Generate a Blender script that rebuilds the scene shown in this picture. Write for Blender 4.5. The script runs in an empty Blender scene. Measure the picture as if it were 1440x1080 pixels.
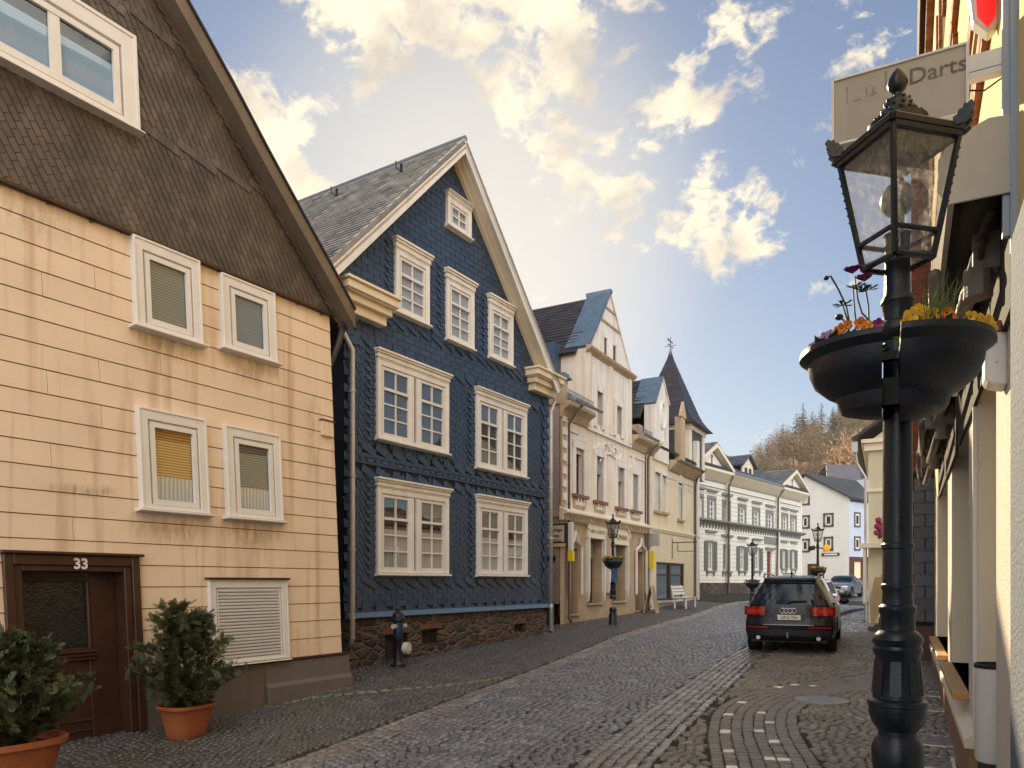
import bpy, math, random
import numpy as np
from mathutils import Vector, Matrix
from math import radians, sin, cos, pi, sqrt, atan2, exp
random.seed(7)
rng = np.random.default_rng(7)
SC = bpy.context.scene
COL = SC.collection
# ------------------------------------------------------------------ camera
FPX = 1060.0
HOR = 819.0
EYE = 1.6
cam = bpy.data.cameras.new("camera")
cam.sensor_fit = 'HORIZONTAL'; cam.sensor_width = 36.0
cam.lens = 36.0 * FPX / 1440.0
cam.shift_y = (HOR - 540.0) / 1440.0
cam.clip_start = 0.1; cam.clip_end = 3000.0
camo = bpy.data.objects.new("camera", cam); COL.objects.link(camo)
camo.location = (0, 0, EYE); camo.rotation_euler = (radians(90), 0, 0)
SC.camera = camo
# ------------------------------------------------------------------ light
SUN_AZ = -3.5      # degrees, clockwise from +Y
SUN_EL = 24.0
sd = Vector((sin(radians(SUN_AZ)) * cos(radians(SUN_EL)), cos(radians(SUN_AZ)) * cos(radians(SUN_EL)), sin(radians(SUN_EL))))
sun = bpy.data.lights.new("sun", 'SUN'); sun.energy = 5.0; sun.angle = radians(0.5); sun.color = (1.0, 0.80, 0.52)
suno = bpy.data.objects.new("sun", sun); COL.objects.link(suno)
suno.rotation_euler = sd.to_track_quat('Z', 'Y').to_euler()
suno.location = (0, 0, 60)
SC.view_settings.view_transform = 'Standard'; SC.view_settings.look = 'None'
SC.view_settings.gamma = 1.0; SC.view_settings.exposure = EXPO = 0.9
try:
    SC.view_settings.use_curve_mapping = False
except Exception: pass

def px_dir(px, py):
    return Vector(((px - 720) / FPX, 1.0, -(py - HOR) / FPX)).normalized()

def make_world():
    w = bpy.data.worlds.new("World"); SC.world = w; w.use_nodes = True
    nt = w.node_tree; N = nt.nodes; L = nt.links; N.clear()
    out = N.new('ShaderNodeOutputWorld'); bg = N.new('ShaderNodeBackground')
    L.new(bg.outputs[0], out.inputs[0])
    sky = N.new('ShaderNodeTexSky'); sky.sky_type = 'NISHITA'; sky.sun_disc = False
    sky.sun_elevation = radians(SUN_EL); sky.sun_rotation = radians(SUN_AZ)
    sky.air_density = 1.0; sky.dust_density = 0.35; sky.ozone_density = 2.2
    tc = N.new('ShaderNodeTexCoord'); D = tc.outputs['Generated']
    def math_(op, a, b=None, c=None, clamp=False):
        n = N.new('ShaderNodeMath'); n.operation = op; n.use_clamp = clamp
        for i, v in enumerate((a, b, c)):
            if v is None: continue
            if isinstance(v, (int, float)): n.inputs[i].default_value = v
            else: L.new(v, n.inputs[i])
        return n.outputs[0]
    def lobe(px, py, r, wgt):
        d = px_dir(px, py) if not isinstance(px, Vector) else px
        dp = N.new('ShaderNodeVectorMath'); dp.operation = 'DOT_PRODUCT'
        L.new(D, dp.inputs[0]); dp.inputs[1].default_value = d
        ro = r / FPX if not isinstance(px, Vector) else r
        mr = N.new('ShaderNodeMapRange'); mr.interpolation_type = 'SMOOTHSTEP'
        mr.inputs[1].default_value = cos(min(ro * 1.25, 3.1)); mr.inputs[2].default_value = cos(ro * 0.25)
        mr.inputs[3].default_value = 0.0; mr.inputs[4].default_value = wgt
        L.new(dp.outputs['Value'], mr.inputs[0])
        return mr.outputs[0]
    pos = [(390,190,180,.98),(540,80,160,.85),(690,50,170,.85),(800,110,140,.78),(430,270,130,.95),(690,205,95,.62),
           (820,275,80,.66),(760,215,90,.62),(925,165,85,.64),(1030,285,90,.62),(970,225,60,.55),(1055,60,85,.46),
           (1110,175,75,.50),(1190,5,95,.55),(1095,272,40,.5),(560,235,80,.6),(330,60,70,.6),(860,50,90,.62)]
    neg = [(610,170,70,.75),(570,200,50,.6),(325,15,55,.7),(485,210,50,.55),(440,70,60,.35),(890,90,50,.35),(860,190,45,.4),(690,270,60,.35),(380,95,60,.3)]
    acc = None
    for p in pos:
        o = lobe(*p)
        acc = o if acc is None else math_('SMOOTH_MAX', acc, o, 0.15)
    for p in neg:
        acc = math_('SUBTRACT', acc, lobe(*p))
    # unseen clouds added behind the camera to light the shaded facades
    back = lobe(Vector((0.25, -0.85, 0.45)).normalized(), None, 1.25, 1.1)
    accall = math_('MAXIMUM', acc, back)
    mp = N.new('ShaderNodeMapping'); L.new(D, mp.inputs[0]); mp.inputs['Scale'].default_value = (1, 1, 1.35)
    n1 = N.new('ShaderNodeTexNoise'); n1.inputs['Scale'].default_value = 9.0; n1.inputs['Detail'].default_value = 12; n1.inputs['Roughness'].default_value = 0.62; n1.inputs['Distortion'].default_value = 0.55
    L.new(mp.outputs[0], n1.inputs['Vector'])
    n3 = N.new('ShaderNodeTexNoise'); n3.inputs['Scale'].default_value = 30.0; n3.inputs['Detail'].default_value = 10; n3.inputs['Roughness'].default_value = 0.6; n3.inputs['Distortion'].default_value = 0.4
    L.new(mp.outputs[0], n3.inputs['Vector'])
    nn = math_('ADD', math_('MULTIPLY', n1.outputs[0], 1.15), math_('MULTIPLY', n3.outputs[0], 0.85))
    # nn ~0.5 +-0.12
    v = math_('SUBTRACT', math_('ADD', math_('MULTIPLY', accall, 0.49), nn), 0.515)
    mr = N.new('ShaderNodeMapRange'); mr.interpolation_type = 'SMOOTHSTEP'; L.new(v, mr.inputs[0])
    mr.inputs[1].default_value = 0.69; mr.inputs[2].default_value = 0.90
    dens = mr.outputs[0]
    # cloud colour
    n2 = N.new('ShaderNodeTexNoise'); n2.inputs['Scale'].default_value = 9.0; n2.inputs['Detail'].default_value = 8; n2.inputs['Roughness'].default_value = 0.55; n2.inputs['Distortion'].default_value = 0.6
    mp2 = N.new('ShaderNodeMapping'); L.new(D, mp2.inputs[0]); mp2.inputs['Location'].default_value = (3.1, 1.7, 0.4); L.new(mp2.outputs[0], n2.inputs['Vector'])
    cr = N.new('ShaderNodeValToRGB'); L.new(n2.outputs[0], cr.inputs[0])
    cr.color_ramp.elements[0].position = 0.34; cr.color_ramp.elements[0].color = (0.40, 0.36, 0.31, 1)
    cr.color_ramp.elements[1].position = 0.52; cr.color_ramp.elements[1].color = (0.64, 0.56, 0.42, 1)
    # sky tone: compress the physical sky
    sk = N.new('ShaderNodeVectorMath'); sk.operation = 'SCALE'; L.new(sky.outputs[0], sk.inputs[0]); sk.inputs['Scale'].default_value = 0.062
    # tone: c/(1+k*lum)
    bw = N.new('ShaderNodeRGBToBW'); L.new(sk.outputs[0], bw.inputs[0])
    den = math_('ADD', math_('MULTIPLY', bw.outputs[0], 0.75), 1.0)
    inv = math_('DIVIDE', 1.0, den)
    sk2 = N.new('ShaderNodeVectorMath'); sk2.operation = 'SCALE'; L.new(sk.outputs[0], sk2.inputs[0]); L.new(inv, sk2.inputs['Scale'])
    # aerial glow toward the sun (thin haze)
    gd = sd
    dp = N.new('ShaderNodeVectorMath'); dp.operation = 'DOT_PRODUCT'; L.new(D, dp.inputs[0]); dp.inputs[1].default_value = gd
    g = N.new('ShaderNodeMapRange'); g.interpolation_type = 'SMOOTHSTEP'; L.new(dp.outputs['Value'], g.inputs[0])
    g.inputs[1].default_value = cos(radians(19)); g.inputs[2].default_value = 1.0; g.inputs[3].default_value = 0; g.inputs[4].default_value = 0.55
    gm = N.new('ShaderNodeMix'); gm.data_type = 'RGBA'; L.new(g.outputs[0], gm.inputs[0]); L.new(sk2.outputs[0], gm.inputs[6]); gm.inputs[7].default_value = (0.55, 0.50, 0.40, 1)
    # brightness of clouds: the added ones behind the viewer are boosted as fill light
    bb = N.new('ShaderNodeVectorMath'); bb.operation = 'SCALE'; L.new(cr.outputs[0], bb.inputs[0])
    bs = math_('ADD', math_('MULTIPLY', back, 1.5), 1.0); L.new(bs, bb.inputs['Scale'])
    wc = N.new('ShaderNodeMix'); wc.data_type = 'RGBA'; L.new(math_('MINIMUM', back, 1.0), wc.inputs[0]); L.new(cr.outputs[0], wc.inputs[6]); wc.inputs[7].default_value = (0.58, 0.57, 0.565, 1); L.new(wc.outputs[2], bb.inputs[0])
    mx = N.new('ShaderNodeMix'); mx.data_type = 'RGBA'; L.new(dens, mx.inputs[0]); L.new(gm.outputs[2], mx.inputs[6]); L.new(bb.outputs[0], mx.inputs[7])
    L.new(mx.outputs[2], bg.inputs[0]); bg.inputs[1].default_value = 1.0
make_world()

# ------------------------------------------------------------------ helpers
XF = None       # optional vertex transform used while a leaning building is built
class MB:
    def __init__(s): s.v = []; s.f = []; s.m = []; s.a = []; s.k = 0; s.val = 0.5
    def add(s, vs, fs):
        b = len(s.v); s.v += [tuple(p) for p in vs]
        for f in fs:
            s.f.append(tuple(b + i for i in f)); s.m.append(s.k); s.a.append(s.val)
        return s
    def box(s, x0, x1, y0, y1, z0, z1):
        if x0 > x1: x0, x1 = x1, x0
        if y0 > y1: y0, y1 = y1, y0
        if z0 > z1: z0, z1 = z1, z0
        return s.add([(x0,y0,z0),(x1,y0,z0),(x1,y1,z0),(x0,y1,z0),(x0,y0,z1),(x1,y0,z1),(x1,y1,z1),(x0,y1,z1)],
                     [(0,3,2,1),(4,5,6,7),(0,1,5,4),(1,2,6,5),(2,3,7,6),(3,0,4,7)])
    def hexa(s, p):
        return s.add(p, [(0,3,2,1),(4,5,6,7),(0,1,5,4),(1,2,6,5),(2,3,7,6),(3,0,4,7)])
    def prism(s, poly, c0, c1, ax='y'):
        n = len(poly)
        def P(a, b, c):
            return (a, c, b) if ax == 'y' else ((c, a, b) if ax == 'x' else (a, b, c))
        vs = [P(a, b, c0) for a, b in poly] + [P(a, b, c1) for a, b in poly]
        fs = [tuple(range(n)), tuple(range(2*n-1, n-1, -1))] + [(i, i+n, (i+1) % n + n, (i+1) % n) for i in range(n)]
        return s.add(vs, fs)
    def quad(s, a, b, c, d): return s.add([a, b, c, d], [(0,1,2,3)])
    def tube(s, pts, r, n=8, cap=True):
        pts = [Vector(p) for p in pts]
        rs = r if isinstance(r, (list, tuple)) else [r] * len(pts)
        vs = []; fs = []; prev = None
        for i, p in enumerate(pts):
            t = (pts[min(i+1, len(pts)-1)] - pts[max(i-1, 0)]).normalized()
            if prev is None:
                u = t.orthogonal().normalized()
            else:
                u = (prev - t * prev.dot(t))
                u = u.normalized() if u.length > 1e-6 else t.orthogonal().normalized()
            prev = u; w = t.cross(u)
            for k in range(n):
                a = 2*pi*k/n
                vs.append(p + (u*cos(a) + w*sin(a)) * rs[i])
        for i in range(len(pts)-1):
            for k in range(n):
                fs.append((i*n+k, i*n+(k+1) % n, (i+1)*n+(k+1) % n, (i+1)*n+k))
        if cap:
            fs.append(tuple(range(n-1, -1, -1))); fs.append(tuple((len(pts)-1)*n+k for k in range(n)))
        return s.add(vs, fs)
    def lathe(s, prof, cx=0, cy=0, n=24, a0=0.0, a1=2*pi, fn=None):
        full = abs(a1 - a0 - 2*pi) < 1e-6
        m = n if full else n + 1
        vs = []; fs = []
        for (r, z) in prof:
            for k in range(m):
                a = a0 + (a1-a0)*k/n
                vs.append((cx + r*cos(a), cy + r*sin(a), z))
        for i in range(len(prof)-1):
            for k in range(n):
                k2 = (k+1) % m
                fs.append((i*m+k, i*m+k2, (i+1)*m+k2, (i+1)*m+k))
        if full:
            fs.append(tuple(range(m-1, -1, -1))); fs.append(tuple((len(prof)-1)*m+k for k in range(m)))
        return s.add(vs, fs)
    def ball(s, c, r, n=10, sq=(1,1,1)):
        prof = []
        vs = []; fs = []
        for i in range(n//2+1):
            th = pi*i/(n//2)
            for k in range(n):
                a = 2*pi*k/n
                vs.append((c[0]+r*sq[0]*sin(th)*cos(a), c[1]+r*sq[1]*sin(th)*sin(a), c[2]-r*sq[2]*cos(th)))
        for i in range(n//2):
            for k in range(n):
                fs.append((i*n+k, i*n+(k+1) % n, (i+1)*n+(k+1) % n, (i+1)*n+k))
        return s.add(vs, fs)
    def build(s, name, mats, parent=None, smooth=False, bevel=0, label=None, seg=1, auto=None):
        if not isinstance(mats, (list, tuple)): mats = [mats]
        me = bpy.data.meshes.new(name)
        vv = s.v if XF is None else [XF(p) for p in s.v]
        me.from_pydata(vv, [], s.f)
        for m in mats: me.materials.append(m)
        if len(s.f):
            me.polygons.foreach_set('material_index', s.m)
            at = me.attributes.new('v', 'FLOAT', 'FACE'); at.data.foreach_set('value', s.a)
            if smooth: me.polygons.foreach_set('use_smooth', [True]*len(s.f))
        me.validate(); me.update()
        o = bpy.data.objects.new(name, me); COL.objects.link(o)
        if parent is not None: o.parent = parent
        if label: o['label'] = label
        if bevel:
            b = o.modifiers.new('bevel', 'BEVEL'); b.width = bevel; b.segments = seg; b.limit_method = 'ANGLE'; b.angle_limit = radians(40)
        if auto is not None and smooth:
            try: me.set_sharp_from_angle(angle=radians(auto))
            except Exception: pass
        return o
def tag(o, label=None, cat=None, group=None, kind=None):
    if label: o['label'] = label
    if cat: o['category'] = cat
    if group: o['group'] = group
    if kind: o['kind'] = kind
    return o
def empty(name, loc=(0,0,0), rz=0.0, **k):
    o = bpy.data.objects.new(name, None); COL.objects.link(o); o.location = loc; o.rotation_euler = (0, 0, rz)
    o.empty_display_size = 0.2
    tag(o, **k); return o
def copy_tree(o, parent=None):
    c = o.copy(); COL.objects.link(c); c.parent = parent
    for ch in list(o.children): copy_tree(ch, c)
    return c

# ------------------------------------------------------------------ materials
MATS = {}
def M(name, base, rough=0.6, var=0.12, scale=2.0, bump=0.15, bscale=60, metal=0.0, spec=0.5, attr=0.0, hue=None,
      streak=0.0, streak_col=None, coat=0.0, rvar=0.0, blotch=None):
    """principled with object-space noise variation. attr: weight of the per-face value 'v' in brightness"""
    if name in MATS: return MATS[name]
    m = bpy.data.materials.new(name); m.use_nodes = True; MATS[name] = m
    nt = m.node_tree; N = nt.nodes; L = nt.links
    b = N['Principled BSDF']
    b.inputs['Roughness'].default_value = rough; b.inputs['Metallic'].default_value = metal
    b.inputs['Specular IOR Level'].default_value = spec; b.inputs['Coat Weight'].default_value = coat
    tc = N.new('ShaderNodeTexCoord'); O = tc.outputs['Object']
    n = N.new('ShaderNodeTexNoise'); n.inputs['Scale'].default_value = scale; n.inputs['Detail'].default_value = 7; n.inputs['Roughness'].default_value = 0.6
    L.new(O, n.inputs['Vector'])
    mr = N.new('ShaderNodeMapRange'); L.new(n.outputs[0], mr.inputs[0])
    mr.inputs[1].default_value = 0.28; mr.inputs[2].default_value = 0.72; mr.inputs[3].default_value = 1-var; mr.inputs[4].default_value = 1+var
    sc = mr.outputs[0]
    if attr:
        at = N.new('ShaderNodeAttribute'); at.attribute_name = 'v'
        m2 = N.new('ShaderNodeMapRange'); L.new(at.outputs['Fac'], m2.inputs[0]); m2.inputs[3].default_value = 1-attr; m2.inputs[4].default_value = 1+attr
        mu = N.new('ShaderNodeMath'); mu.operation = 'MULTIPLY'; L.new(sc, mu.inputs[0]); L.new(m2.outputs[0], mu.inputs[1]); sc = mu.outputs[0]
    col = N.new('ShaderNodeVectorMath'); col.operation = 'SCALE'; col.inputs[0].default_value = base; L.new(sc, col.inputs['Scale'])
    cout = col.outputs[0]
    if hue is not None:
        n4 = N.new('ShaderNodeTexNoise'); n4.inputs['Scale'].default_value = scale*0.6; n4.inputs['Detail'].default_value = 4; L.new(O, n4.inputs['Vector'])
        r4 = N.new('ShaderNodeMapRange'); L.new(n4.outputs[0], r4.inputs[0]); r4.inputs[1].default_value = .42; r4.inputs[2].default_value = .65
        mx = N.new('ShaderNodeMix'); mx.data_type = 'RGBA'; L.new(r4.outputs[0], mx.inputs[0]); L.new(cout, mx.inputs[6]); mx.inputs[7].default_value = (*hue, 1); cout = mx.outputs[2]
    if streak:
        mp = N.new('ShaderNodeMapping'); L.new(O, mp.inputs[0]); mp.inputs['Scale'].default_value = (3.2, 3.2, 0.22)
        n5 = N.new('ShaderNodeTexNoise'); n5.inputs['Scale'].default_value = 1.6; n5.inputs['Detail'].default_value = 6; L.new(mp.outputs[0], n5.inputs['Vector'])
        r5 = N.new('ShaderNodeMapRange'); L.new(n5.outputs[0], r5.inputs[0]); r5.inputs[1].default_value = .52; r5.inputs[2].default_value = .74; r5.inputs[4].default_value = streak
        mx = N.new('ShaderNodeMix'); mx.data_type = 'RGBA'; L.new(r5.outputs[0], mx.inputs[0]); L.new(cout, mx.inputs[6]); mx.inputs[7].default_value = (*(streak_col or (.1,.08,.06)), 1); cout = mx.outputs[2]
    L.new(cout, b.inputs['Base Color'])
    if rvar:
        rr = N.new('ShaderNodeMapRange'); L.new(n.outputs[0], rr.inputs[0]); rr.inputs[1].default_value = .3; rr.inputs[2].default_value = .7
        rr.inputs[3].default_value = max(rough-rvar, .03); rr.inputs[4].default_value = rough+rvar; L.new(rr.outputs[0], b.inputs['Roughness'])
    if bump:
        nb = N.new('ShaderNodeTexNoise'); nb.inputs['Scale'].default_value = bscale; nb.inputs['Detail'].default_value = 5; L.new(O, nb.inputs['Vector'])
        bp = N.new('ShaderNodeBump'); bp.inputs['Strength'].default_value = bump; bp.inputs['Distance'].default_value = 0.02; L.new(nb.outputs[0], bp.inputs['Height']); L.new(bp.outputs[0], b.inputs['Normal'])
    return m
def Glass(name, tint=(.8,.85,.88), base=0.16, rough=0.02, wav=0.0):
    if name in MATS: return MATS[name]
    m = bpy.data.materials.new(name); m.use_nodes = True; MATS[name] = m
    nt = m.node_tree; N = nt.nodes; L = nt.links; N.clear()
    out = N.new('ShaderNodeOutputMaterial'); tr = N.new('ShaderNodeBsdfTransparent'); gl = N.new('ShaderNodeBsdfGlossy'); mx = N.new('ShaderNodeMixShader')
    tr.inputs[0].default_value = (*tint, 1); gl.inputs['Roughness'].default_value = rough; gl.inputs[0].default_value = (.95,.97,1,1)
    lw_ = N.new('ShaderNodeLayerWeight'); lw_.inputs[0].default_value = .5
    pw = N.new('ShaderNodeMath'); pw.operation = 'POWER'; L.new(lw_.outputs['Facing'], pw.inputs[0]); pw.inputs[1].default_value = 4.5
    mm = N.new('ShaderNodeMapRange'); L.new(pw.outputs[0], mm.inputs[0]); mm.inputs[1].default_value = 0.0; mm.inputs[2].default_value = 1; mm.inputs[3].default_value = base; mm.inputs[4].default_value = 1
    L.new(mm.outputs[0], mx.inputs[0]); L.new(tr.outputs[0], mx.inputs[1]); L.new(gl.outputs[0], mx.inputs[2]); L.new(mx.outputs[0], out.inputs[0])
    if wav:
        tc = N.new('ShaderNodeTexCoord'); nb = N.new('ShaderNodeTexNoise'); nb.inputs['Scale'].default_value = 2.2; L.new(tc.outputs['Object'], nb.inputs['Vector'])
        bp = N.new('ShaderNodeBump'); bp.inputs['Strength'].default_value = wav; bp.inputs['Distance'].default_value = .02; L.new(nb.outputs[0], bp.inputs['Height'])
        L.new(bp.outputs[0], gl.inputs['Normal'])
    return m

# ------------------------------------------------------------------ ground height
_cp = [(-4.7,9.37,-.27),(-3.77,10.8,-.22),(-2.76,12.4,-.09),(-3.15,14.3,-.06),(.94,20.8,.2),(1.47,23,.3),(5.35,29.9,.47),(8.55,35.5,.8),
       (10.3,42,.88),(14.7,47.4,1.05),(21,54.9,1.2),(5.9,16.1,-.02),(7.4,19.5,.12),(4.2,7,-.15),(8.1,15.3,.03),(0,0,-.38),(-6,4,-.42),(3,-5,-.5),(-10,-6,-.5),
       (22.3,50,.58),(28,66,1.75),(38,80,3.0),(12,30,.35),(60,120,7.0),(-40,40,.5),(-60,0,-.3),(60,10,0),(45,45,1.2),(18,25,.3),(0,-60,-1),(11.5,22,.12),(2.63,20.2,.14),(16,40,.5),(23,60,1.25)]
_P = np.array([(a, b) for a, b, c in _cp]); _Z = np.array([c for a, b, c in _cp])
def _phi(r): return np.where(r > 1e-9, r*r*np.log(r + 1e-9), 0)
_n = len(_cp); _A = np.zeros((_n+3, _n+3)); _R = np.sqrt(((_P[:, None]-_P[None])**2).sum(-1))
_A[:_n, :_n] = _phi(_R) + np.eye(_n)*2.0; _A[:_n, _n] = 1; _A[:_n, _n+1:] = _P; _A[_n, :_n] = 1; _A[_n+1:, :_n] = _P.T
_W = np.linalg.solve(_A, np.concatenate([_Z, np.zeros(3)]))
def gh(x, y):
    x = np.atleast_1d(np.asarray(x, float)); y = np.atleast_1d(np.asarray(y, float))
    r = np.sqrt((x[:, None]-_P[None, :, 0])**2 + (y[:, None]-_P[None, :, 1])**2)
    return _phi(r) @ _W[:_n] + _W[_n] + x*_W[_n+1] + y*_W[_n+2]
def g1(x, y): return float(gh(x, y)[0])
def gpt(px, py):
    """world ground point seen at a pixel"""
    t = 8.0
    for _ in range(30):
        x = (px-720)/FPX*t; z = g1(x, t); t = max(2, min(200, 0.5*t + 0.5*(EYE-z)*FPX/max(py-HOR, 2)))
    x = (px-720)/FPX*t
    return Vector((x, t, g1(x, t)))
SD = Vector((0.5, 0.8660254, 0)); WD = Vector((0.8660254, -0.5, 0))    # along / across the street
def sw(s, w): return (SD*s + WD*w)

def add_stains(m, spots, col):
    nt = m.node_tree; N = nt.nodes; L = nt.links; b = N['Principled BSDF']; src = b.inputs['Base Color'].links[0].from_socket
    tc = N.new('ShaderNodeTexCoord'); n = N.new('ShaderNodeTexNoise'); n.inputs['Scale'].default_value = 5; n.inputs['Detail'].default_value = 8; n.inputs['Roughness'].default_value = .7
    mp = N.new('ShaderNodeMapping'); L.new(tc.outputs['Object'], mp.inputs[0]); mp.inputs['Scale'].default_value = (2.4, 1, .6); L.new(mp.outputs[0], n.inputs['Vector'])
    acc = None
    for (x, z, rx, rz, st) in spots:
        v = N.new('ShaderNodeMapping'); v.vector_type = 'POINT'; L.new(tc.outputs['Object'], v.inputs[0]); v.inputs['Scale'].default_value = (1/rx, 0, 1/rz); v.inputs['Location'].default_value = (-x/rx, 0, -z/rz)
        l = N.new('ShaderNodeVectorMath'); l.operation = 'LENGTH'; L.new(v.outputs[0], l.inputs[0])
        r = N.new('ShaderNodeMapRange'); r.interpolation_type = 'SMOOTHSTEP'; L.new(l.outputs['Value'], r.inputs[0]); r.inputs[1].default_value = 1.0; r.inputs[2].default_value = .15; r.inputs[3].default_value = 0; r.inputs[4].default_value = st
        if acc is None: acc = r.outputs[0]
        else:
            a = N.new('ShaderNodeMath'); a.operation = 'MAXIMUM'; L.new(acc, a.inputs[0]); L.new(r.outputs[0], a.inputs[1]); acc = a.outputs[0]
    nr = N.new('ShaderNodeMapRange'); L.new(n.outputs[0], nr.inputs[0]); nr.inputs[1].default_value = .38; nr.inputs[2].default_value = .62
    mu = N.new('ShaderNodeMath'); mu.operation = 'MULTIPLY'; L.new(acc, mu.inputs[0]); L.new(nr.outputs[0], mu.inputs[1])
    mx = N.new('ShaderNodeMix'); mx.data_type = 'RGBA'; L.new(mu.outputs[0], mx.inputs[0]); L.new(src, mx.inputs[6]); mx.inputs[7].default_value = (*col, 1); L.new(mx.outputs[2], b.inputs['Base Color'])
class Fac:
    """facade plane: origin x,y ; direction d along it (local +x), local +y goes into the house"""
    def __init__(s, x, y, dx, dy, k=0.0, zr=0.5):
        l = sqrt(dx*dx+dy*dy); s.x = x; s.y = y; s.dx = dx/l; s.dy = dy/l; s.k = k; s.zr = zr
        s.rz = atan2(dy, dx)
    def S(s, px, off=0.0):
        ox = s.x + s.dy*off; oy = s.y - s.dx*off; q = (px-720)/FPX
        return -(ox - q*oy)/(s.dx - q*s.dy)
    def Z(s, px, py, off=0.0):
        ox = s.x + s.dy*off; oy = s.y - s.dx*off
        Y = oy + s.S(px, off)*s.dy
        return EYE - (py-HOR)/FPX*Y
    def P(s, px, py, off=0.0):
        z = s.Z(px, py, off); return (s.S(px, off) + s.k*(z-s.zr), z)
    def R(s, xl, xr, yt, yb, ref='l', off=0.0):
        xx = xl if ref == 'l' else xr
        z1 = s.Z(xx, yt, off); z0 = s.Z(xx, yb, off); zm = (z0+z1)/2
        sh = s.k*(zm-s.zr)
        return (s.S(xl, off)+sh, s.S(xr, off)+sh, z0, z1)
    def root(s, name, **k): return empty(name, (s.x, s.y, 0), s.rz, **k)
    def W(s, a, b, z=0):   # local -> world
        return Vector((s.x + s.dx*a - s.dy*b, s.y + s.dy*a + s.dx*b, z))

def slates(mb, test, x0, x1, z0, z1, w, h, ang, y0, rnd=0.12, round_=False, lift=0.014, jit=0.0):
    """overlapping slates on the local xz plane; each a tilted tile with a thick lower edge"""
    ca, sa = cos(ang), sin(ang)
    cx, cz = (x0+x1)/2, (z0+z1)/2; R = sqrt((x1-x0)**2+(z1-z0)**2)/2 + h
    ni = int(R/w)+2; nj = int(R/h)+2
    for j in range(-nj, nj+1):
        for i in range(-ni, ni+1):
            u = (i + (0.5 if j % 2 else 0))*w; v = j*h
            mx = cx + u*ca - (v+h/2)*sa; mz = cz + u*sa + (v+h/2)*ca
            if mx < x0 or mx > x1 or mz < z0 or mz > z1 or not test(mx, mz): continue
            mb.val = min(1, max(0, random.gauss(.5, rnd*1.6)))
            g = w*0.03; l = lift*random.uniform(.8, 1.25)
            if round_:
                pts = [(-w/2+g, h*1.0, .001), (-w/2+g, h*.18, l), (-w*.22, -h*.04, l), (w*.22, -h*.04, l), (w/2-g, h*.18, l), (w/2-g, h*1.0, .001)]
            else:
                pts = [(-w/2+g, h*1.0, .001), (-w/2+g, jit*random.uniform(-1,1), l), (w/2-g, jit*random.uniform(-1,1), l), (w/2-g, h*1.0, .001)]
            vs = [(cx + (u+a)*ca - (v+b)*sa, y0-c, cz + (u+a)*sa + (v+b)*ca) for a, b, c in pts]
            n = len(vs)
            low = [(p[0], y0, p[2]) for p in vs[1:-1]]
            mb.add(vs+low, [tuple(range(n))] + [(1+q, n+q, n+q+1, 2+q) for q in range(len(low)-1)])
def tiles3(mb, O, U, V, Nn, test, lu, lv, w, h, rnd=.12, lift=.02):
    """tile courses on any plane: O origin (eave), U along eave, V up slope, Nn normal"""
    O, U, V, Nn = Vector(O), Vector(U).normalized(), Vector(V).normalized(), Vector(Nn).normalized()
    for j in range(int(lv/h)+1):
        for i in range(-1, int(lu/w)+1):
            u = (i + (.5 if j % 2 else 0))*w; v = j*h
            if not test(u+w/2, v+h/2): continue
            mb.val = min(1, max(0, random.gauss(.5, rnd*1.6)))
            g = w*.02; l = lift*random.uniform(.8, 1.3)
            a = O+U*(u+g)+V*v+Nn*l; b = O+U*(u+w-g)+V*v+Nn*l; c = O+U*(u+w-g)+V*(v+h*1.05)+Nn*.002; d = O+U*(u+g)+V*(v+h*1.05)+Nn*.002
            mb.add([a, b, c, d, a-Nn*l, b-Nn*l], [(0,1,2,3), (4,5,1,0)])
def wallgrid(mb, x0, x1, z0, z1, holes, y0, y1, rev=None):
    """wall slab with rectangular holes, plus reveals"""
    xs = sorted(set([x0, x1]+[min(max(h[0], x0), x1) for h in holes]+[min(max(h[1], x0), x1) for h in holes]))
    zs = sorted(set([z0, z1]+[min(max(h[2], z0), z1) for h in holes]+[min(max(h[3], z0), z1) for h in holes]))
    for i in range(len(xs)-1):
        for j in range(len(zs)-1):
            a, b, c, d = xs[i], xs[i+1], zs[j], zs[j+1]
            if b-a < 1e-5 or d-c < 1e-5: continue
            mx, mz = (a+b)/2, (c+d)/2
            if any(h[0] < mx < h[1] and h[2] < mz < h[3] for h in holes): continue
            mb.add([(a,y0,c),(b,y0,c),(b,y0,d),(a,y0,d)], [(0,1,2,3)])
    for h in holes:
        a, b, c, d = max(h[0],x0), min(h[1],x1), max(h[2],z0), min(h[3],z1)
        mb.add([(a,y0,c),(a,y0,d),(a,y1,d),(a,y1,c)], [(0,1,2,3)])
        mb.add([(b,y0,c),(b,y1,c),(b,y1,d),(b,y0,d)], [(0,1,2,3)])
        mb.add([(a,y0,d),(b,y0,d),(b,y1,d),(a,y1,d)], [(0,1,2,3)])
        mb.add([(a,y0,c),(a,y1,c),(b,y1,c),(b,y0,c)], [(0,1,2,3)])
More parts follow.
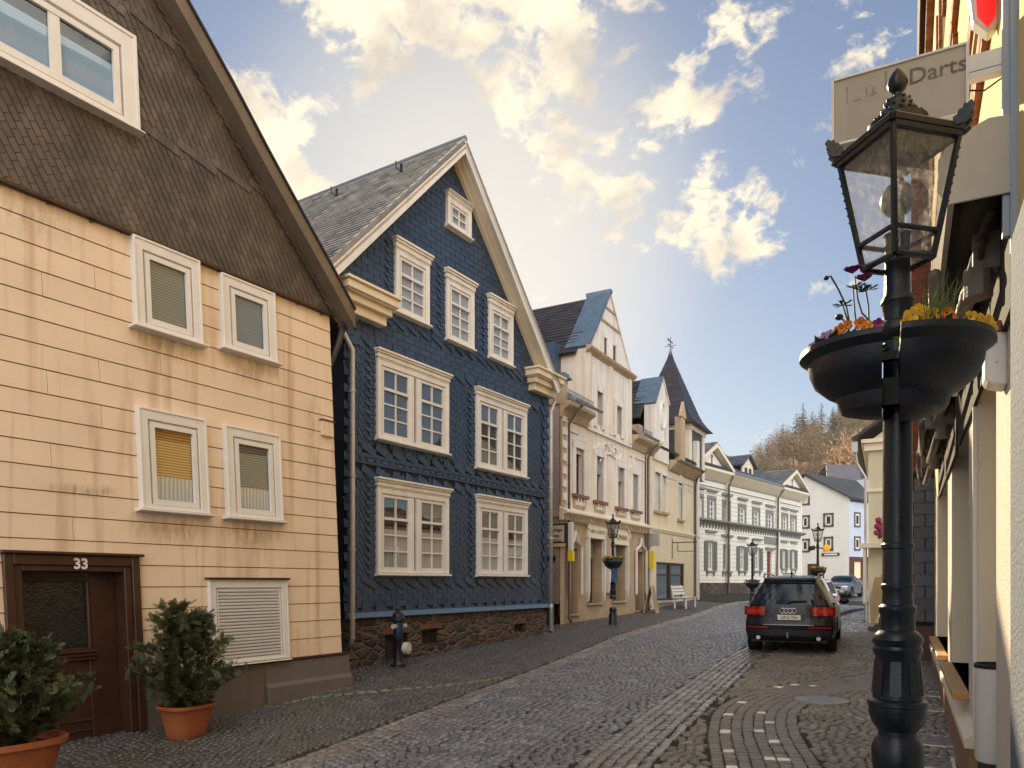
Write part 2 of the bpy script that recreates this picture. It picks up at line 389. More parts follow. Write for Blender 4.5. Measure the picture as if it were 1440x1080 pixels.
def text_into(mb, s, size, O, U, V, depth=.004, align='CENTER', sx=1.0, sheary=0.0, bold=0.0, skip=0.0):
    """add extruded lettering; O centre baseline, U right, V up"""
    cu = bpy.data.curves.new('t', 'FONT'); cu.body = s; cu.size = size; cu.align_x = align; cu.offset = bold; cu.resolution_u = 3
    ob = bpy.data.objects.new('t', cu); COL.objects.link(ob)
    dg = bpy.context.evaluated_depsgraph_get(); me = bpy.data.meshes.new_from_object(ob.evaluated_get(dg))
    O, U, V = Vector(O), Vector(U), Vector(V); Nn = U.cross(V)
    vs = [O + U*(p.co.x*sx) + V*(p.co.y) + Nn*depth for p in me.vertices]
    fs = [tuple(p.vertices) for p in me.polygons if random.random() >= skip]
    mb.add(vs, fs)
    bpy.data.objects.remove(ob); bpy.data.curves.remove(cu); bpy.data.meshes.remove(me)
# ------------------------------------------------------------------ shared materials
m_white = M('white_paint', (.74,.71,.68), .45, .05, 3, .05, 50)
m_whitey = M('old_white_paint', (.78,.75,.71), .5, .08, 3, .08, 50, streak=.22, streak_col=(.40,.30,.2))
m_cream = M('cream_trim', (.80,.70,.54), .45, .05, 3, .05)
m_glass = Glass('window_glass', base=.20, wav=.035)
m_glassd = Glass('dark_window_glass', tint=(.35,.38,.4), base=.30, wav=.02)
m_glassy = Glass('still_glass', base=.10)
m_dark = M('dark_interior', (.02,.018,.016), .9, .3, 2, 0)
m_room = M('room_behind', (.10,.085,.07), .9, .5, 2.5, 0)
m_zinc = M('zinc', (.34,.36,.39), .42, .12, 4, .05, metal=.75)
m_zincw = M('white_zinc', (.52,.52,.52), .45, .12, 4, .05, metal=.3)
m_lead = M('blue_lead', (.13,.19,.26), .4, .25, 5, .2, 12, metal=.4)
m_iron = M('black_iron', (.010,.013,.020), .36, .25, 8, .10, 60, spec=.5, rvar=.1)
m_black = M('black_plastic', (.012,.012,.013), .5, .1, 8, 0)
m_brown = M('brown_wood', (.055,.022,.012), .42, .25, 5, .1, 30, coat=.2)
m_dwood = M('dark_wood', (.045,.022,.014), .45, .3, 6, .1, 30)
def fold_mat(name, c1, c2, freq, axis='X', rough=.8):
    m = bpy.data.materials.new(name); m.use_nodes = True; nt = m.node_tree; N = nt.nodes; L = nt.links; b = N['Principled BSDF']
    tc = N.new('ShaderNodeTexCoord'); w = N.new('ShaderNodeTexWave'); w.wave_type = 'BANDS'; w.bands_direction = axis; w.inputs['Scale'].default_value = freq; w.inputs['Distortion'].default_value = 1.2 if axis == 'X' else 0
    w.inputs['Detail'].default_value = 1.0 if axis == 'X' else 0
    L.new(tc.outputs['Object'], w.inputs[0]); r = N.new('ShaderNodeValToRGB'); L.new(w.outputs['Fac'], r.inputs[0])
    r.color_ramp.elements[0].color = (*c1, 1); r.color_ramp.elements[1].color = (*c2, 1); L.new(r.outputs[0], b.inputs['Base Color']); b.inputs['Roughness'].default_value = rough
    return m
m_curtain = fold_mat('net_curtain', (.42,.40,.36), (.75,.72,.66), 5.5)
m_blind = fold_mat('slat_blind', (.07,.08,.09), (.26,.29,.31), 9, 'Z')
m_pleat = fold_mat('pleated_blind', (.32,.46,.62), (.46,.60,.74), 9, 'Z')
m_shut = M('roller_shutter', (.60,.59,.58), .5, .05, 3, .03)
m_shutd = M('grey_roller_shutter', (.30,.31,.30), .5, .08, 3, .03)
m_stucco = M('stucco', (.62,.50,.33), .85, .08, 1.2, .9, 90)

def win(root, s0, s1, z0, z1, p=.06, yg=-.012, cw=.11, lights=1, cols=2, rows=3, transom=0, mat=None, sash=None, glass=None, gap=.02,
        behind='room', hood=None, sill=(.05,.05), mun=.022, sw_=.05, post=.0, wingap=.0, step=True, label=None, name='window', hoodm=None, split=None, wdt=.0):
    mat = mat or m_white; sash = sash or m_white; glass = glass or m_glass
    mb = MB()
    zb = z0 + (sill[0] if sill else 0); zt = z1 - (hood[0] if hood else 0)
    top = cw*1.15
    ix0, ix1, iz0, iz1 = s0+cw, s1-cw, zb+cw*.45, zt-top
    yb = max(yg, 0)
    mb.box(s0, ix0, -p, yb, zb, zt); mb.box(ix1, s1, -p, yb, zb, zt)
    mb.box(ix0, ix1, -p, yb, iz1, zt); mb.box(ix0, ix1, -p+.004, yb, zb, iz0)
    if step and cw > .07:
        q = cw*.42; pp = p*.55
        mb.box(ix0-.001, ix0+q*.5, -pp, yb, iz0, iz1); mb.box(ix1-q*.5, ix1+.001, -pp, yb, iz0, iz1); mb.box(ix0+q*.5, ix1-q*.5, -pp, yb, iz1-q*.5, iz1+.001)
        mb.box(s0-.004, s0+cw*.22, -p-.012, -p+.001, zb, zt); mb.box(s1-cw*.22, s1+.004, -p-.012, -p+.001, zb, zt); mb.box(s0+cw*.22, s1-cw*.22, -p-.012, -p+.001, zt-cw*.25, zt)
        ix0 += q*.5; ix1 -= q*.5; iz1 -= q*.5
    segs = []
    if lights == 2:
        c = (ix0+ix1)/2; hw = post/2
        if wingap:
            mb.box(c-hw, c-wingap/2, -p, yb, iz0, iz1); mb.box(c+wingap/2, c+hw, -p, yb, iz0, iz1)
        else: mb.box(c-hw, c+hw, -p, yb, iz0, iz1)
        segs = [(ix0, c-hw), (c+hw, ix1)]
    else: segs = [(ix0, ix1)]
    w = mb.build(name, mat, root, bevel=.005, label=label)
    if lights == 2 and wingap:
        d = MB(); d.box(c-wingap/2+.001, c+wingap/2-.001, -p*.4, yb, iz0, iz1+.02); d.build('mullion', MATS['blue_slate'], w)
    sb = MB(); gb = MB()
    for a, b in segs:
        ys, ye = yg-.035, yg+.01
        sb.box(a, a+sw_, ys, ye, iz0, iz1); sb.box(b-sw_, b, ys, ye, iz0, iz1); sb.box(a+sw_, b-sw_, ys, ye, iz1-sw_, iz1); sb.box(a+sw_, b-sw_, ys, ye, iz0, iz0+sw_*1.2)
        lo, hi = iz0+sw_*1.2, iz1-sw_
        zt_ = hi
        if transom:
            zt_ = lo + (hi-lo)*(1-transom)
            sb.box(a+sw_, b-sw_, ys-.015, ye, zt_-.028, zt_+.028)
        for c_ in range(1, cols):
            xx = a+sw_ + (b-a-2*sw_)*c_/cols; mw = mun if not split else split
            sb.box(xx-mw/2, xx+mw/2, ys+.008, ye, lo, zt_); 
            if transom: sb.box(xx-mw/2, xx+mw/2, ys+.008, ye, zt_, hi)
        for r_ in range(1, rows):
            zz = lo + (zt_-lo)*r_/rows; sb.box(a+sw_, b-sw_, ys+.010, ye, zz-mun/2, zz+mun/2)
        gb.quad((a+.01, yg, iz0+.01), (b-.01, yg, iz0+.01), (b-.01, yg, iz1-.01), (a+.01, yg, iz1-.01))
    sb.build('sash', sash, w)
    if behind != 'shutter': gb.build('pane', glass, w)
    yk = yg+gap
    A, B = segs[0][0], segs[-1][1]
    def panel(nm, mt, a, b, c, d, y=yk):
        q = MB(); q.box(a, b, y, y+.003, c, d); return q.build(nm, mt, w)
    h = iz1-iz0
    if behind == 'room': panel('room_backing', m_room, A, B, iz0, iz1)
    elif behind == 'dark': panel('room_backing', m_dark, A, B, iz0, iz1)
    elif behind == 'curtain': panel('curtain', m_curtain, A, B, iz0, iz1)
    elif behind == 'half': panel('curtain', m_curtain, A+.03, B-.03, iz0+.05, iz0+h*.36); panel('blind', m_blind, A, B, iz0+h*.36, iz1, yk+.005); panel('room_backing', m_dark, A, B, iz0, iz0+h*.36, yk+.006)
    elif behind == 'blind': panel('blind', m_blind, A, B, iz0, iz1)
    elif behind == 'pleat': panel('blind', m_pleat, A, B, iz0, iz0+h*.72); panel('room_backing', m_dark, A, B, iz0, iz1, yk+.005)
    elif behind == 'navy': panel('blind', MATS.get('navy_blind') or MATS.setdefault('navy_blind', fold_mat('navy_blind', (.07,.12,.22), (.15,.23,.36), 9, 'Z')), A, B, iz0, iz1)  # blue sky reflection painted into the blind colour
    elif behind == 'lace':
        panel('curtain', m_curtain, A, B, iz0, iz0+h*.55); panel('room_backing', m_room, A, B, iz0, iz1, yk+.005)
    if hood:
        q = MB(); hh, ov = hood; q.box(s0-ov*.4, s1+ov*.4, -p-.03, 0, zt, zt+hh*.5); q.box(s0-ov*.8, s1+ov*.8, -p-.06, 0, zt+hh*.5, zt+hh*.75); q.box(s0-ov, s1+ov, -p-.09, 0, zt+hh*.75, zt+hh)
        q.build('hood', hoodm or mat, w, bevel=.006)
    if sill:
        q = MB(); q.prism([(-p-.06, z0+sill[0]*.35), (-p-.06, z0+sill[0]*.8), (0, zb), (0, z0)], s0-sill[1], s1+sill[1], 'x'); q.build('sill', mat, w, bevel=.004)
    return w
def pipe(root, pts, r, mat, name='downpipe', clamps=(), parent=None):
    mb = MB(); mb.tube(pts, r, 10)
    for i in range(1, len(pts)-1): mb.ball(pts[i], r*1.12, 8)
    o = mb.build(name, mat, root, smooth=True)
    if clamps:
        x, y = pts[-2][0], pts[-2][1]
        for z in clamps: q = MB(); q.tube([(x, y, z), (x, y, z+.035)], r*1.3, 10); q.build('pipe_clamp', mat, o)
    return o

# ------------------------------------------------------------------ YELLOW HOUSE
FY = Fac(-2.796, 12.35, .535, .845, k=.05, zr=.5)
def yellow():
    global XF
    R = FY.root('yellow_house', label='cream sided house number 33 with brown slated gable at the left edge', cat='house')
    XF = lambda p: (p[0]-FY.k*(p[2]-FY.zr), p[1], p[2])
    m_sid = M('cream_siding', (.77,.61,.455), .6, .08, 1.3, .05, 40, streak=.55, streak_col=(.36,.19,.07), attr=.02)
    m_gap = M('siding_gap', (.20,.105,.055), .9, .1, 3, 0)
    sp = []
    for (px, py, rx, rz, st) in ((232,478,.75,.35,.8),(350,515,.6,.35,.8),(240,745,.8,.30,.8),(352,750,.7,.35,.75),(110,690,.55,.10,1.0),(145,690,.2,.09,1.0),(30,290,.9,.5,.5),(440,620,.25,1.2,.5),(230,880,.3,.5,.4)):
        a_ = FY.P(px, py); sp.append((a_[0]-FY.k*(a_[1]-FY.zr), a_[1], rx, rz, st))
    add_stains(m_sid, sp, (.33,.235,.14))
    m_sl = M('brown_slate', (.125,.098,.080), .55, .2, 3, .3, 70, attr=.30, rvar=.1, hue=(.07,.058,.05))
    m_pl = M('grey_plinth', (.14,.115,.10), .85, .12, 1.4, .5, 40, streak=.4, streak_col=(.06,.07,.04))
    zt = 5.93; zp = .46
    door = FY.R(8, 198, 778, 1040); shut = FY.R(293, 402, 815, 940)
    # backing wall + boards
    w = MB(); wallgrid(w, -10, -.012, -1.0, 6.5, [(door[0]+.05, door[1]-.05, -.95, door[3]-.02)], .012, .45); w.box(-10, -.012, .46, 8.8, -1, 6.5); w.build('wall', m_gap, R)
    w = MB(); pitch = .272; z = zp; row = 0
    while z < zt:
        h = min(pitch-.011, zt-z)
        cuts = [-10.0]; x = -10.0
        random.seed(row*13+5)
        while True:
            x += random.choice([3.3, 5.6, 4.1, 2.9]); 
            if x > -.3: break
            cuts.append(x)
        cuts.append(0.0)
        for a, b in zip(cuts, cuts[1:]):
            w.val = random.random()
            for (c, d) in ([(a, b)] if not (z < door[3]+.02 and a < door[1] and b > door[0]) else [(a, min(b, door[0]+.05)), (max(a, door[1]-.05), b)]):
                if z < door[3]+.02 and z+h > door[3]+.04 and a < door[1] and b > door[0] and c == a:
                    w.box(door[0]-.02, door[1]+.02, -.008, .012, door[3]+.037, z+h)
                if d-c > .01:
                    w.hexa([(c+.003,-.012,z),(d-.003,-.012,z),(d-.003,.012,z),(c+.003,.012,z),(c+.003,-.004,z+h),(d-.003,-.004,z+h),(d-.003,.012,z+h),(c+.003,.012,z+h)])
        z += pitch; row += 1
    w.build('siding', m_sid, R)
    # plinth with the bulge at the corner
    w = MB()
    w.box(door[1]-.04, .02, -.05, .3, -.9, zp-.03); w.box(-10, door[0]+.04, -.05, .3, -.9, zp-.03)
    w.prism([(-.05, zp-.03), (-.05,-.9), (-.16,-.9), (-.13,.06), (-.085,.12)], -1.6, .12, 'x')
    w.build('plinth', m_pl, R, bevel=.02)
    w = MB(); w.box(door[1], .03, -.075, 0, zp-.03, zp); w.box(-10, door[0], -.075, 0, zp-.03, zp); w.build('plinth_flashing', m_brown, R)
    # gable outline from the verge
    vp = [(262,0),(328,120),(378,215),(427,305),(462,368),(499,437)]
    off = .28
    pts = [FY.P(x, y, off) for x, y in vp]
    a, b = pts[0], pts[1]
    sl = (a[1]-b[1])/(a[0]-b[0]); cx = -5.2
    apex = (cx, a[1]+sl*(cx-a[0]))
    outer = [apex]+pts
    full = [(2*cx-x, z) for x, z in reversed(outer[1:])]+outer
    def inner(xx):   # height of roof line over x
        xs = [p[0] for p in full]; zs = [p[1] for p in full]
        return float(np.interp(xx, xs, zs))
    rs = MB(); 
    test = lambda x, z: z > zt-.02 and z < inner(x)-.20
    g = MB(); n0 = [(x, z-.22) for x, z in full]; g.prism([(n0[0][0], zt-.06)]+[p for p in n0 if p[1] > zt-.06]+[(n0[-1][0], zt-.06)], -.02, .3); g.build('gable_wall', m_gap, R)
    random.seed(3)
    slates(rs, test, -10.5, .5, zt-.05, 13, .15, .085, radians(-63), -.022, round_=False, lift=.014)
    rs.build('slate_cladding', m_sl, R)
    # courses: foot course, window surround course and verge course in rounded slates
    b2 = MB()
    for zz in (zt-.02,): slates(b2, lambda x, z: x < .1 and abs(z-zz-.03) < .06, -10, .1, zz-.0, zz+.10, .12, .11, 0, -.036, round_=True, lift=.016)
    for zz in (7.28, 8.62): slates(b2, lambda x, z: abs(z-zz) < .06 and z < inner(x)-.3 , -10, .1, zz-.06, zz+.06, .10, .12, radians(-12), -.034, lift=.01)
    for i in range(60):   # verge slates
        t = i/59.0; x = cx + (pts[-1][0]-cx)*t; z = inner(x)-.23
        b2.val = random.random(); dx, dz = .6, -.8
        a_ = .11
        b2.add([(x-.17,-.065,z-.02),(x-.02,-.065,z-.10),(x+.05,-.055,z+.02),(x-.08,-.055,z+.09),(x-.17,-.03,z-.02),(x-.02,-.03,z-.10)], [(0,1,2,3),(4,5,1,0)])
    b2.build('slate_border', m_sl, R)
    w = MB(); w.box(-10, .02, -.09, 0, zt-.055, zt-.02); w.build('drip_edge', m_dwood, R)
    # roof
    m_vb = M('weathered_verge_board', (.16,.12,.082), .75, .22, 3, .4, 25, streak=.4, streak_col=(.09,.07,.05))
    m_rf = M('brown_roof', (.07,.06,.055), .6, .2, 3, .3, 40)
    rf = MB(); n = len(full)
    y0, y1 = -off+.02, 9.2
    for i in range(n-1):
        (x0, z0), (x1, z1) = full[i], full[i+1]
        rf.hexa([(x0,y0,z0-.10),(x1,y0,z1-.10),(x1,y1,z1-.10),(x0,y1,z0-.10),(x0,y0,z0+.03),(x1,y0,z1+.03),(x1,y1,z1+.03),(x0,y1,z0+.03)])
    rf.build('roof', m_rf, R)
    vb = MB()
    for i in range(n-1):
        (x0, z0), (x1, z1) = full[i], full[i+1]
        vb.hexa([(x0,-off,z0-.27),(x1,-off,z1-.27),(x1,-off+.03,z1-.27),(x0,-off+.03,z0-.27),(x0,-off,z0),(x1,-off,z1),(x1,-off+.03,z1),(x0,-off+.03,z0)])
    vb.build('verge_board', m_vb, R)
    vs = MB()
    for i in range(n-1):
        (x0, z0), (x1, z1) = full[i], full[i+1]
        vs.hexa([(x0,-off+.03,z0-.26),(x1,-off+.03,z1-.26),(x1,0,z1-.26),(x0,0,z0-.26),(x0,-off+.03,z0-.235),(x1,-off+.03,z1-.235),(x1,0,z1-.235),(x0,0,z0-.235)])
    vs.build('soffit', m_vb, R)
    vc = MB()
    for i in range(n-1):
        (x0, z0), (x1, z1) = full[i], full[i+1]
        vc.hexa([(x0,-off-.03,z0+.0),(x1,-off-.03,z1+.0),(x1,-off+.08,z1+.03),(x0,-off+.08,z0+.03),(x0,-off-.03,z0+.045),(x1,-off-.03,z1+.045),(x1,-off+.08,z1+.06),(x0,-off+.08,z0+.06)])
    vc.build('verge_flashing', M('dark_zinc', (.05,.045,.06), .4, .1, 4, .05, metal=.4), R)
    # eave gutter end and dark pipe in the corner
    ex, ez = pts[-1]
    w = MB(); 
    prof = [(ex+.02+.07*cos(t), ez-.10+.07*sin(t)) for t in [pi+pi*i/8 for i in range(9)]]
    w.prism(prof, -off+.02, 8); w.build('gutter', M('dark_gutter', (.035,.03,.03), .5, .1, 5, 0), R)
    pipe(R, [(ex-.05,-off+.2,ez-.15),(ex-.12,-.02,ez-.5),(.07,.12,ez-.9),(.07,.12,1.2),(.07,.12,-.2)], .05, MATS['dark_gutter'])
    # windows
    specs = [((184,278,332,462),'l','blind','upper floor window, grey slat blind and gathered curtain'),((308,383,385,493),'l','navy','upper floor window nearest the corner, blue reflection'),
             ((192,287,572,720),'l','half','middle window with glowing yellow blind'),((314,391,598,731),'l','half','middle floor window nearest the corner')]
    for i, (r, ref, bh, lb) in enumerate(specs):
        a = FY.R(*r, ref)
        o = win(R, *a, p=.085, yg=-.048, glass=m_glassy, cw=.125, cols=1, rows=1, behind=bh, sill=(.05,.06), sw_=.06, label=lb)
        for c in list(o.children):
            if i == 2 and c.name.startswith('blind'): c.data = c.data.copy(); c.data.materials[0] = fold_mat('amber_blind', (.30,.15,.03), (.85,.48,.10), 9, 'Z')
    a = FY.R(-70, 187, 58, 192, 'r')
    win(R, *a, p=.11, yg=-.075, glass=m_glassy, cw=.19, cols=2, rows=1, behind='pleat', sill=(.04,.04), sw_=.07, split=.12, label='large gable window with pale blue pleated blinds')
    # drip hoods over windows
    # shutter window
    o = win(R, *shut, p=.06, cw=.10, cols=1, rows=1, behind='shutter', sill=(.03,.0), sw_=.02, label='window closed by a white roller shutter')
    q = MB(); zz = shut[2]+.06
    while zz < shut[3]-.13:
        q.prism([(-.02, zz), (-.042, zz+.012), (-.042, zz+.032), (-.02, zz+.043)], shut[0]+.10, shut[1]-.10, 'x'); zz += .046
    q.build('roller_shutter', m_shut, o)
    q = MB(); q.box(shut[0]-.03, shut[1]+.03, -.10, 0, shut[3], shut[3]+.03); q.build('drip_board', m_dwood, o)
    # door
    d0, d1, dz0, dz1 = door; dz0 = -.42
    q = MB(); q.box(d0, d0+.10, -.06, .25, dz0, dz1); q.box(d1-.10, d1, -.06, .25, dz0, dz1); q.box(d0+.1, d1-.1, -.06, .25, dz1-.12, dz1)
    q.box(d0+.10, d0+.19, -.03, .25, dz0, dz1-.12); q.box(d1-.19, d1-.10, -.03, .25, dz0, dz1-.12); q.box(d0+.19, d1-.19, -.03, .25, dz1-.19, dz1-.12)
    q.box(d0-.04, d1+.04, -.11, .0, dz1, dz1+.035)
    fr = q.build('door_frame', m_brown, R, bevel=.008)
    q = MB(); yd = .20; a, b = d0+.19, d1-.19
    gx0, gx1 = a+.09, a+(b-a)*.70; zg1 = dz1-.30; zg0 = zg1-.80
    q.box(a, gx0, yd, yd+.05, dz0, dz1-.19); q.box(gx1, b, yd, yd+.05, dz0, dz1-.19); q.box(gx0, gx1, yd, yd+.05, zg1, dz1-.19)
    q.box(gx0, gx1, yd, yd+.05, zg0-.13, zg0); q.box(gx0, gx1, yd+.015, yd+.05, dz0, zg0-.13)
    for i in range(3): q.box(a+.02, gx1+.08, yd-.035+.008*i, yd, zg0-.03-.045*i-.028, zg0-.03-.045*i)
    q.box(gx0-.025, gx0, yd-.02, yd, zg0, zg1); q.box(gx1, gx1+.025, yd-.02, yd, zg0, zg1); q.box(gx0-.025, gx1+.025, yd-.02, yd, zg1, zg1+.025)
    for t in (0, .06): q.box(gx0, gx1, yd-.005, yd+.015, dz0+.24+t*2, dz0+.255+t*2)
    dr = q.build('door', m_brown, R, bevel=.006)
    q = MB(); q.box(gx0, gx1, yd+.02, yd+.03, zg0, zg1); q.build('pane', M('frosted_dark_glass', (.022,.02,.022), .22, .3, 6, .5, 35, spec=.6), dr)
    q = MB(); q.tube([(a+.03, yd-.06, zg0-.02), (a+.03, yd-.06, zg0+.16)], .014); q.box(a+.02, a+.04, yd-.05, yd, zg0+.05, zg0+.07); q.build('handle', m_cream, dr)
    q = MB(); text_into(q, "33", .17, ((d0+d1)/2+.04, -.064, dz1-.155), (1,0,0), (0,0,1), .006, bold=.006); q.build('house_number', m_white, fr)
    q = MB(); q.box(a, b, -.02, .4, -1, dz0+.12); q.build('door_step', m_pl, R)
    # small junction box
    a = FY.R(450, 466, 595, 616, 'r'); q = MB(); q.box(a[0], a[1], -.06, 0, a[2], a[3]); o = q.build('junction_box', MATS['cream_siding'], R, bevel=.01)
    q = MB(); q.box(a[0]-.02, a[1]+.02, -.07, 0, a[3], a[3]+.02); q.build('box_lid', m_brown, o)
    XF = None
yellow()

# ------------------------------------------------------------------ BLUE HOUSE
FB = Fac(-3.15, 14.3, .535, .845)
def blue():
    R = FB.root('blue_slate_house', label='blue slated timber gable house with white framed windows on a rubble stone base', cat='house')
    m_bs = M('blue_slate', (.034,.062,.118), .42, .2, 1.4, .2, 60, attr=.30, rvar=.12, hue=(.035,.058,.105))
    W = 7.65; zb = .97; ze = 7.30; ax = FB.S(655, .42); az = FB.Z(655, 196, .42)-.10
    m_bb = M('slate_joint', (.008,.012,.02), .9, 0, 1, 0)
    roofz = lambda x: az - abs(x-ax)*(az-ze)/(W/2+.18)
    q = MB(); q.prism([(0, zb), (W, zb), (W, ze), (ax, az-.25), (0, ze)], 0, .3); q.box(0, W, .3, 9.5, -1, ze); q.build('wall', m_bb, R)
    wins = [('g', FB.R(527,627,671,811)), ('g', FB.R(668,738,695,812)), ('m', FB.R(527,627,490,620)), ('m', FB.R(667,737,544,660))]
    att = [FB.R(553,600,334,442), FB.R(625,663,378,480), FB.R(685,718,414,505)]
    topw = FB.R(626,659,268,320)
    allw = [w[1] for w in wins]+att+[topw]
    def outside(x, z, m=0.0): return not any(w[0]+.03-m < x < w[1]-.03+m and w[2]+.03-m < z < w[3]-.03+m for w in allw)
    ok = lambda x, z: 0.0 < x < W and z < roofz(x)-.12 and outside(x, z)
    zg1 = wins[0][1][3]+.10; zm0 = wins[2][1][2]-.28; zm1 = wins[2][1][3]+.12; za = att[0][2]-.12
    s = MB(); random.seed(11)
    slates(s, lambda x, z: ok(x, z) and zb+.13 < z < wins[0][1][2]-.02, 0, W, zb, 2, .34, .125, 0, -.004, lift=.009)
    diag = lambda lo, hi: slates(s, lambda x, z: ok(x, z) and lo < z < hi, 0, W, lo, hi, .24, .095, radians(-55), -.004, lift=.008)
    diag(wins[0][1][2]-.02, zg1); diag(zm0+.12, zm1)
    slates(s, lambda x, z: ok(x, z) and z > zm1, 0, W, zm1, 12, .36, .135, 0, -.004, lift=.008)
    s.build('slate_cladding', m_bs, R)
    b = MB()   # border courses of slanted slates
    def course(z, h=.16, w=.105, a=-22, x0=0, x1=W, y=-.022): slates(b, lambda x, zz: x0 < x < x1 and outside(x, zz) and zz < roofz(x)-.15 and abs(zz-z) < h*.52, x0, x1, z-h*.5, z+h*.5, w, h, radians(a), y, lift=.014)
    for z in (zb+.06, wins[0][1][2]-.10, wins[0][1][3]+.06, zm0+.08, wins[2][1][3]+.07, za, att[0][3]+.25 if False else za+.14): course(z)
    for z in (zm0-.10, zg1+.20): 
        b.val = .5; b.box(0, W, -.034, 0, z-.07, z+.07)
    b.val = .42; b.box(0, W, -.018, 0, zg1+.12, zm0)
    # ornament band
    nb = 17
    zc = (zg1+.2+zm0-.10)/2; hh = (zm0-.10-zg1-.2)/2-.07
    for i in range(nb):
        x = .12+i*(W-.24)/nb; wdt = (W-.24)/nb
        b.val = .7; b.add([(x,-.05,zc+hh),(x+wdt*.92,-.032,zc-hh),(x+wdt*.92,-.032,zc+hh*.9)], [(0,1,2)]); b.add([(x,-.05,zc+hh),(x,-.02,zc-hh*.9),(x+wdt*.88,-.03,zc-hh)], [(0,1,2)])
        b.val = .1; b.lathe([(.035, 0), (.03,.02)], 0, 0, 8); 
        k = 16
        for j in range(len(b.v)-k, len(b.v)):
            px_, py_, pz_ = b.v[j]; b.v[j] = (x+wdt*.5+px_, -.05-pz_, zc-hh*.1+py_)
    # vertical scalloped strips beside windows and at the corners
    for w in [w[1] for w in wins]+att:
        for xx in (w[0]-.10, w[1]+.10):
            slates(b, lambda x, z: abs(x-xx) < .09 and w[2] < z < w[3] and 0 < x < W and z < roofz(x)-.2, xx-.09, xx+.09, w[2], w[3], .17, .085, radians(0), -.022, round_=True, lift=.013)
    for xx in (.09, W-.09):
        slates(b, lambda x, z: zb+.1 < z < ze-.2, xx-.09, xx+.09, zb, ze-.1, .18, .16, 0, -.028, lift=.02)
    b.build('slate_border', m_bs, R)
    q = MB(); q.prism([(-.10, zb-.07), (-.12, zb-.05), (-.10, zb+.02), (0, zb+.06), (0, zb-.07)], -.03, W+.05, 'x'); q.build('base_flashing', M('blue_flashing', (.10,.17,.28), .4, .1, 3, 0), R)
    # stone base
    m_st = stone_mat('rubble_stone', 3.1)
    holes = [FB.R(540,572,893,930), FB.R(592,616,886,907), FB.R(722,736,878,890)]
    q = MB(); wallgrid(q, 0, W, -1.0, zb-.06, holes, -.03, .25); q.box(-.0, W, .25, .3, -1, zb-.06); q.add([(0,-.03,-1),(0,.3,-1),(0,.3,zb-.06),(0,-.03,zb-.06)],[(0,1,2,3)]); q.add([(W,-.03,-1),(W,.3,-1),(W,.3,zb-.06),(W,-.03,zb-.06)],[(0,3,2,1)])
    q.build('stone_base', m_st, R)
    for h in holes:
        f = MB(); f.box(h[0], h[0]+.04, .05, .1, h[2], h[3]); f.box(h[1]-.04, h[1], .05, .1, h[2], h[3]); f.box(h[0], h[1], .05, .1, h[3]-.04, h[3]); f.box(h[0], h[1], .05, .1, h[2], h[2]+.04); xm=(h[0]+h[1])/2; f.box(xm-.012, xm+.012, .06, .1, h[2], h[3])
        o = f.build('cellar_window', m_dwood, R)
        f = MB(); f.box(h[0]+.02, h[1]-.02, .085, .09, h[2]+.02, h[3]-.02); f.build('pane', m_dark, o)
        f = MB(); n = 9
        for i in range(n):
            t0 = i/n; t1 = (i+.85)/n; x0 = h[0]-.07+(h[1]-h[0]+.14)*t0; x1 = h[0]-.07+(h[1]-h[0]+.14)*t1; bz = h[3]+.03*sin(pi*t0); f.box(x0, x1, -.045, -.02, bz, bz+.12)
        f.build('brick_arch', M('old_red_brick', (.17,.07,.045), .85, .25, 6, .4, 50), o)
    # windows
    for kd, a in wins:
        win(R, *a, p=.085, yg=-.035, cw=.12, lights=2, cols=2, rows=3, transom=.30, mat=m_whitey, behind=('room' if kd == 'm' else 'lace'), gap=.025, hood=(.17,.06), sill=(.08,.04), post=.34, wingap=.08, sw_=.05, mun=.03,
            label=('paired window with pale reflections' if kd == 'g' else 'paired window reflecting blue sky'))
    for a in att:
        win(R, *a, p=.08, yg=-.035, cw=.115, cols=2, rows=3, transom=.30, mat=m_whitey, behind='curtain', gap=.025, hood=(.20,.07), sill=(.08,.04), sw_=.045, mun=.03)
    win(R, *topw, p=.08, yg=-.035, cw=.12, cols=2, rows=2, mat=m_whitey, behind='curtain', gap=.025, hood=(.10,.04), sill=(.08,.04), sw_=.04, mun=.03, label='small square window under the apex')
    # cornice returns
    for sgn in (0, 1):
        x0, x1 = (-.35, 1.05) if sgn == 0 else (W-1.15, W+.30)
        q = MB()
        q.box(x0+.20, x1-.12, -.20, 1.0, ze-.62, ze-.44); q.box(x0+.10, x1-.06, -.30, 1.0, ze-.44, ze-.30); q.box(x0, x1, -.42, 1.0, ze-.27, ze-.12); q.box(x0+.04, x1-.03, -.38, 1.0, ze-.30, ze-.27); q.box(x0-.04, x1+.04, -.47, 1.0, ze-.12, ze-.06); 
        q.build('cornice_return', m_cream, R, bevel=.012)
    # roof
    ov = .42; k = (az-ze)/(W/2+.18); ev = .42
    m_rs = M('pale_roof_slate', (.34,.32,.29), .34, .2, 3, .2, 50, attr=.35, rvar=.12)
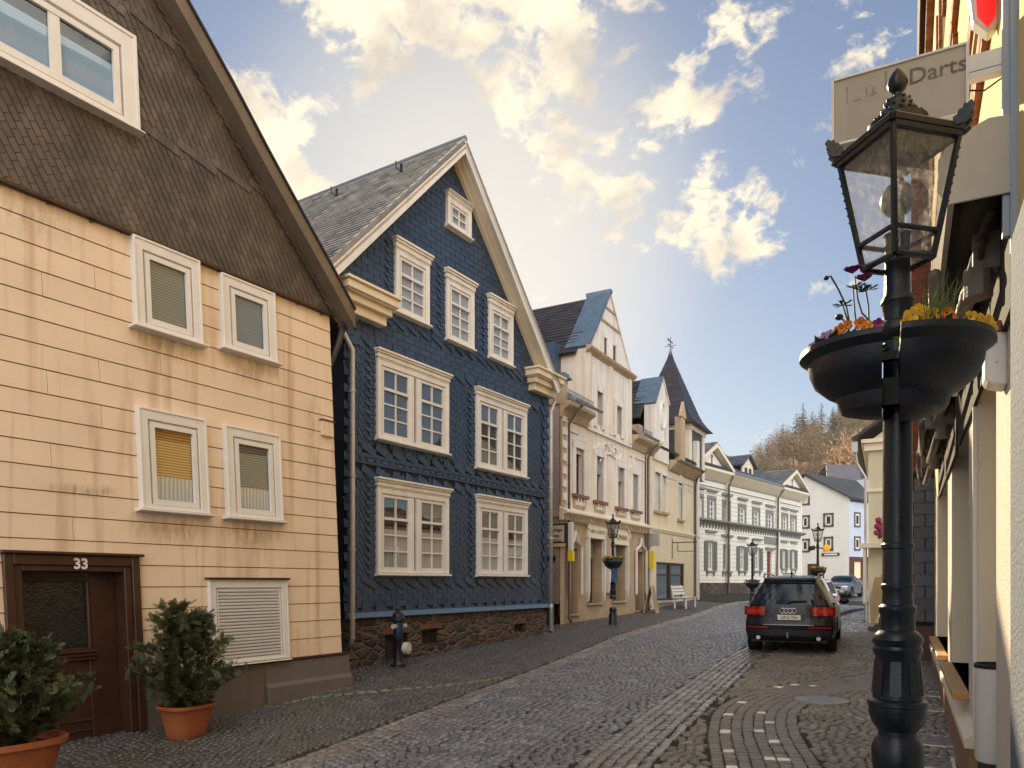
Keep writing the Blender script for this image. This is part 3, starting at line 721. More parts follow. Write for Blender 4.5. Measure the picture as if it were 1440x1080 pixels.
    for sg in (-1, 1):
        q = MB(); xe = ax+sg*(W/2+.18+ev); zE = az-(W/2+.18+ev)*k; L = sqrt((xe-ax)**2+(az-zE)**2)
        V = Vector(((ax-xe)/L, 0, (az-zE)/L)); U = Vector((0,1,0)); Nn = Vector((sg*(az-zE)/L, 0, abs(xe-ax)/L))
        a = Vector((xe, -ov, zE)); c = Vector((ax, -ov, az))
        q.add([a, c, c+Vector((0,10,0)), a+Vector((0,10,0)), a+Nn*.10, c+Nn*.10, c+Nn*.10+Vector((0,10,0)), a+Nn*.10+Vector((0,10,0))], [(0,1,2,3),(4,7,6,5),(0,4,5,1),(1,5,6,2),(2,6,7,3),(3,7,4,0)])
        random.seed(5); tiles3(q, a+Nn*.10, U, V, Nn, lambda u, v: .14 < u < 9.9 and v < L-.02, 10, L, .30, .165, lift=.022)
        rf = q.build('roof', m_rs, R, label='pale slate roof slope' if sg < 0 else None)
        for y in (1.2, 3.2, 5.2, 7.2):
            for v in ((L*.84, L*.40) if sg < 0 else (L*.8,)):
                p = a+Nn*.12+V*v+U*(y+(.9 if v < L*.6 else 0)); h = MB(); h.box(p.x-.02, p.x+.02, p.y-.02, p.y+.02, p.z, p.z+.18); h.tube([p, p+Vector((sg*.18,0,.02)), p+Vector((sg*.18,0,.16))], .014, 6); h.build('snow_hook', m_iron, rf)
        # verge board, soffit
        vb = MB(); d = Nn*-.20
        vb.add([a+Nn*.10, c+Vector((0,0,.15)), c+Vector((0,0,-.20)), a+d, *[p+Vector((0,.035,0)) for p in (a+Nn*.10, c+Vector((0,0,.15)), c+Vector((0,0,-.20)), a+d)]], [(0,1,2,3),(7,6,5,4),(0,4,5,1),(3,2,6,7),(0,3,7,4),(1,5,6,2)])
        vb.build('verge_board', m_whitey, R)
        sf = MB(); 
        for i, (f0, f1, dy) in enumerate(((-.05,.13,.0), (.13,.26,.03), (.26,.42,.06))):
            o_ = Nn*(-.03-dy)
            p0 = a+Vector((0,f0+.05,0))+o_; p1 = c+Vector((0,f0+.05,0))+Vector((0,0,o_.length*-1.4)); p2 = c+Vector((0,f1+.05,0))+Vector((0,0,o_.length*-1.4)); p3 = a+Vector((0,f1+.05,0))+o_
            sf.add([p0,p1,p2,p3, *[p-Nn*.05 for p in (p0,p1,p2,p3)]], [(0,1,2,3),(7,6,5,4),(0,4,5,1),(1,5,6,2),(2,6,7,3),(3,7,4,0)])
        sf.build('soffit', m_cream, R)
    # ridge
    q = MB(); q.tube([(ax,-ov,az+.12),(ax,9.6,az+.12)], .07, 8); q.build('ridge_cap', m_zinc, R)
    # pipes
    pipe(R, [(-.38,-.05,ze-.65),(-.18,-.10,ze-1.0),(.04,-.13,ze-1.3),(.04,-.13,2.6),(.04,-.13,.55),(.04,-.05,.35)], .048, m_zincw, clamps=(5.2,3.6,2.2,.9))
    pipe(R, [(W+.28,-.12,ze-.62),(W+.22,-.12,ze-.75),(W+.06,-.12,ze-1.0),(W+.06,-.12,.98)], .05, m_zincw, clamps=(5.6,4.2,2.8))
    pipe(R, [(W+.06,-.12,1.0),(W+.06,-.12,.9),(W+.06,-.12,.3),(W+.16,-.2,.12)], .066, m_zinc, name='standpipe')
    # side wall face
def stone_mat(name, scale):
    m = bpy.data.materials.new(name); m.use_nodes = True; MATS[name] = m
    nt = m.node_tree; N = nt.nodes; L = nt.links; b = N['Principled BSDF']; b.inputs['Roughness'].default_value = .85
    tc = N.new('ShaderNodeTexCoord'); mp = N.new('ShaderNodeMapping'); L.new(tc.outputs['Object'], mp.inputs[0]); mp.inputs['Scale'].default_value = (1.0, 1.0, 2.0)
    nz = N.new('ShaderNodeTexNoise'); nz.inputs['Scale'].default_value = 2.5; L.new(mp.outputs[0], nz.inputs['Vector'])
    ad = N.new('ShaderNodeVectorMath'); ad.operation = 'ADD'; s_ = N.new('ShaderNodeVectorMath'); s_.operation = 'SCALE'; s_.inputs['Scale'].default_value = .22; L.new(nz.outputs['Color'], s_.inputs[0]); L.new(mp.outputs[0], ad.inputs[0]); L.new(s_.outputs[0], ad.inputs[1])
    v = N.new('ShaderNodeTexVoronoi'); v.inputs['Scale'].default_value = scale; L.new(ad.outputs[0], v.inputs['Vector'])
    ve = N.new('ShaderNodeTexVoronoi'); ve.feature = 'DISTANCE_TO_EDGE'; ve.inputs['Scale'].default_value = scale; L.new(ad.outputs[0], ve.inputs['Vector'])
    r = N.new('ShaderNodeValToRGB'); r.color_ramp.interpolation = 'CONSTANT'
    sp = N.new('ShaderNodeSeparateColor'); L.new(v.outputs['Color'], sp.inputs[0]); L.new(sp.outputs[0], r.inputs[0])
    cols = [(.055,.038,.032), (.085,.055,.042), (.035,.035,.038), (.11,.08,.055), (.070,.058,.05), (.10,.052,.042)]
    e = r.color_ramp.elements; e[0].color = (*cols[0], 1); e[1].position = .2; e[1].color = (*cols[1], 1)
    for i in range(2, 6): q = e.new(i/6+.05); q.color = (*cols[i], 1)
    n2 = N.new('ShaderNodeTexNoise'); n2.inputs['Scale'].default_value = 14; n2.inputs['Detail'].default_value = 6; L.new(tc.outputs['Object'], n2.inputs['Vector'])
    mv = N.new('ShaderNodeMapRange'); L.new(n2.outputs[0], mv.inputs[0]); mv.inputs[1].default_value = .3; mv.inputs[2].default_value = .7; mv.inputs[3].default_value = .55; mv.inputs[4].default_value = 1.5
    sc = N.new('ShaderNodeVectorMath'); sc.operation = 'SCALE'; L.new(r.outputs[0], sc.inputs[0]); L.new(mv.outputs[0], sc.inputs['Scale'])
    er = N.new('ShaderNodeMapRange'); L.new(ve.outputs['Distance'], er.inputs[0]); er.inputs[1].default_value = .025; er.inputs[2].default_value = .06
    mx = N.new('ShaderNodeMix'); mx.data_type = 'RGBA'; L.new(er.outputs[0], mx.inputs[0]); mx.inputs[6].default_value = (.14,.11,.085,1); L.new(sc.outputs[0], mx.inputs[7]); L.new(mx.outputs[2], b.inputs['Base Color'])
    hm = N.new('ShaderNodeMapRange'); L.new(ve.outputs['Distance'], hm.inputs[0]); hm.inputs[1].default_value = 0; hm.inputs[2].default_value = .18
    hh = N.new('ShaderNodeMath'); hh.operation = 'MULTIPLY_ADD'; L.new(n2.outputs[0], hh.inputs[0]); hh.inputs[1].default_value = .5; L.new(hm.outputs[0], hh.inputs[2])
    bp = N.new('ShaderNodeBump'); bp.inputs['Strength'].default_value = .9; bp.inputs['Distance'].default_value = .04; L.new(hh.outputs[0], bp.inputs['Height']); L.new(bp.outputs[0], b.inputs['Normal'])
    return m
blue()
# ------------------------------------------------------------------ CREAM SHOP HOUSE (art nouveau)
FC = Fac(1.47, 23.0, .491, .871)
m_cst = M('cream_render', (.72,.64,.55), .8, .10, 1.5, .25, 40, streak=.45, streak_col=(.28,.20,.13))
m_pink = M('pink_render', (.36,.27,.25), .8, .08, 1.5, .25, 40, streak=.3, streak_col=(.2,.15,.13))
m_och = M('ochre_stone', (.44,.33,.22), .8, .15, 2, .3, 30, streak=.3, streak_col=(.15,.10,.06))
m_ww = M('weathered_white', (.72,.69,.64), .7, .1, 2, .2, 40, streak=.5, streak_col=(.27,.20,.14))
m_rd = M('dark_slate_roof', (.030,.028,.032), .55, .2, 2, .3, 50, attr=.4, rvar=.15)
m_bw = M('dark_brown_window', (.06,.025,.018), .45, .15, 5, .1)
def slab(mb, a, b, c, d, nrm, t):
    """thick slab: quad a b c d offset by t along nrm"""
    nrm = Vector(nrm).normalized()*t; p = [Vector(q) for q in (a,b,c,d)]; r = [q+nrm for q in p]
    mb.add(p+r, [(3,2,1,0),(4,5,6,7),(0,1,5,4),(1,2,6,5),(2,3,7,6),(3,0,4,7)])
def roofplane(q, a, b, c, d, w=.3, h=.2, thick=.08, tiles=True, seed=1):
    """a,b = eave (left,right); d,c = top (left,right)"""
    a,b,c,d = map(Vector,(a,b,c,d)); U=(b-a).normalized(); n=(b-a).cross(d-a).normalized(); V=n.cross(U).normalized()
    if n.z<0: n=-n
    slab(q, a,b,c,d, n, thick)
    if tiles:
        random.seed(seed); lv=(d-a).dot(V); ta=(d-a).dot(U); tb=(c-a).dot(U); lu=(b-a).length
        if lv<0: V=-V; lv=-lv
        o=a+n*thick
        lo=min(0,ta); 
        def test(u,v):
            u+=lo; f=v/lv
            return f<.99 and ta*f+w*.3<u<lu+(tb-lu)*f-w*.3
        tiles3(q, o+U*lo, U, V, n, test, max(lu,tb)-lo+w, lv, w, h, lift=.02)
def cream():
    R = FC.root('cream_shop_house', label='cream plaster shop house with tall curved gable, ochre shopfront and dark roof', cat='house')
    S, Z = FC.S, FC.Z
    W = S(907); zc = Z(799,723); zt = 6.95; g0, g1_ = S(824), S(885.5); D = 9
    up = [FC.R(806,822,624,697), FC.R(835.5,849,636,706), FC.R(866,878.5,652,715), FC.R(887,898,662,719)]
    sh = [(S(799), S(812), 1.05-.0, Z(799,760)-.25), FC.R(827,846,762,848), FC.R(860,879,768,846), (S(893.5), S(905), .55, Z(893,775))]
    sh[0] = (S(799), S(813), .62, Z(799,770)); sh[1] = (S(826), S(846), Z(826,848), Z(826,757)); sh[2] = (S(861), S(879), Z(861,845), Z(861,766))
    holes = [(a+.12,b-.12,c+.05,d-.1) for a,b,c,d in up]
    q = MB(); wallgrid(q, 0, W, zc, zt, holes, 0, .3); q.box(0, W, .32, D, zc, zt); q.build('upper_wall', m_cst, R)
    q = MB(); wallgrid(q, 0, W, -.5, zc, sh, .0, .45); q.box(0, W, .47, D, -.5, zc)
    q.build('shop_wall', m_och, R)
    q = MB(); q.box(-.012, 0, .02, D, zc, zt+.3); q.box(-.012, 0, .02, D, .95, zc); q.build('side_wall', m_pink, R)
    q = MB(); q.box(-.03, 0, .3, D, -.5, .95); q.build('side_plinth', m_dwood, R)
    q = MB(); q.box(-.05, .0, -.05, D, zc-.12, zc+.05); q.build('side_string_course', m_och, R)
    # cornices
    q = MB(); q.prism([(-.28,zc),(-.28,zc+.07),(-.20,zc+.10),(0,zc+.20),(0,zc-.24),(-.10,zc-.22),(-.14,zc-.08)], -.08, W, 'x')
    o = q.build('shop_cornice', m_cream, R, bevel=.01)
    d = MB(); n = 46
    for i in range(n): x = .05+i*(W-.1)/n; d.box(x, x+(W/n)*.55, -.175, -.13, zc-.20, zc-.09)
    d.build('cornice_ornament', m_och, o)
    for x0, x1, nm in ((-.05, g0, 'l'), (g1_, W, 'r')):
        q = MB(); q.prism([(-.36,zt+.04),(-.36,zt+.16),(0,zt+.2),(0,zt-.32),(-.07,zt-.30),(-.16,zt-.08)], x0, x1, 'x'); q.build('eaves_cornice', m_och, R, bevel=.01)
        q = MB(); q.prism([(-.55+.07*cos(t), zt+.18+.07*sin(t)) for t in [pi+pi*i/6 for i in range(7)]], x0-.05, x1, 'x'); q.build('gutter', m_zinc, R)
        q = MB()
        for i in range(int((x1-x0)/.14)): x = x0+.05+i*.14; q.box(x, x+.02, -.30, -.28, zt+.2, zt+.50)
        for z in (.27, .38, .49): q.box(x0, x1, -.30, -.285, zt+z, zt+z+.02)
        q.build('snow_guard', m_zinc, R)
    q = MB(); q.box(g0, g1_, -.08, 0, zt-.32, zt-.22); q.box(0.25, g0-.3, -.05, 0, zt-.62, zt-.58); q.box(g1_, W-.1, -.05, 0, zt-.62, zt-.58); q.build('string_course', m_ww, R)
    # raised ornaments
    def swirl(cx, cz, r, n=2.0, y=-.03):
        q = MB(); pts = [(cx+r*(1-t/ (n*14.))*cos(t*.45), y, cz+r*(1-t/(n*14.))*sin(t*.45)) for t in range(int(n*13))]; q.tube(pts, .025, 5); q.build('relief_scroll', m_ww, R)
    xo = (g0+g1_)/2
    for dx in (-.45, .45): swirl(xo+dx, zt-.75, .22)
    swirl(xo, zt-.62, .16); q = MB(); q.tube([(xo-.9,-.02,zt-1.25),(xo-.6,-.02,zt-.95),(xo,-.03,zt-.85),(xo+.6,-.02,zt-.95),(xo+.9,-.02,zt-1.25)], .03, 5); q.build('relief_garland', m_ww, R)
    for x in (g0-.25, g1_+.3): q = MB(); q.prism([(x-.10,zt-.6),(x+.10,zt-.6),(x+.13,zt-.78),(x,zt-1.15),(x-.13,zt-.78)], -.06, 0); q.build('relief_console', m_ww, R)
    # corner quoins and pilaster
    q = MB(); q.box(0, .22, -.06, 0, zc+.2, zt-.05); q.build('corner_pilaster', m_och, R)
    q = MB()
    for i in range(10): z = zc+.4+i*.4; q.box(.05+.0, .05+.27+(.06 if i % 2 else 0), -.09, -.061, z, z+.22)
    q.build('quoins', m_ww, R)
    # upper windows
    behs = ['dark', 'dark', 'dark', 'shut']
    for i, a in enumerate(up):
        x0, x1, z0, z1 = a
        q = MB(); q.box(x0-.10, x0+.12, -.06, .05, z0+.05, z1); q.box(x1-.12, x1+.10, -.06, .05, z0+.05, z1); q.box(x0-.10, x1+.1, -.07, .05, z1-.1, z1+.14)
        q.prism([(x0-.05,z1+.14),(x1+.05,z1+.14),((x0+x1)/2+.2,z1+.26),((x0+x1)/2,z1+.40),((x0+x1)/2-.2,z1+.26)], -.07, 0)
        c = q.build('window', m_ww, R, bevel=.01, label=('window with its grey roller shutter fully down' if i == 3 else ('window with half lowered shutter' if i else None)))
        q = MB(); q.box(x0-.12, x1+.12, -.13, .1, z0-.04, z0+.06); q.build('sill', M('red_sandstone', (.20,.10,.07), .8, .2, 3, .2, 30), c)
        yy = .16; a0, a1, b0, b1 = x0+.12, x1-.12, z0+.05, z1-.1
        q = MB(); q.box(a0, a0+.07, yy, yy+.05, b0, b1); q.box(a1-.07, a1, yy, yy+.05, b0, b1); q.box(a0, a1, yy, yy+.05, b1-.07, b1); q.box(a0, a1, yy, yy+.05, b0, b0+.08); m_ = (a0+a1)/2; q.box(m_-.035, m_+.035, yy-.01, yy+.05, b0, b1); zz = b0+(b1-b0)*.68; q.box(a0, a1, yy-.01, yy+.05, zz-.04, zz+.04)
        q.build('sash', m_bw, c)
        q = MB(); q.quad((a0,yy+.03,b0),(a1,yy+.03,b0),(a1,yy+.03,b1),(a0,yy+.03,b1)); q.build('pane', m_glassd, c)
        q = MB(); q.box(a0, a1, yy+.1, yy+.11, b0, b1); q.build('room_backing', m_room, c)
        fr = {0: .10, 1: .38, 2: .33, 3: 1.0}[i]
        q = MB(); zz = b1-(b1-b0)*fr
        while zz < b1-.01: q.box(a0, a1, .05, .065, zz+.004, min(zz+.05, b1)); zz += .055
        q.box(a0, a1, .066, .07, b1-(b1-b0)*fr, b1); q.build('roller_shutter', m_shutd if i else m_shut, c)
        # apron panel
        q = MB(); q.box(x0-.02, x1+.02, -.05, 0, zc+.26, z0-.08); q.build('apron_frame', m_och, R); 
        q = MB(); q.box(x0+.08, x1-.08, -.065, 0, zc+.33, z0-.16)
        for k in range(3): xx = x0+.2+(x1-x0-.4)*k/2; q.lathe([(.04,0),(.05,.1),(.02,.2),(.045,.3),(.02,.36)], xx, -.066, 8) if False else q.tube([(xx,-.07,zc+.38),(xx+.03,-.08,zc+.5),(xx-.02,-.08,zc+.6),(xx+.02,-.07,z0-.22)], .022, 5)
        q.build('apron_panel', m_ww, R)
    # shop openings
    m_lit = bpy.data.materials.new('lit_display'); m_lit.use_nodes = True
    b = m_lit.node_tree.nodes['Principled BSDF']; b.inputs['Base Color'].default_value = (.35,.22,.10,1); b.inputs['Emission Color'].default_value = (1,.72,.35,1); b.inputs['Emission Strength'].default_value = .25
    for i, a in enumerate(sh):
        x0, x1, z0, z1 = a
        gx = x0+(x1-x0)*1.0
        q = MB(); y = .42
        q.box(x0, x0+.07, y-.06, y+.02, z0, z1); q.box(x1-.07, x1, y-.06, y+.02, z0, z1); q.box(x0, x1, y-.06, y+.02, z1-.08, z1); q.box(x0, x1, y-.06, y+.02, z0, z0+.08)
        if i == 3: q.box(x0, x1, y-.02, y+.02, z0, z0+.5); q.box(x0, x1, y-.06, y, z0+.5, z0+.56)
        c = q.build('shop_window' if i in (1, 2) else 'shop_door', m_bw, R)
        q = MB(); q.quad((x0,y-.01,z0),(x1,y-.01,z0),(x1,y-.01,z1),(x0,y-.01,z1)); q.build('pane', m_glassd, c)
        q = MB(); q.box(x0+.05, x1-.05, y+.012, y+.016, z0, z1); q.build('display_backing', m_lit if i in (1,) else m_room, c)
        if i in (0, 1, 2):
            q = MB(); zz = z1-(.62 if i else .45)
            while zz < z1: q.box(x0+.01, x1-.01, y-.11, y-.09, zz+.004, zz+.055); zz += .06
            q.box(x0, x1, y-.089, y-.06, z1-.62, z1); q.build('roller_shutter', m_shutd, c)
        q = MB(); q.box(x0-.08, x1+.08, -.10, .3, z0-.07, z0) ; q.build('sill', m_och, c)
        # trim
        q = MB()
        if i in (1, 2):
            cx_ = (x0+x1)/2; hw = (x1-x0)/2+.16; n = 12; zs = z1+.02
            po = [(cx_+hw*cos(pi*k/n), zs+.28+.42*sin(pi*k/n)) for k in range(n+1)]
            q.prism([(cx_-hw, zs)]+[(cx_+hw, zs)][:0]+[(cx_+hw, zs)]+po, -.10, .0)
            sgn = q.build('shop_sign', m_cream, c)
            t = MB(); ring = [(cx_+(hw+.02)*cos(pi*k/n), -.12, zs+.28+.46*sin(pi*k/n)) for k in range(n+1)]; t.tube(ring, .05, 6); t.build('arch_moulding', m_ww, c)
            t = MB(); text_into(t, "UHREN - SCHMUCK" if i == 1 else "AUMANN", .17 if i == 1 else .30, (cx_, -.104, zs+.16), (1,0,0), (0,0,1), .004, sx=.9); t.build('lettering', m_dwood, c)
            t = MB()
            for xx in (x0-.12, x1+.02): t.box(xx, xx+.10, -.12, 0, z0+.4, zs+.35); t.prism([(xx-.04,z0+.4),(xx+.14,z0+.4),(xx+.05,z0+.05)], -.10, 0)
            t.build('pilaster_strip', m_ww, c)
        else:
            cx_ = (x0+x1)/2; pts = [(x0-.10,-.08,z0+.6),(x0-.10,-.08,z1+.05),(x0+.05,-.08,z1+.12),(cx_-.12,-.08,z1+.22),(cx_,-.08,z1+.50),(cx_+.12,-.08,z1+.22),(x1-.05,-.08,z1+.12),(x1+.10,-.08,z1+.05),(x1+.10,-.08,z0+.6)]
            q.tube(pts, .05, 6); q.build('door_moulding', m_ww, c)
    # gable front
    zg = Z(824,489); za = Z(856,414); xa = S(855.5)
    wz = [FC.R(835.5,846,590,535), FC.R(862.5,872.5,605,560)]
    wz = [(S(834),S(846),zt-.15,Z(835,545)), (S(862),S(873),zt-.15,Z(863,566))]
    q = MB(); wallgrid(q, g0, g1_, zt-.2, zg, [(a+.12,b-.12,c+.0,d-.1) for a,b,c,d in wz], -.05, .25); q.box(g0, g1_, .26, 4, zt-.2, zg)
    q.add([(g0,-.05,zt-.2),(g0,.3,zt-.2),(g0,.3,zg),(g0,-.05,zg)],[(0,1,2,3)])
    n = 10; gl = [(g0+(xa-g0)*(t/n), zg+(za-zg)*(t/n)**1.08) for t in range(n+1)]; gr = [(xa+(g1_-xa)*(t/n), za-(za-zg)*(t/n)**.94) for t in range(1, n+1)]
    q.prism(gl+gr, -.05, .3)
    q.build('gable_wall', m_ww, R)
    q = MB()
    for xx in (g0, (g0+g1_)/2-.15, g1_-.28): q.box(xx, xx+.28, -.09, -.05, zt-.2, zg)
    q.build('gable_pilaster_strips', m_cst, R)
    q = MB(); q.prism([(-.22,zg-.04),(-.25,zg+.03),(-.05,zg+.10),(-.05,zg-.16)], g0-.12, g1_+.16, 'x'); [q.box(xa-(za-zz)*(xa-g0)/(za-zg)*.93, xa+(za-zz)*(g1_-xa)/(za-zg)*.97, -.09, -.05, zz, zz+.07) for zz in (Z(842,449), Z(848,432))]; q.build('gable_cornice', m_och, R)
    for a in wz:
        x0, x1, z0, z1 = a
        q = MB(); q.box(x0-.08, x0+.12, -.12, .0, z0, z1+.1); q.box(x1-.12, x1+.08, -.12, .0, z0, z1+.1); q.box(x0+.12, x1-.12, -.12, .0, z1-.1, z1+.1)
        c = q.build('window', m_ww, R, bevel=.01)
        q = MB(); m_ = (x0+x1)/2; q.box(x0+.12,x0+.18,.14,.18,z0,z1-.1); q.box(x1-.18,x1-.12,.14,.18,z0,z1-.1); q.box(m_-.03,m_+.03,.14,.18,z0,z1-.1); q.box(x0+.12,x1-.12,.14,.18,z0+(z1-z0)*.6,z0+(z1-z0)*.6+.06); q.build('sash', m_bw, c)
        q = MB(); q.box(x0+.12,x1-.12,.185,.19,z0,z1-.1); q.build('pane', M('dim_pane',(.02,.022,.025),.06,0,1,0,spec=.8), c)
    for (xl, xr, yt, yb) in ((845.5,850.5,474,501),(858,863,485,509)):
        a = FC.R(xl,xr,yt,yb); q = MB(); q.box(a[0]-.06,a[0]+.03,-.10,-.05,a[2],a[3]+.05); q.box(a[1]-.03,a[1]+.06,-.10,-.05,a[2],a[3]+.05); q.box(a[0],a[1],-.10,-.05,a[3],a[3]+.08)
        c = q.build('window', m_ww, R); q = MB(); q.box(a[0]+.03,a[1]-.03,-.07,-.052,a[2],a[3]); q.build('pane', MATS['dim_pane'], c)
    # coping
    q = MB(); 
    for (x0,z0),(x1,z1) in zip(gl, gl[1:]): slab(q, (x0-.02,-.12,z0),(x1-.02,-.12,z1),(x1-.02,.75,z1),(x0-.02,.75,z0), (-(z1-z0),0,(x1-x0)), .10)
    q.box(xa-.14, xa+.05, -.14, .8, za, za+.12); q.build('lead_coping', m_lead, R)
    q = MB()
    for (x0,z0),(x1,z1) in zip([gl[-1]]+gr, gr): slab(q, (x0,-.10,z0),(x1,-.10,z1),(x1,.3,z1),(x0,.3,z0), (-(z1-z0),0,(x1-x0)), .06)
    q.build('stone_coping', m_ww, R)
    # cross roof behind the gable
    el = 9.0 if False else zg+.25; sl = (za-zg)/(xa-g0); xe = xa-(za-el)/sl-.35; 
    q = MB(); roofplane(q, (xe,.3,el-.35*sl),(xe,D,el-.35*sl),(xa,D,za-.1),(xa,.3,za-.1), seed=4, w=.28, h=.18)
    roofplane(q, (2*xa-xe,.3,el-.35*sl),(2*xa-xe,D,el-.35*sl),(xa,D,za-.1),(xa,.3,za-.1), tiles=False)
    q.prism([(xe+.1,zt),(2*xa-xe-.1,zt),(2*xa-xe-.1,el-.5*sl),(xa,za-.3),(xe+.1,el-.5*sl)], D-.2, D)
    q.build('roof', m_rd, R)
    # dormer cheek + lower roof slope
    q = MB(); q.box(g0-.02, g0+.0, -.04, .9, zt, zg+.1); q.build('gable_return', m_cst, R)
    q = MB(); q.box(g0-.5, g0-.03, .9, 4.5, zt, zg+.2); q.build('slate_cheek', MATS['blue_slate'], R)
    q = MB(); roofplane(q, (-.05,-.1,zt+.12),(g0-.05,-.1,zt+.12),(g0-.05,1.3,zt+1.5),(-.05,1.3,zt+1.5), seed=9); roofplane(q, (g1_,-.1,zt+.12),(W,-.1,zt+.12),(W,2.6,zg),(g1_,2.6,zg), seed=10)
    roofplane(q, (-.05,1.3,zt+1.5),(xe+.6,1.3,zt+1.5),(xe+.6,4.5,zt+2.4),(-.05,4.5,zt+2.4), seed=11); q.build('mansard_roof', m_rd, R)
    q = MB(); q.box(-.06, .22, -.15, .4, zt+.1, zt+.85); o = q.build('corner_pier', m_och, R); q = MB(); q.box(-.16,.32,-.25,.5,zt+.85,zt+.92); q.box(-.1,.26,-.19,.44,zt+.92,zt+1.02); q.build('pier_cap', m_lead, o)
    # gas meter wire star on the side wall
    q = MB(); 
    for k in range(3):
        a_ = pi*k/3+.3; q.tube([(-.03,.55-.16*cos(a_),5.5-.16*sin(a_)),(-.03,.55+.16*cos(a_),5.5+.16*sin(a_))], .02, 5)
    q.build('wall_anchor', m_iron, R)
    # pipes
    pipe(R, [(.55,-.5,zt+.12),(.45,-.3,zt-.15),(.38,-.12,zt-.45),(.38,-.12,2.2),(.38,-.12,.5),(.38,-.2,.35)], .04, M('brown_pipe',(.10,.07,.06),.5,.1,3,0), clamps=(5.2,4.0,2.4,1.2))
    pipe(R, [(W+.15,-.5,zt+.1),(W-.05,-.3,zt-.2),(W-.02,-.12,zt-.5),(W-.02,-.12,2.2),(W-.02,-.12,.7),(W-.02,-.2,.5)], .04, MATS['brown_pipe'], clamps=(5.2,4.0))
cream()

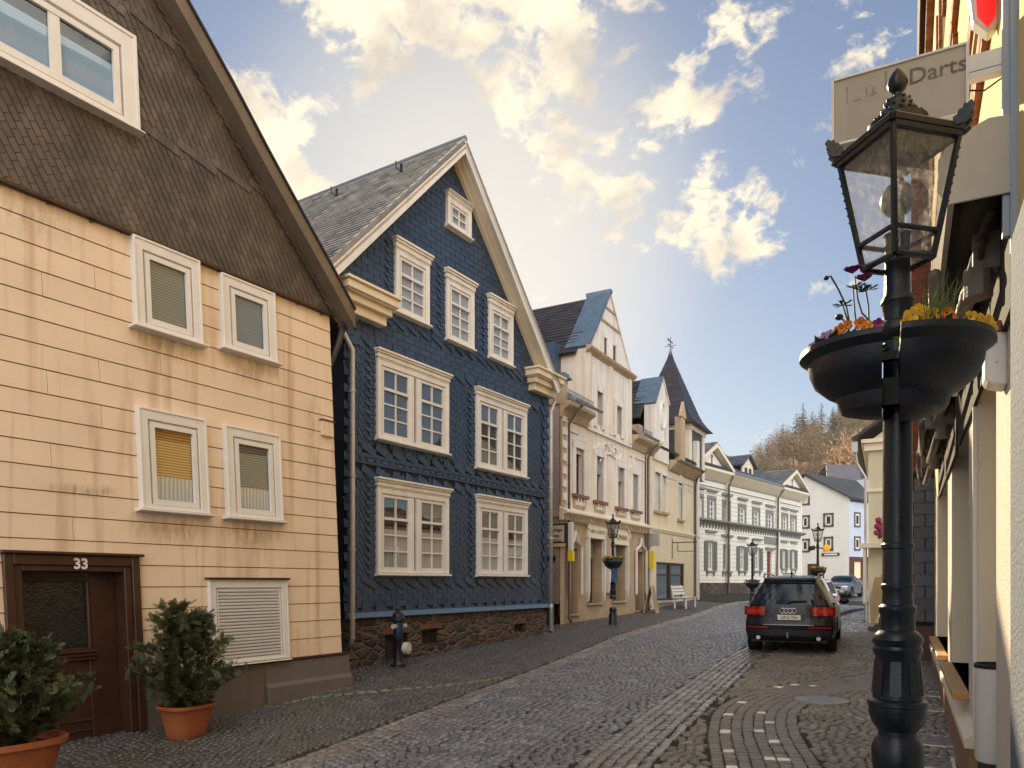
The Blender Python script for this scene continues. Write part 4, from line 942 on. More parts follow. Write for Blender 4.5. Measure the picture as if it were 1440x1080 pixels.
# ------------------------------------------------------------------ TOWER HOUSE
def tower():
    S, Z = FC.S, FC.Z
    s0 = S(908.5); s1 = S(979); FT = Fac(FC.x+FC.dx*s0, FC.y+FC.dy*s0, FC.dx, FC.dy)
    R = FT.root('turret_house', label='pale cream corner house with a dark pointed slate turret and weathervane', cat='house')
    S, Z = FT.S, FT.Z; W = S(979); D = 9
    zt = Z(940,650)-.05; zs = Z(916,741)
    m_t = M('pale_yellow_render', (.72,.63,.46), .8, .08, 1.4, .2, 40, streak=.4, streak_col=(.32,.23,.12))
    sh = FT.R(922,964,790,843); up = [FT.R(920,928,663,717), FT.R(930.5,937,668,719), FT.R(952.5,959.5,678,729)]
    sh = (S(923), S(963), Z(923,845), Z(923,790))
    holes = [sh]+[(a,b,c,d) for a,b,c,d in up]
    q = MB(); wallgrid(q, 0, W-.35, -.2, zt, holes, 0, .22); q.box(0, W, .3, D, -.2, zt); q.build('wall', m_t, R)
    q = MB(); q.box(W-.36, W+.02, -.16, .3, -.2, zt+1.6); q.build('corner_pier', m_ww, R)
    q = MB(); q.box(0, W-.36, -.09, 0, zs-.06, zs+.02); q.box(0, W-.36, -.05, 0, zs-.14, zs-.06); q.box(W-.36,W+.04,-.20,-.16,zs-.1,zs+.02); q.build('string_course', m_cream, R)
    # shop window
    x0,x1,z0,z1 = sh; q = MB(); y=.12
    for a,b in ((x0,x0+.1),(x1-.1,x1),((x0+x1)/2-.12,(x0+x1)/2+.12)): q.box(a,b,y-.06,y+.02,z0,z1)
    q.box(x0,x1,y-.06,y+.02,z1-.1,z1); q.box(x0,x1,y-.06,y+.02,z0,z0+.08); q.box(x0,x1,y-.04,y+.02,z1-.55,z1-.5)
    c = q.build('shop_window', m_bw, R); q = MB(); q.quad((x0,y,z0),(x1,y,z0),(x1,y,z1),(x0,y,z1)); q.build('pane', m_glass, c); q = MB(); q.box(x0,x1,y+.03,y+.05,z0,z1); q.build('window_film', M('green_grey_film',(.10,.14,.11),.6,.1,1,0), c)
    q = MB(); q.box(x0-.12,x1+.12,-.08,.1,z0-.09,z0); q.build('sill', m_white, c)
    for i, a in enumerate(up):
        x0,x1,z0,z1 = a
        q = MB(); q.box(x0-.08,x0,-.05,.1,z0,z1+.1); q.box(x1,x1+.08,-.05,.1,z0,z1+.1); q.box(x0,x1,-.05,.1,z1,z1+.1)
        if i == 2: q.prism([(x0-.1,z1+.1),(x1+.1,z1+.1),((x0+x1)/2,z1+.45)], -.06, 0)
        c = q.build('window', m_ww, R); q = MB(); q.box(x0-.1,x1+.1,-.12,0,z0-.12,z0-.02); q.build('sill', m_och, c)
        q = MB(); zz=z0
        while zz<z1: q.box(x0,x1,.07,.085,zz+.004,min(zz+.05,z1)); zz+=.055
        q.box(x0,x1,.086,.1,z0,z1); q.build('roller_shutter', m_shut, c)
    q = MB(); n = 14
    for i in range(n): x = S(936)+i*(W-.5-S(936))/n; q.ball((x+.1,-.02,zt-.55),.10,6,(1,.4,1.2)); q.prism([(x,zt-.75),(x+.2,zt-.75),(x+.1,zt-.95)],-.03,0)
    q.build('relief_frieze', m_ww, R)
    q = MB(); q.prism([(-.40,zt+.0),(-.40,zt+.12),(0,zt+.15),(0,zt-.3),(-.1,zt-.28)], S(939), W-.36, 'x'); q.prism([(-.40,zt+.35),(-.40,zt+.47),(0,zt+.5),(0,zt+.0),(-.1,zt+.05)], 0, S(917), 'x'); q.build('eaves_cornice', m_och, R)
    q = MB(); q.prism([(-.48+.07*cos(t), zt+.14+.07*sin(t)) for t in [pi+pi*i/6 for i in range(7)]], S(939), W-.3, 'x'); q.build('gutter', m_zinc, R)
    # gable dormer
    g0, g1_ = S(917.5), S(938); zg = Z(917.5,568); za = Z(929,532); xa = S(928.5)
    q = MB(); q.prism([(g0,zt-.1),(g1_,zt-.1),(g1_,Z(938,570)),(xa,za),(g0,zg)], -.08, .35); q.build('gable_wall', m_ww, R)
    q = MB(); zc = zg-.3
    q.tube([(xa+.28*cos(2*pi*k/16), -.1, zc+.55*sin(2*pi*k/16)) for k in range(17)], .07, 6, cap=False); q.tube([(xa,-.1,zc-.5),(xa,-.1,zc-1.1)], .05, 6); q.build('cartouche', m_ww, R)
    q = MB(); slab(q,(g0,-.15,zg),(xa,-.15,za),(xa,.8,za),(g0,.8,zg),(-(za-zg),0,xa-g0),.08); q.build('lead_coping', m_lead, R)
    q = MB(); slab(q,(xa,-.13,za),(g1_,-.13,Z(938,570)),(g1_,.3,Z(938,570)),(xa,.3,za),((za-zg),0,g1_-xa),.06); q.build('stone_coping', m_ww, R)
    sl=(za-zg)/(xa-g0); q = MB(); roofplane(q,(g0-.5,.35,zg-.5*sl),(g0-.5,7,zg-.5*sl),(xa,7,za-.05),(xa,.35,za-.05),seed=3); roofplane(q,(2*xa-g0+.5,.35,zg-.5*sl),(2*xa-g0+.5,7,zg-.5*sl),(xa,7,za-.05),(xa,.35,za-.05),tiles=False); 
    roofplane(q,(0,-.1,zt+.45),(W-.3,-.1,zt+.45),(W-.6,4,zg+.4),(0,4,zg+.4),seed=8); q.build('roof', m_rd, R)
    q = MB(); q.box(0,g0-.3,.3,1.5,zt+.5,zt+1.2); c = q.build('side_dormer', m_och, R)
    # turret
    cx = S(941.5, -1.4); cy = 1.35; h = 1.28; zb = zt-.1; ze = Z(960,600,-.6)
    q = MB(); q.box(cx-h, cx+h, cy-h, cy+h, zb, ze); t = q.build('turret', MATS['blue_slate'] if False else M('turret_slate',(.06,.06,.07),.6,.2,3,.3,40,attr=.2), R)
    q = MB()
    for xx in (cx-h-.03, cx+h-.35): q.box(xx, xx+.38, cy-h-.05, cy-h+.2, zb, ze)
    q.box(cx+h-.3, cx+h+.04, cy+h-.3, cy+h+.04, zb, ze); q.box(cx-h-.1,cx+h+.1,cy-h-.1,cy+h+.1,ze-.28,ze); q.build('turret_trim', m_cream, t)
    q = MB(); xd = S(954); q.box(xd-.32,xd+.32,cy-h-.28,cy-h,zb,ze-.15); q.prism([(xd-.42,ze-.15),(xd+.42,ze-.15),(xd,ze+.55)],cy-h-.32,cy-h-.2); q.build('turret_dormer', m_och, t)
    q = MB(); za = Z(941.5,492,-1.4); H = za-ze; prof = [(h*1.42,-.10),(h*1.18,.28),(h*.98,.75),(h*.78,1.45)]
    lv = [(1.30*1.28,-.08)] 
    levels = [(1.30,-.06),(1.12,.20),(.96,.50),(.84,.85)]+[(.84-(.84-.10)*f_, .85+(H*.88-.85)*f_) for f_ in (.2,.4,.6,.8,1.0)]+[(.05,H*.95),(.0,H)]
    random.seed(2)
    ring = lambda r: [(cx+h*r*a, cy+h*r*b) for a, b in ((-1,-1),(1,-1),(1,1),(-1,1))]
    for (r0,zz0),(r1,zz1) in zip(levels, levels[1:]):
        A = ring(r0); B = ring(r1)
        for k in range(4):
            k2 = (k+1)%4; m = max(1,int((zz1-zz0)/.22))
            for j in range(m):
                f0=j/m; f1=(j+1)/m
                def L(P,Q,f): return (P[0]+(Q[0]-P[0])*f, P[1]+(Q[1]-P[1])*f)
                pa,pb = L(A[k],B[k],f0),L(A[k2],B[k2],f0); pc,pd = L(A[k2],B[k2],f1),L(A[k],B[k],f1)
                nn = max(1,int(sqrt((pb[0]-pa[0])**2+(pb[1]-pa[1])**2)/.2)); e=.012
                for i in range(nn):
                    q.val=min(1,max(0,random.gauss(.5,.2))); u0,u1=i/nn,(i+1)/nn
                    p0=L(pa,pb,u0);p1=L(pa,pb,u1);p2=L(pd,pc,u1);p3=L(pd,pc,u0)
                    nx,ny=((0,-1),(1,0),(0,1),(-1,0))[k]
                    q.add([(p0[0]+nx*e,p0[1]+ny*e,ze+zz0+(zz1-zz0)*f0),(p1[0]+nx*e,p1[1]+ny*e,ze+zz0+(zz1-zz0)*f0),(p2[0],p2[1],ze+zz0+(zz1-zz0)*f1),(p3[0],p3[1],ze+zz0+(zz1-zz0)*f1)],[(0,1,2,3)])
    A=ring(1.30); q.add([(x,y,ze-.06) for x,y in A],[(3,2,1,0)])
    sp = q.build('spire', M('spire_slate',(.026,.022,.030),.5,.2,2,.3,40,attr=.35,rvar=.12), t)
    q = MB(); q.lathe([(.0,H-.4),(.10,H-.4),(.07,H-.1),(.03,H+.05),(.02,H+.1)],cx,cy,8); q.v=[(a,b,c+ze) for a,b,c in q.v]; q.build('spire_tip', m_lead, sp)
    vroot = MB(); z=za; vroot.tube([(cx,cy,z-.1),(cx,cy,z+.62)],.016,6); vroot.tube([(cx-.28,cy,z+.18),(cx+.28,cy,z+.18)],.012,5); vroot.tube([(cx,cy-.28,z+.18),(cx,cy+.28,z+.18)],.012,5); vroot.tube([(cx-.35,cy,z+.40),(cx+.32,cy,z+.40)],.014,5)
    vroot.prism([(cx-.42,z+.33),(cx-.22,z+.36),(cx-.22,z+.44),(cx-.42,z+.47)],cy-.01,cy+.01); vroot.prism([(cx+.36,z+.40),(cx+.24,z+.34),(cx+.24,z+.46)],cy-.01,cy+.01)
    for xx in (-.28,.28): vroot.ball((cx+xx,cy,z+.18),.045,6)
    vroot.ball((cx,cy,z+.40),.05,6); vroot.build('weathervane', m_iron, t)
    pipe(R, [(W-.45,-.48,zt+.1),(W-.5,-.2,zt-.2),(W-.43,-.08,zt-.5),(W-.43,-.08,2.2),(W-.43,-.08,.95),(W-.43,-.15,.8)], .045, MATS['brown_pipe'], clamps=(4.0,))
    pipe(R, [(.14,-.3,zt+.5),(.14,-.1,zt),(.14,-.1,3.5),(.14,-.1,.8),(.14,-.15,.6)], .045, m_zincw, clamps=(4.8,3.2))
    # protruding lit shop sign (yellow box), bracket sign frame
    return FT, R
FT, _tr = tower()

# ------------------------------------------------------------------ TOWN HALL
FH = Fac(.2453*42, 42, .638, .770)
def hall():
    F = FH; S, Z = F.S, F.Z
    R = F.root('green_trimmed_hall', label='long pale villa with grey green shutters, pediments and a stone plinth', cat='building')
    m_h = M('pale_boarded_render', (.80,.77,.69), .75, .06, 1.2, .1, 40)
    m_hj = M('board_joint', (.34,.34,.29), .8, .05, 1, 0)
    m_g = M('grey_green_trim', (.22,.235,.215), .55, .08, 3, .05)
    m_gs = M('grey_green_shutter', (.17,.19,.175), .55, .08, 3, .1)
    x0, x1 = S(966), S(1127); xm0, xm1 = S(1021.5), S(1092)
    zp = 1.58; zs = Z(985,731); ze = Z(1023,667)-.15; D = 10
    lower = [('s',989.5,1007.5,760,803),('n',1016,1027,766,804),('s',1035,1051,768,803),('s',1056,1072,770,803),('s',1096.5,1107.5,772,800),('s',1110,1120.5,773,800)]
    upper = [(981.5,987.5,683,733),(993,1007.5,686,735),(1014,1028,692,738),(1036,1050,698,742),(1056,1069.5,703,745),(1075,1088.5,708,748),(1097.5,1108.5,712,750),(1110,1120.5,715,751)]
    U = [F.R(*u) for u in upper]; Lw = [(k, F.R(a,b,c,d)) for k,a,b,c,d in lower]
    holes = []
    for i,(a,b,c,d) in enumerate(U): m = .30*(b-a) if i else .1; holes.append((a+m*.75,b-m*.75,c+.15,d-.62))
    for k,(a,b,c,d) in Lw: m = (b-a)*(.31 if k=='s' else .14); holes.append((a+m,b-m,c+.1,d-.05))
    dr = (S(1078.5),S(1085),zp-.35,Z(1078,775)); holes.append(dr)
    q = MB(); wallgrid(q, x0, x1, zp, ze, holes, 0, .2); q.box(x0, x1, .25, D, zp, ze); q.build('wall', m_h, R)
    q = MB(); z = zp+.15
    while z < ze-.9:
        for a,b in ((x0,x1),):
            xs = a
            hs = sorted([h for h in holes if h[2] < z < h[3]])
            for h in hs+[(b,b,0,0)]:
                if h[0] > xs: q.box(xs, h[0], -.006, 0, z, z+.02)
                xs = h[1]
        z += .26
    q.build('board_joints', m_hj, R)
    q = MB(); q.box(x0, x1, -.12, .2, -.3, zp); q.build('plinth', MATS['rubble_stone'], R)
    # risalit projection edges
    q = MB(); q.box(xm0-.12, xm0, -.18, 0, zp, ze+.1); q.box(xm1, xm1+.12, -.18, 0, zp, ze+.1); q.box(x1-.25,x1,-.05,0,zp,ze); q.build('pilaster', m_h, R)
    q = MB(); q.prism([(-.30,zs),(-.30,zs+.10),(0,zs+.14),(0,zs-.10),(-.08,zs-.10)], x0, x1+.2, 'x'); q.build('string_course', m_g, R)
    q = MB(); n = 44
    for i in range(n): x = x0+.3+i*(x1-x0-.5)/n; q.prism([(-.20,zs-.02),(0,zs-.02),(0,zs-.42),(-.05,zs-.36)], x, x+.14, 'x')
    q.build('bracket_row', m_g, R)
    q = MB(); q.box(x0, x1, -.04, 0, ze-.85, ze-.80); q.box(x0, x1, -.03, 0, ze-.5, ze-.46); q.build('frieze_moulding', m_g, R)
    q = MB(); q.prism([(-.50,ze+.02),(-.50,ze+.16),(0,ze+.2),(0,ze-.45),(-.12,ze-.35)], x0, x1+.3, 'x'); q.build('eaves_cornice', m_cream, R)
    q = MB(); q.box(xm0, xm1, -.60, -.46, ze+.10, ze+.24); q.build('gutter', m_zinc, R)
    for i,(a,b,c,d) in enumerate(U):
        h = holes[i]; q = MB()
        q.box(h[0]-.2,h[0]-.02,-.05,.02,h[2]-.1,h[3]+.1); q.box(h[1]+.02,h[1]+.2,-.05,.02,h[2]-.1,h[3]+.1); q.box(h[0]-.2,h[1]+.2,-.06,.02,h[3]+.02,h[3]+.2); q.box(h[0]-.2,h[1]+.2,-.08,0,h[2]-.14,h[2]-.02)
        q.box(h[0]-.28,h[1]+.28,-.16,0,h[3]+.45,h[3]+.58); q.box(h[0]-.18,h[1]+.18,-.05,0,h[3]+.2,h[3]+.22)
        c_ = q.build('window', m_g, R)
        hallwin(c_, h)
    for j,(k,(a,b,c,d)) in enumerate(Lw):
        h = holes[len(U)+j]; q = MB()
        q.box(h[0]-.10,h[0],-.03,.03,h[2]-.1,h[3]+.1); q.box(h[1],h[1]+.10,-.03,.03,h[2]-.1,h[3]+.1); q.box(h[0],h[1],-.03,.03,h[3],h[3]+.1); q.box(h[0]-.25,h[1]+.25,-.12,0,h[2]-.16,h[2]-.06)
        q.box(h[0]-.35,h[1]+.35,-.16,0,h[3]+.55,h[3]+.66)
        for xx in (h[0]-.2,h[1]+.06): q.prism([(-.1,h[2]-.17),(0,h[2]-.17),(0,h[2]-.42)],xx,xx+.14,'x')
        c_ = q.build('window', m_g, R); hallwin(c_, h)
        if k == 's':
            for sx in (-1,1):
                q = MB(); wd = (h[1]-h[0])*.62; e = h[0]-.10 if sx<0 else h[1]+.10; a0,a1 = (e-wd,e) if sx<0 else (e,e+wd)
                q.box(a0,a1,-.07,-.035,h[2]-.05,h[3]+.05)
                for zz in np.arange(h[2]+.05,h[3]-.05,.07): q.box(a0+.06,a1-.06,-.085,-.07,zz,zz+.035)
                q.build('shutter', m_gs, c_)
    a,b,c,d = dr; q = MB(); q.box(a,b,.1,.16,c,d-.75); q.box(a,b,.1,.16,d-.7,d); q.build('door', M('red_brown_door',(.16,.035,.02),.5,.15,4,.1), R)
    q = MB(); q.box(a-.35,b+.35,-.18,0,d+.1,d+.25); q.box(a-.5,b+1.0,-.08,0,d+.5,d+.95); q.build('door_canopy', m_g, R)
    q = MB(); q.box(a-.6,b+.6,-1.3,-.13,-.3,zp-.35); q.box(b+.6,b+1.2,-1.3,-.13,-.3,zp-.7); q.build('entrance_landing', MATS['rubble_stone'], R)
    q = MB()
    for x in np.arange(a-.6,b+2.6,.14): q.box(x,x+.02,-1.28,-1.26,zp-.35-(max(0,x-b-.6)*.4),zp+.6-(max(0,x-b-.6)*.4))
    q.box(a-.6,b+.6,-1.29,-1.25,zp+.6,zp+.64); q.tube([(b+.6,-1.27,zp+.62),(b+2.6,-1.27,zp-.18)],.025,6); q.build('railing', m_iron, R)
    # pediments + roofs
    zr = ze+3.0
    for (a,b,lab) in ((S(971),S(1022.5),0),(S(1091),S(1130),1)):
        xc = (a+b)/2; ap = Z(997,629)+.0 if lab==0 else Z(1113,666)
        q = MB(); q.prism([(a+.3,ze+.15),(b-.3,ze+.15),(xc,ap-.2)], -.12, .3); q.build('pediment', m_h, R)
        q = MB(); w_=.26
        for sx in (-1,1):
            e = a if sx<0 else b
            slab(q,(e,-.5,ze+.1),(xc,-.5,ap-.04),(xc,.3,ap-.04),(e,.3,ze+.1),(0,0,1),.22)
        q.build('pediment_moulding', m_cream, R)
        q = MB(); xx=xc; q.ball((xx,-.14,ze+.9),.10,6); q.box(xx-.06,xx+.06,-.16,-.12,ze+.4,ze+.9); q.build('pediment_ornament', m_g, R)
        q = MB()
        roofplane(q,(a-.05,-.45,ze+.33),(a-.05,8,ze+.33),(xc,8,ap+.20),(xc,-.45,ap+.20),seed=2); roofplane(q,(b+.05,-.45,ze+.33),(b+.05,8,ze+.33),(xc,8,ap+.20),(xc,-.45,ap+.20),seed=3)
        q.build('gable_roof', m_rb, R)
    q = MB(); roofplane(q,(x0,-.45,ze+.2),(x1,-.45,ze+.2),(x1-2,4.5,zr),(x0,4.5,zr),seed=6,w=.34,h=.26); roofplane(q,(x0,9.5,ze+.2),(x1,9.5,ze+.2),(x1-2,4.5,zr),(x0,4.5,zr),tiles=False); roofplane(q,(x1,-.45,ze+.2),(x1,9.5,ze+.2),(x1-2,4.5,zr),(x1-2,4.5,zr),tiles=False); q.build('roof', m_rb, R)
    # dormer
    a,b = S(1045),S(1060.5); zd0=ze+.35; zd1=Z(1046,653); zda = Z(1053.5,643)
    q = MB(); q.box(a+.1,b-.1,.15,3.5,zd0,zd1); d_=q.build('dormer', m_rd, R); q=MB(); q.box(a+.05,b-.05,.05,.16,zd0-.1,zd1); q.prism([(a+.05,zd1),(b-.05,zd1),((a+b)/2,zda)],.05,.16); q.build('dormer_front', m_cream, d_)
    q = MB(); xm=(a+b)/2
    for u,v in ((a+.35,xm-.12),(xm+.12,b-.35)): q.box(u,v,.03,.05,zd0+.1,zd1-.15)
    q.build('dormer_pane', MATS['dim_pane'], d_)
    q = MB(); roofplane(q,(a-.3,-.15,zd1-.12),(a-.3,4.5,zd1-.12),(xm,4.5,zda+.1),(xm,-.15,zda+.1),seed=5); roofplane(q,(b+.3,-.15,zd1-.12),(b+.3,4.5,zd1-.12),(xm,4.5,zda+.1),(xm,-.15,zda+.1),tiles=False); q.build('dormer_roof', m_rb, d_)
    q = MB(); q.box(S(1001),S(1009),2.5,3.3,zr-1.2,zr+.25); c_=q.build('chimney', MATS['old_red_brick'] if 'old_red_brick' in MATS else m_och, R); q=MB(); q.box(S(999),S(1011),2.2,3.6,zr+.35,zr+.43); q.build('chimney_cap', m_rd, c_)
    pipe(R,[(xm0-.1,-.5,ze),(xm0-.2,-.25,ze-.6),(xm0-.2,-.22,2.2),(xm0-.2,-.22,1.0),(xm0-.2,-.3,.9)],.06,MATS['brown_pipe'])
    pipe(R,[(xm1+.1,-.5,ze),(xm1-.2,-.2,ze-.6),(xm1-.2,-.1,2.2),(xm1-.2,-.1,1.2),(xm1-.2,-.2,1.1)],.06,MATS['brown_pipe'])
m_rb = M('blue_grey_slate_roof', (.075,.085,.105), .45, .25, 2, .3, 50, attr=.4, rvar=.15)
def hallwin(c, h):
    a,b,z0,z1 = h; y=.10; q = MB()
    q.box(a,a+.09,y-.05,y,z0,z1); q.box(b-.09,b,y-.05,y,z0,z1); q.box(a,b,y-.05,y,z0,z0+.1); q.box(a,b,y-.05,y,z1-.09,z1); m=(a+b)/2; q.box(m-.055,m+.055,y-.05,y,z0,z1); zz=z0+(z1-z0)*.66; q.box(a,b,y-.05,y,zz-.05,zz+.05)
    for k in (1,2): zk=z0+(zz-z0)*k/3; q.box(a,b,y-.03,y,zk-.02,zk+.02)
    q.build('sash', m_white, c)
    q = MB(); q.box(a,b,y+.004,y+.01,z0,z1); q.build('pane', M('dim_pane',(.02,.022,.025),.06,0,1,0,spec=.8), c)
hall()

# ------------------------------------------------------------------ FAR WHITE HOUSE and the roofs behind
def far():
    # left face towards us: corner pixel 1194 at 66 m
    cx, cy = (1194-720)/FPX*66, 66.0
    L = (-.70, .714)   # direction from the corner to the left/back
    l0 = Fac(cx, cy, -L[0], -L[1])      # local +x runs from back-left to the corner
    R = empty('white_corner_house', (cx, cy, 0), l0.rz, label='tall white corner house with brown framed windows and a dark shopfront at the far bend', cat='house')
    S, Z = l0.S, l0.Z
    m_w1 = M('warm_white_render', (.72,.70,.66), .8, .06, 1, .2, 20); m_w2 = M('blue_white_render', (.50,.55,.66), .8, .05, 1, .2, 20)
    x0 = S(1118); zr = Z(1194,700); xa = S(1132); za = Z(1132,670); g=0.5
    q = MB(); q.prism([(x0,g-1),(0,g-1),(0,zr),(xa,za),(x0,Z(1119,683))], 0, .3); q.build('gable_wall', m_w1, R)
    wl = [F for F in ((1126,1139,692,711),(1126.5,1139,725,744),(1158,1172.5,722,741.5),(1126,1139,758,777),(1158.5,1172,755,775))]
    m_bf = M('brown_window_surround', (.10,.07,.06), .6,.1,3,0)
    for i, w in enumerate(wl):
        a = l0.R(*w); q = MB(); t=.16
        q.box(a[0],a[0]+t,-.06,0,a[2],a[3]); q.box(a[1]-t,a[1],-.06,0,a[2],a[3]); q.box(a[0],a[1],-.06,0,a[2],a[2]+t); q.box(a[0],a[1],-.06,0,a[3]-t,a[3]); c=q.build('window', m_bf, R)
        q = MB(); s=.13; e=t
        q.box(a[0]+e,a[0]+e+s,-.03,0,a[2]+e,a[3]-e); q.box(a[1]-e-s,a[1]-e,-.03,0,a[2]+e,a[3]-e); q.box(a[0]+e,a[1]-e,-.03,0,a[2]+e,a[2]+e+s); q.box(a[0]+e,a[1]-e,-.03,0,a[3]-e-s,a[3]-e); q.build('sash', m_white, c)
        q = MB(); q.box(a[0]+.2,a[1]-.2,-.012,0,a[2]+.2,a[3]-.2); q.build('pane', MATS['dim_pane'] if i else m_pleat, c)
    q = MB(); q.box(S(1156),S(1181),-.12,-.06,Z(1156,782),Z(1156,778)); o=q.build('name_board', M('dark_board',(.04,.03,.03),.6,.1,1,0), R); q=MB(); text_into(q,"PIZZERIA",.3,((S(1156)+S(1181))/2,-.125,Z(1156,782)+.03),(1,0,0),(0,0,1),.004,sx=1.4) if False else q.box(S(1160),S(1178),-.124,-.12,Z(1156,781),Z(1156,779)); q.build('lettering', m_white, o)
    q = MB(); q.box(S(1136),S(1152),-.05,0,Z(1136,812),Z(1136,793)); q.build('ground_door', m_dwood, R)
    # right (street) face, recedes to the right
    r = Fac(cx, cy, .86, .51)
    ang = r.rz - l0.rz
    def RX(p):   # r-local -> l0-local
        x,y,z = p; X = x*cos(ang)-y*sin(ang); Y = x*sin(ang)+y*cos(ang); return (X,Y,z)
    def rb(q,nm,m,par): q.v=[RX(p) for p in q.v]; return q.build(nm,m,par)
    rw = r.S(1216); rw2 = r.S(1236); zt = r.Z(1200,706); zs = r.Z(1200,783)
    q = MB(); q.box(0,rw,0,6,zs,zt); rb(q,'street_wall',m_w2,R)
    q = MB(); q.prism([(rw,zs),(rw2,zs),(rw2,zt+2.2),(rw+(rw2-rw)*.9,zt+2.4),(rw,zt-.1)],-.25,6); rb(q,'corner_bay',m_w2,R)
    q = MB(); wallgrid(q,0,rw2,.5,zs,[(r.S(1201),r.S(1213),r.Z(1201,813),r.Z(1201,790)),(r.S(1220),r.S(1226),.6,r.Z(1220,793))],-.04,.5); rb(q,'shopfront',M('maroon_shopfront',(.09,.03,.02),.5,.15,2,.1),R)
    q = MB(); q.box(r.S(1201),r.S(1213),.2,.25,r.Z(1201,813),r.Z(1201,790)); rb(q,'shop_window',m_litpale,R)
    q = MB(); q.box(r.S(1220),r.S(1226),.2,.25,.6,r.Z(1220,793)); rb(q,'shop_door',m_zinc,R)
    for w in ((1201,1209.5,720,741),(1201,1209.5,754,774)):
        a = r.R(*w); q=MB(); t=.14
        q.box(a[0],a[0]+t,-.06,0,a[2],a[3]); q.box(a[1]-t,a[1],-.06,0,a[2],a[3]); q.box(a[0],a[1],-.06,0,a[2],a[2]+t); q.box(a[0],a[1],-.06,0,a[3]-t,a[3]); c=rb(q,'window',m_bf,R)
        q=MB(); q.box(a[0]+t,a[1]-t,-.03,0,a[2]+t,a[3]-t); rb(q,'sash',m_white,c); q=MB(); q.box(a[0]+t+.12,a[1]-t-.12,-.04,-.03,a[2]+t+.15,a[3]-t-.15); rb(q,'pane',MATS['dim_pane'],c)
    # roof: from gable edge up and over
    B = lambda x,y,z: Vector((x,y,z))
    q = MB(); ridge_b = 9.0; e0=Vector(RX((0,-.3,zt+.0))); e1=Vector(RX((rw+.2,-.3,zt))); 
    roofplane(q,(0.2,-.3,zr-.1),tuple(e1),(xa+6,10,za-.9),(xa,-.3,za+.15),seed=3,w=.5,h=.35,thick=.15)
    roofplane(q,(x0-.5,-.3,Z(1119,683)-.2),(x0-.5,10,Z(1119,683)-.2),(xa,10,za+.15),(xa,-.3,za+.15),tiles=False,thick=.15)
    q.build('roof', M('dark_grey_roof',(.05,.055,.06),.6,.25,1.5,.3,30,attr=.3), R)
    q = MB(); q.box(xa+3,xa+4.3,5,6,za-1.0,za+.9); c=q.build('chimney', m_lead, R); q=MB(); q.box(xa+2.8,xa+4.5,4.8,6.2,za+.9,za+1.0); q.build('chimney_cap', m_rd, c)
    # a house further back: two roof slopes
    b0 = Vector(((1180-720)/FPX*80, 80, 0)); R2 = empty('grey_roofed_house', b0, radians(10), label='house behind the white corner house, only its broad slate roof showing', cat='house')
    zz = EYE+(819-700)/FPX*80; ztop = EYE+(819-648)/FPX*84
    q = MB(); q.box(-1,14,0,8,1,zz-.3); q.build('wall', m_w1, R2)
    q = MB(); roofplane(q,(-1.5,-.5,zz-1.2),(14.5,-.5,zz-1.2),(14.5,4,ztop),(1.0,4,ztop-.5),seed=2,w=.5,h=.35); roofplane(q,(-1.5,8.5,zz-1),(14.5,8.5,zz-1),(14.5,4,ztop),(1.0,4,ztop-.5),tiles=False); q.build('roof', M('slate_roof_far',(.10,.10,.115),.55,.2,1,.3,30,attr=.3), R2)
    q = MB(); q.box(9.0,9.2,1.6,1.8,zz+1.4,zz+2.0); q.build('roof_vent', m_iron, R2)
m_litpale = bpy.data.materials.new('lit_shop_window'); m_litpale.use_nodes = True
_b = m_litpale.node_tree.nodes['Principled BSDF']; _b.inputs['Base Color'].default_value = (.5,.35,.25,1); _b.inputs['Emission Color'].default_value = (1,.75,.5,1); _b.inputs['Emission Strength'].default_value = .35
far()
# ------------------------------------------------------------------ NEAR RIGHT HOUSE
FR = Fac(.434, -.227, -.464, -.886)
m_sty = M('yellow_stucco', (.80,.64,.33), .9, .06, 1.2, .6, 70)
m_stw = M('cream_stucco', (.74,.67,.58), .9, .05, 1.2, .7, 70)
m_rev = M('smooth_cream_reveal', (.76,.68,.52), .7, .04, 1.2, .08, 20)
m_obr = M('orange_brick', (.36,.12,.04), .8, .3, 4, .4, 30, attr=.35)
m_rbr = M('dark_red_brick', (.16,.035,.02), .8, .3, 4, .4, 30, attr=.35)
m_tile = M('orange_sill', (.50,.27,.09), .5, .1, 3, .1, 20)
def bricks(q, x0, x1, z0, z1, y0, y1, bl=.24, bh=.075, g=.010):
    r = 0; z = z0
    while z < z1-.02:
        x = x0-(bl/2 if r % 2 else 0)
        while x < x1:
            a, b = max(x, x0), min(x+bl-g, x1)
            if b-a > .02: q.val = min(1,max(0,random.gauss(.5,.2))); q.box(a, b, y0+random.uniform(-.002,.002), y1, z, min(z+bh-g, z1))
            x += bl
        z += bh; r += 1
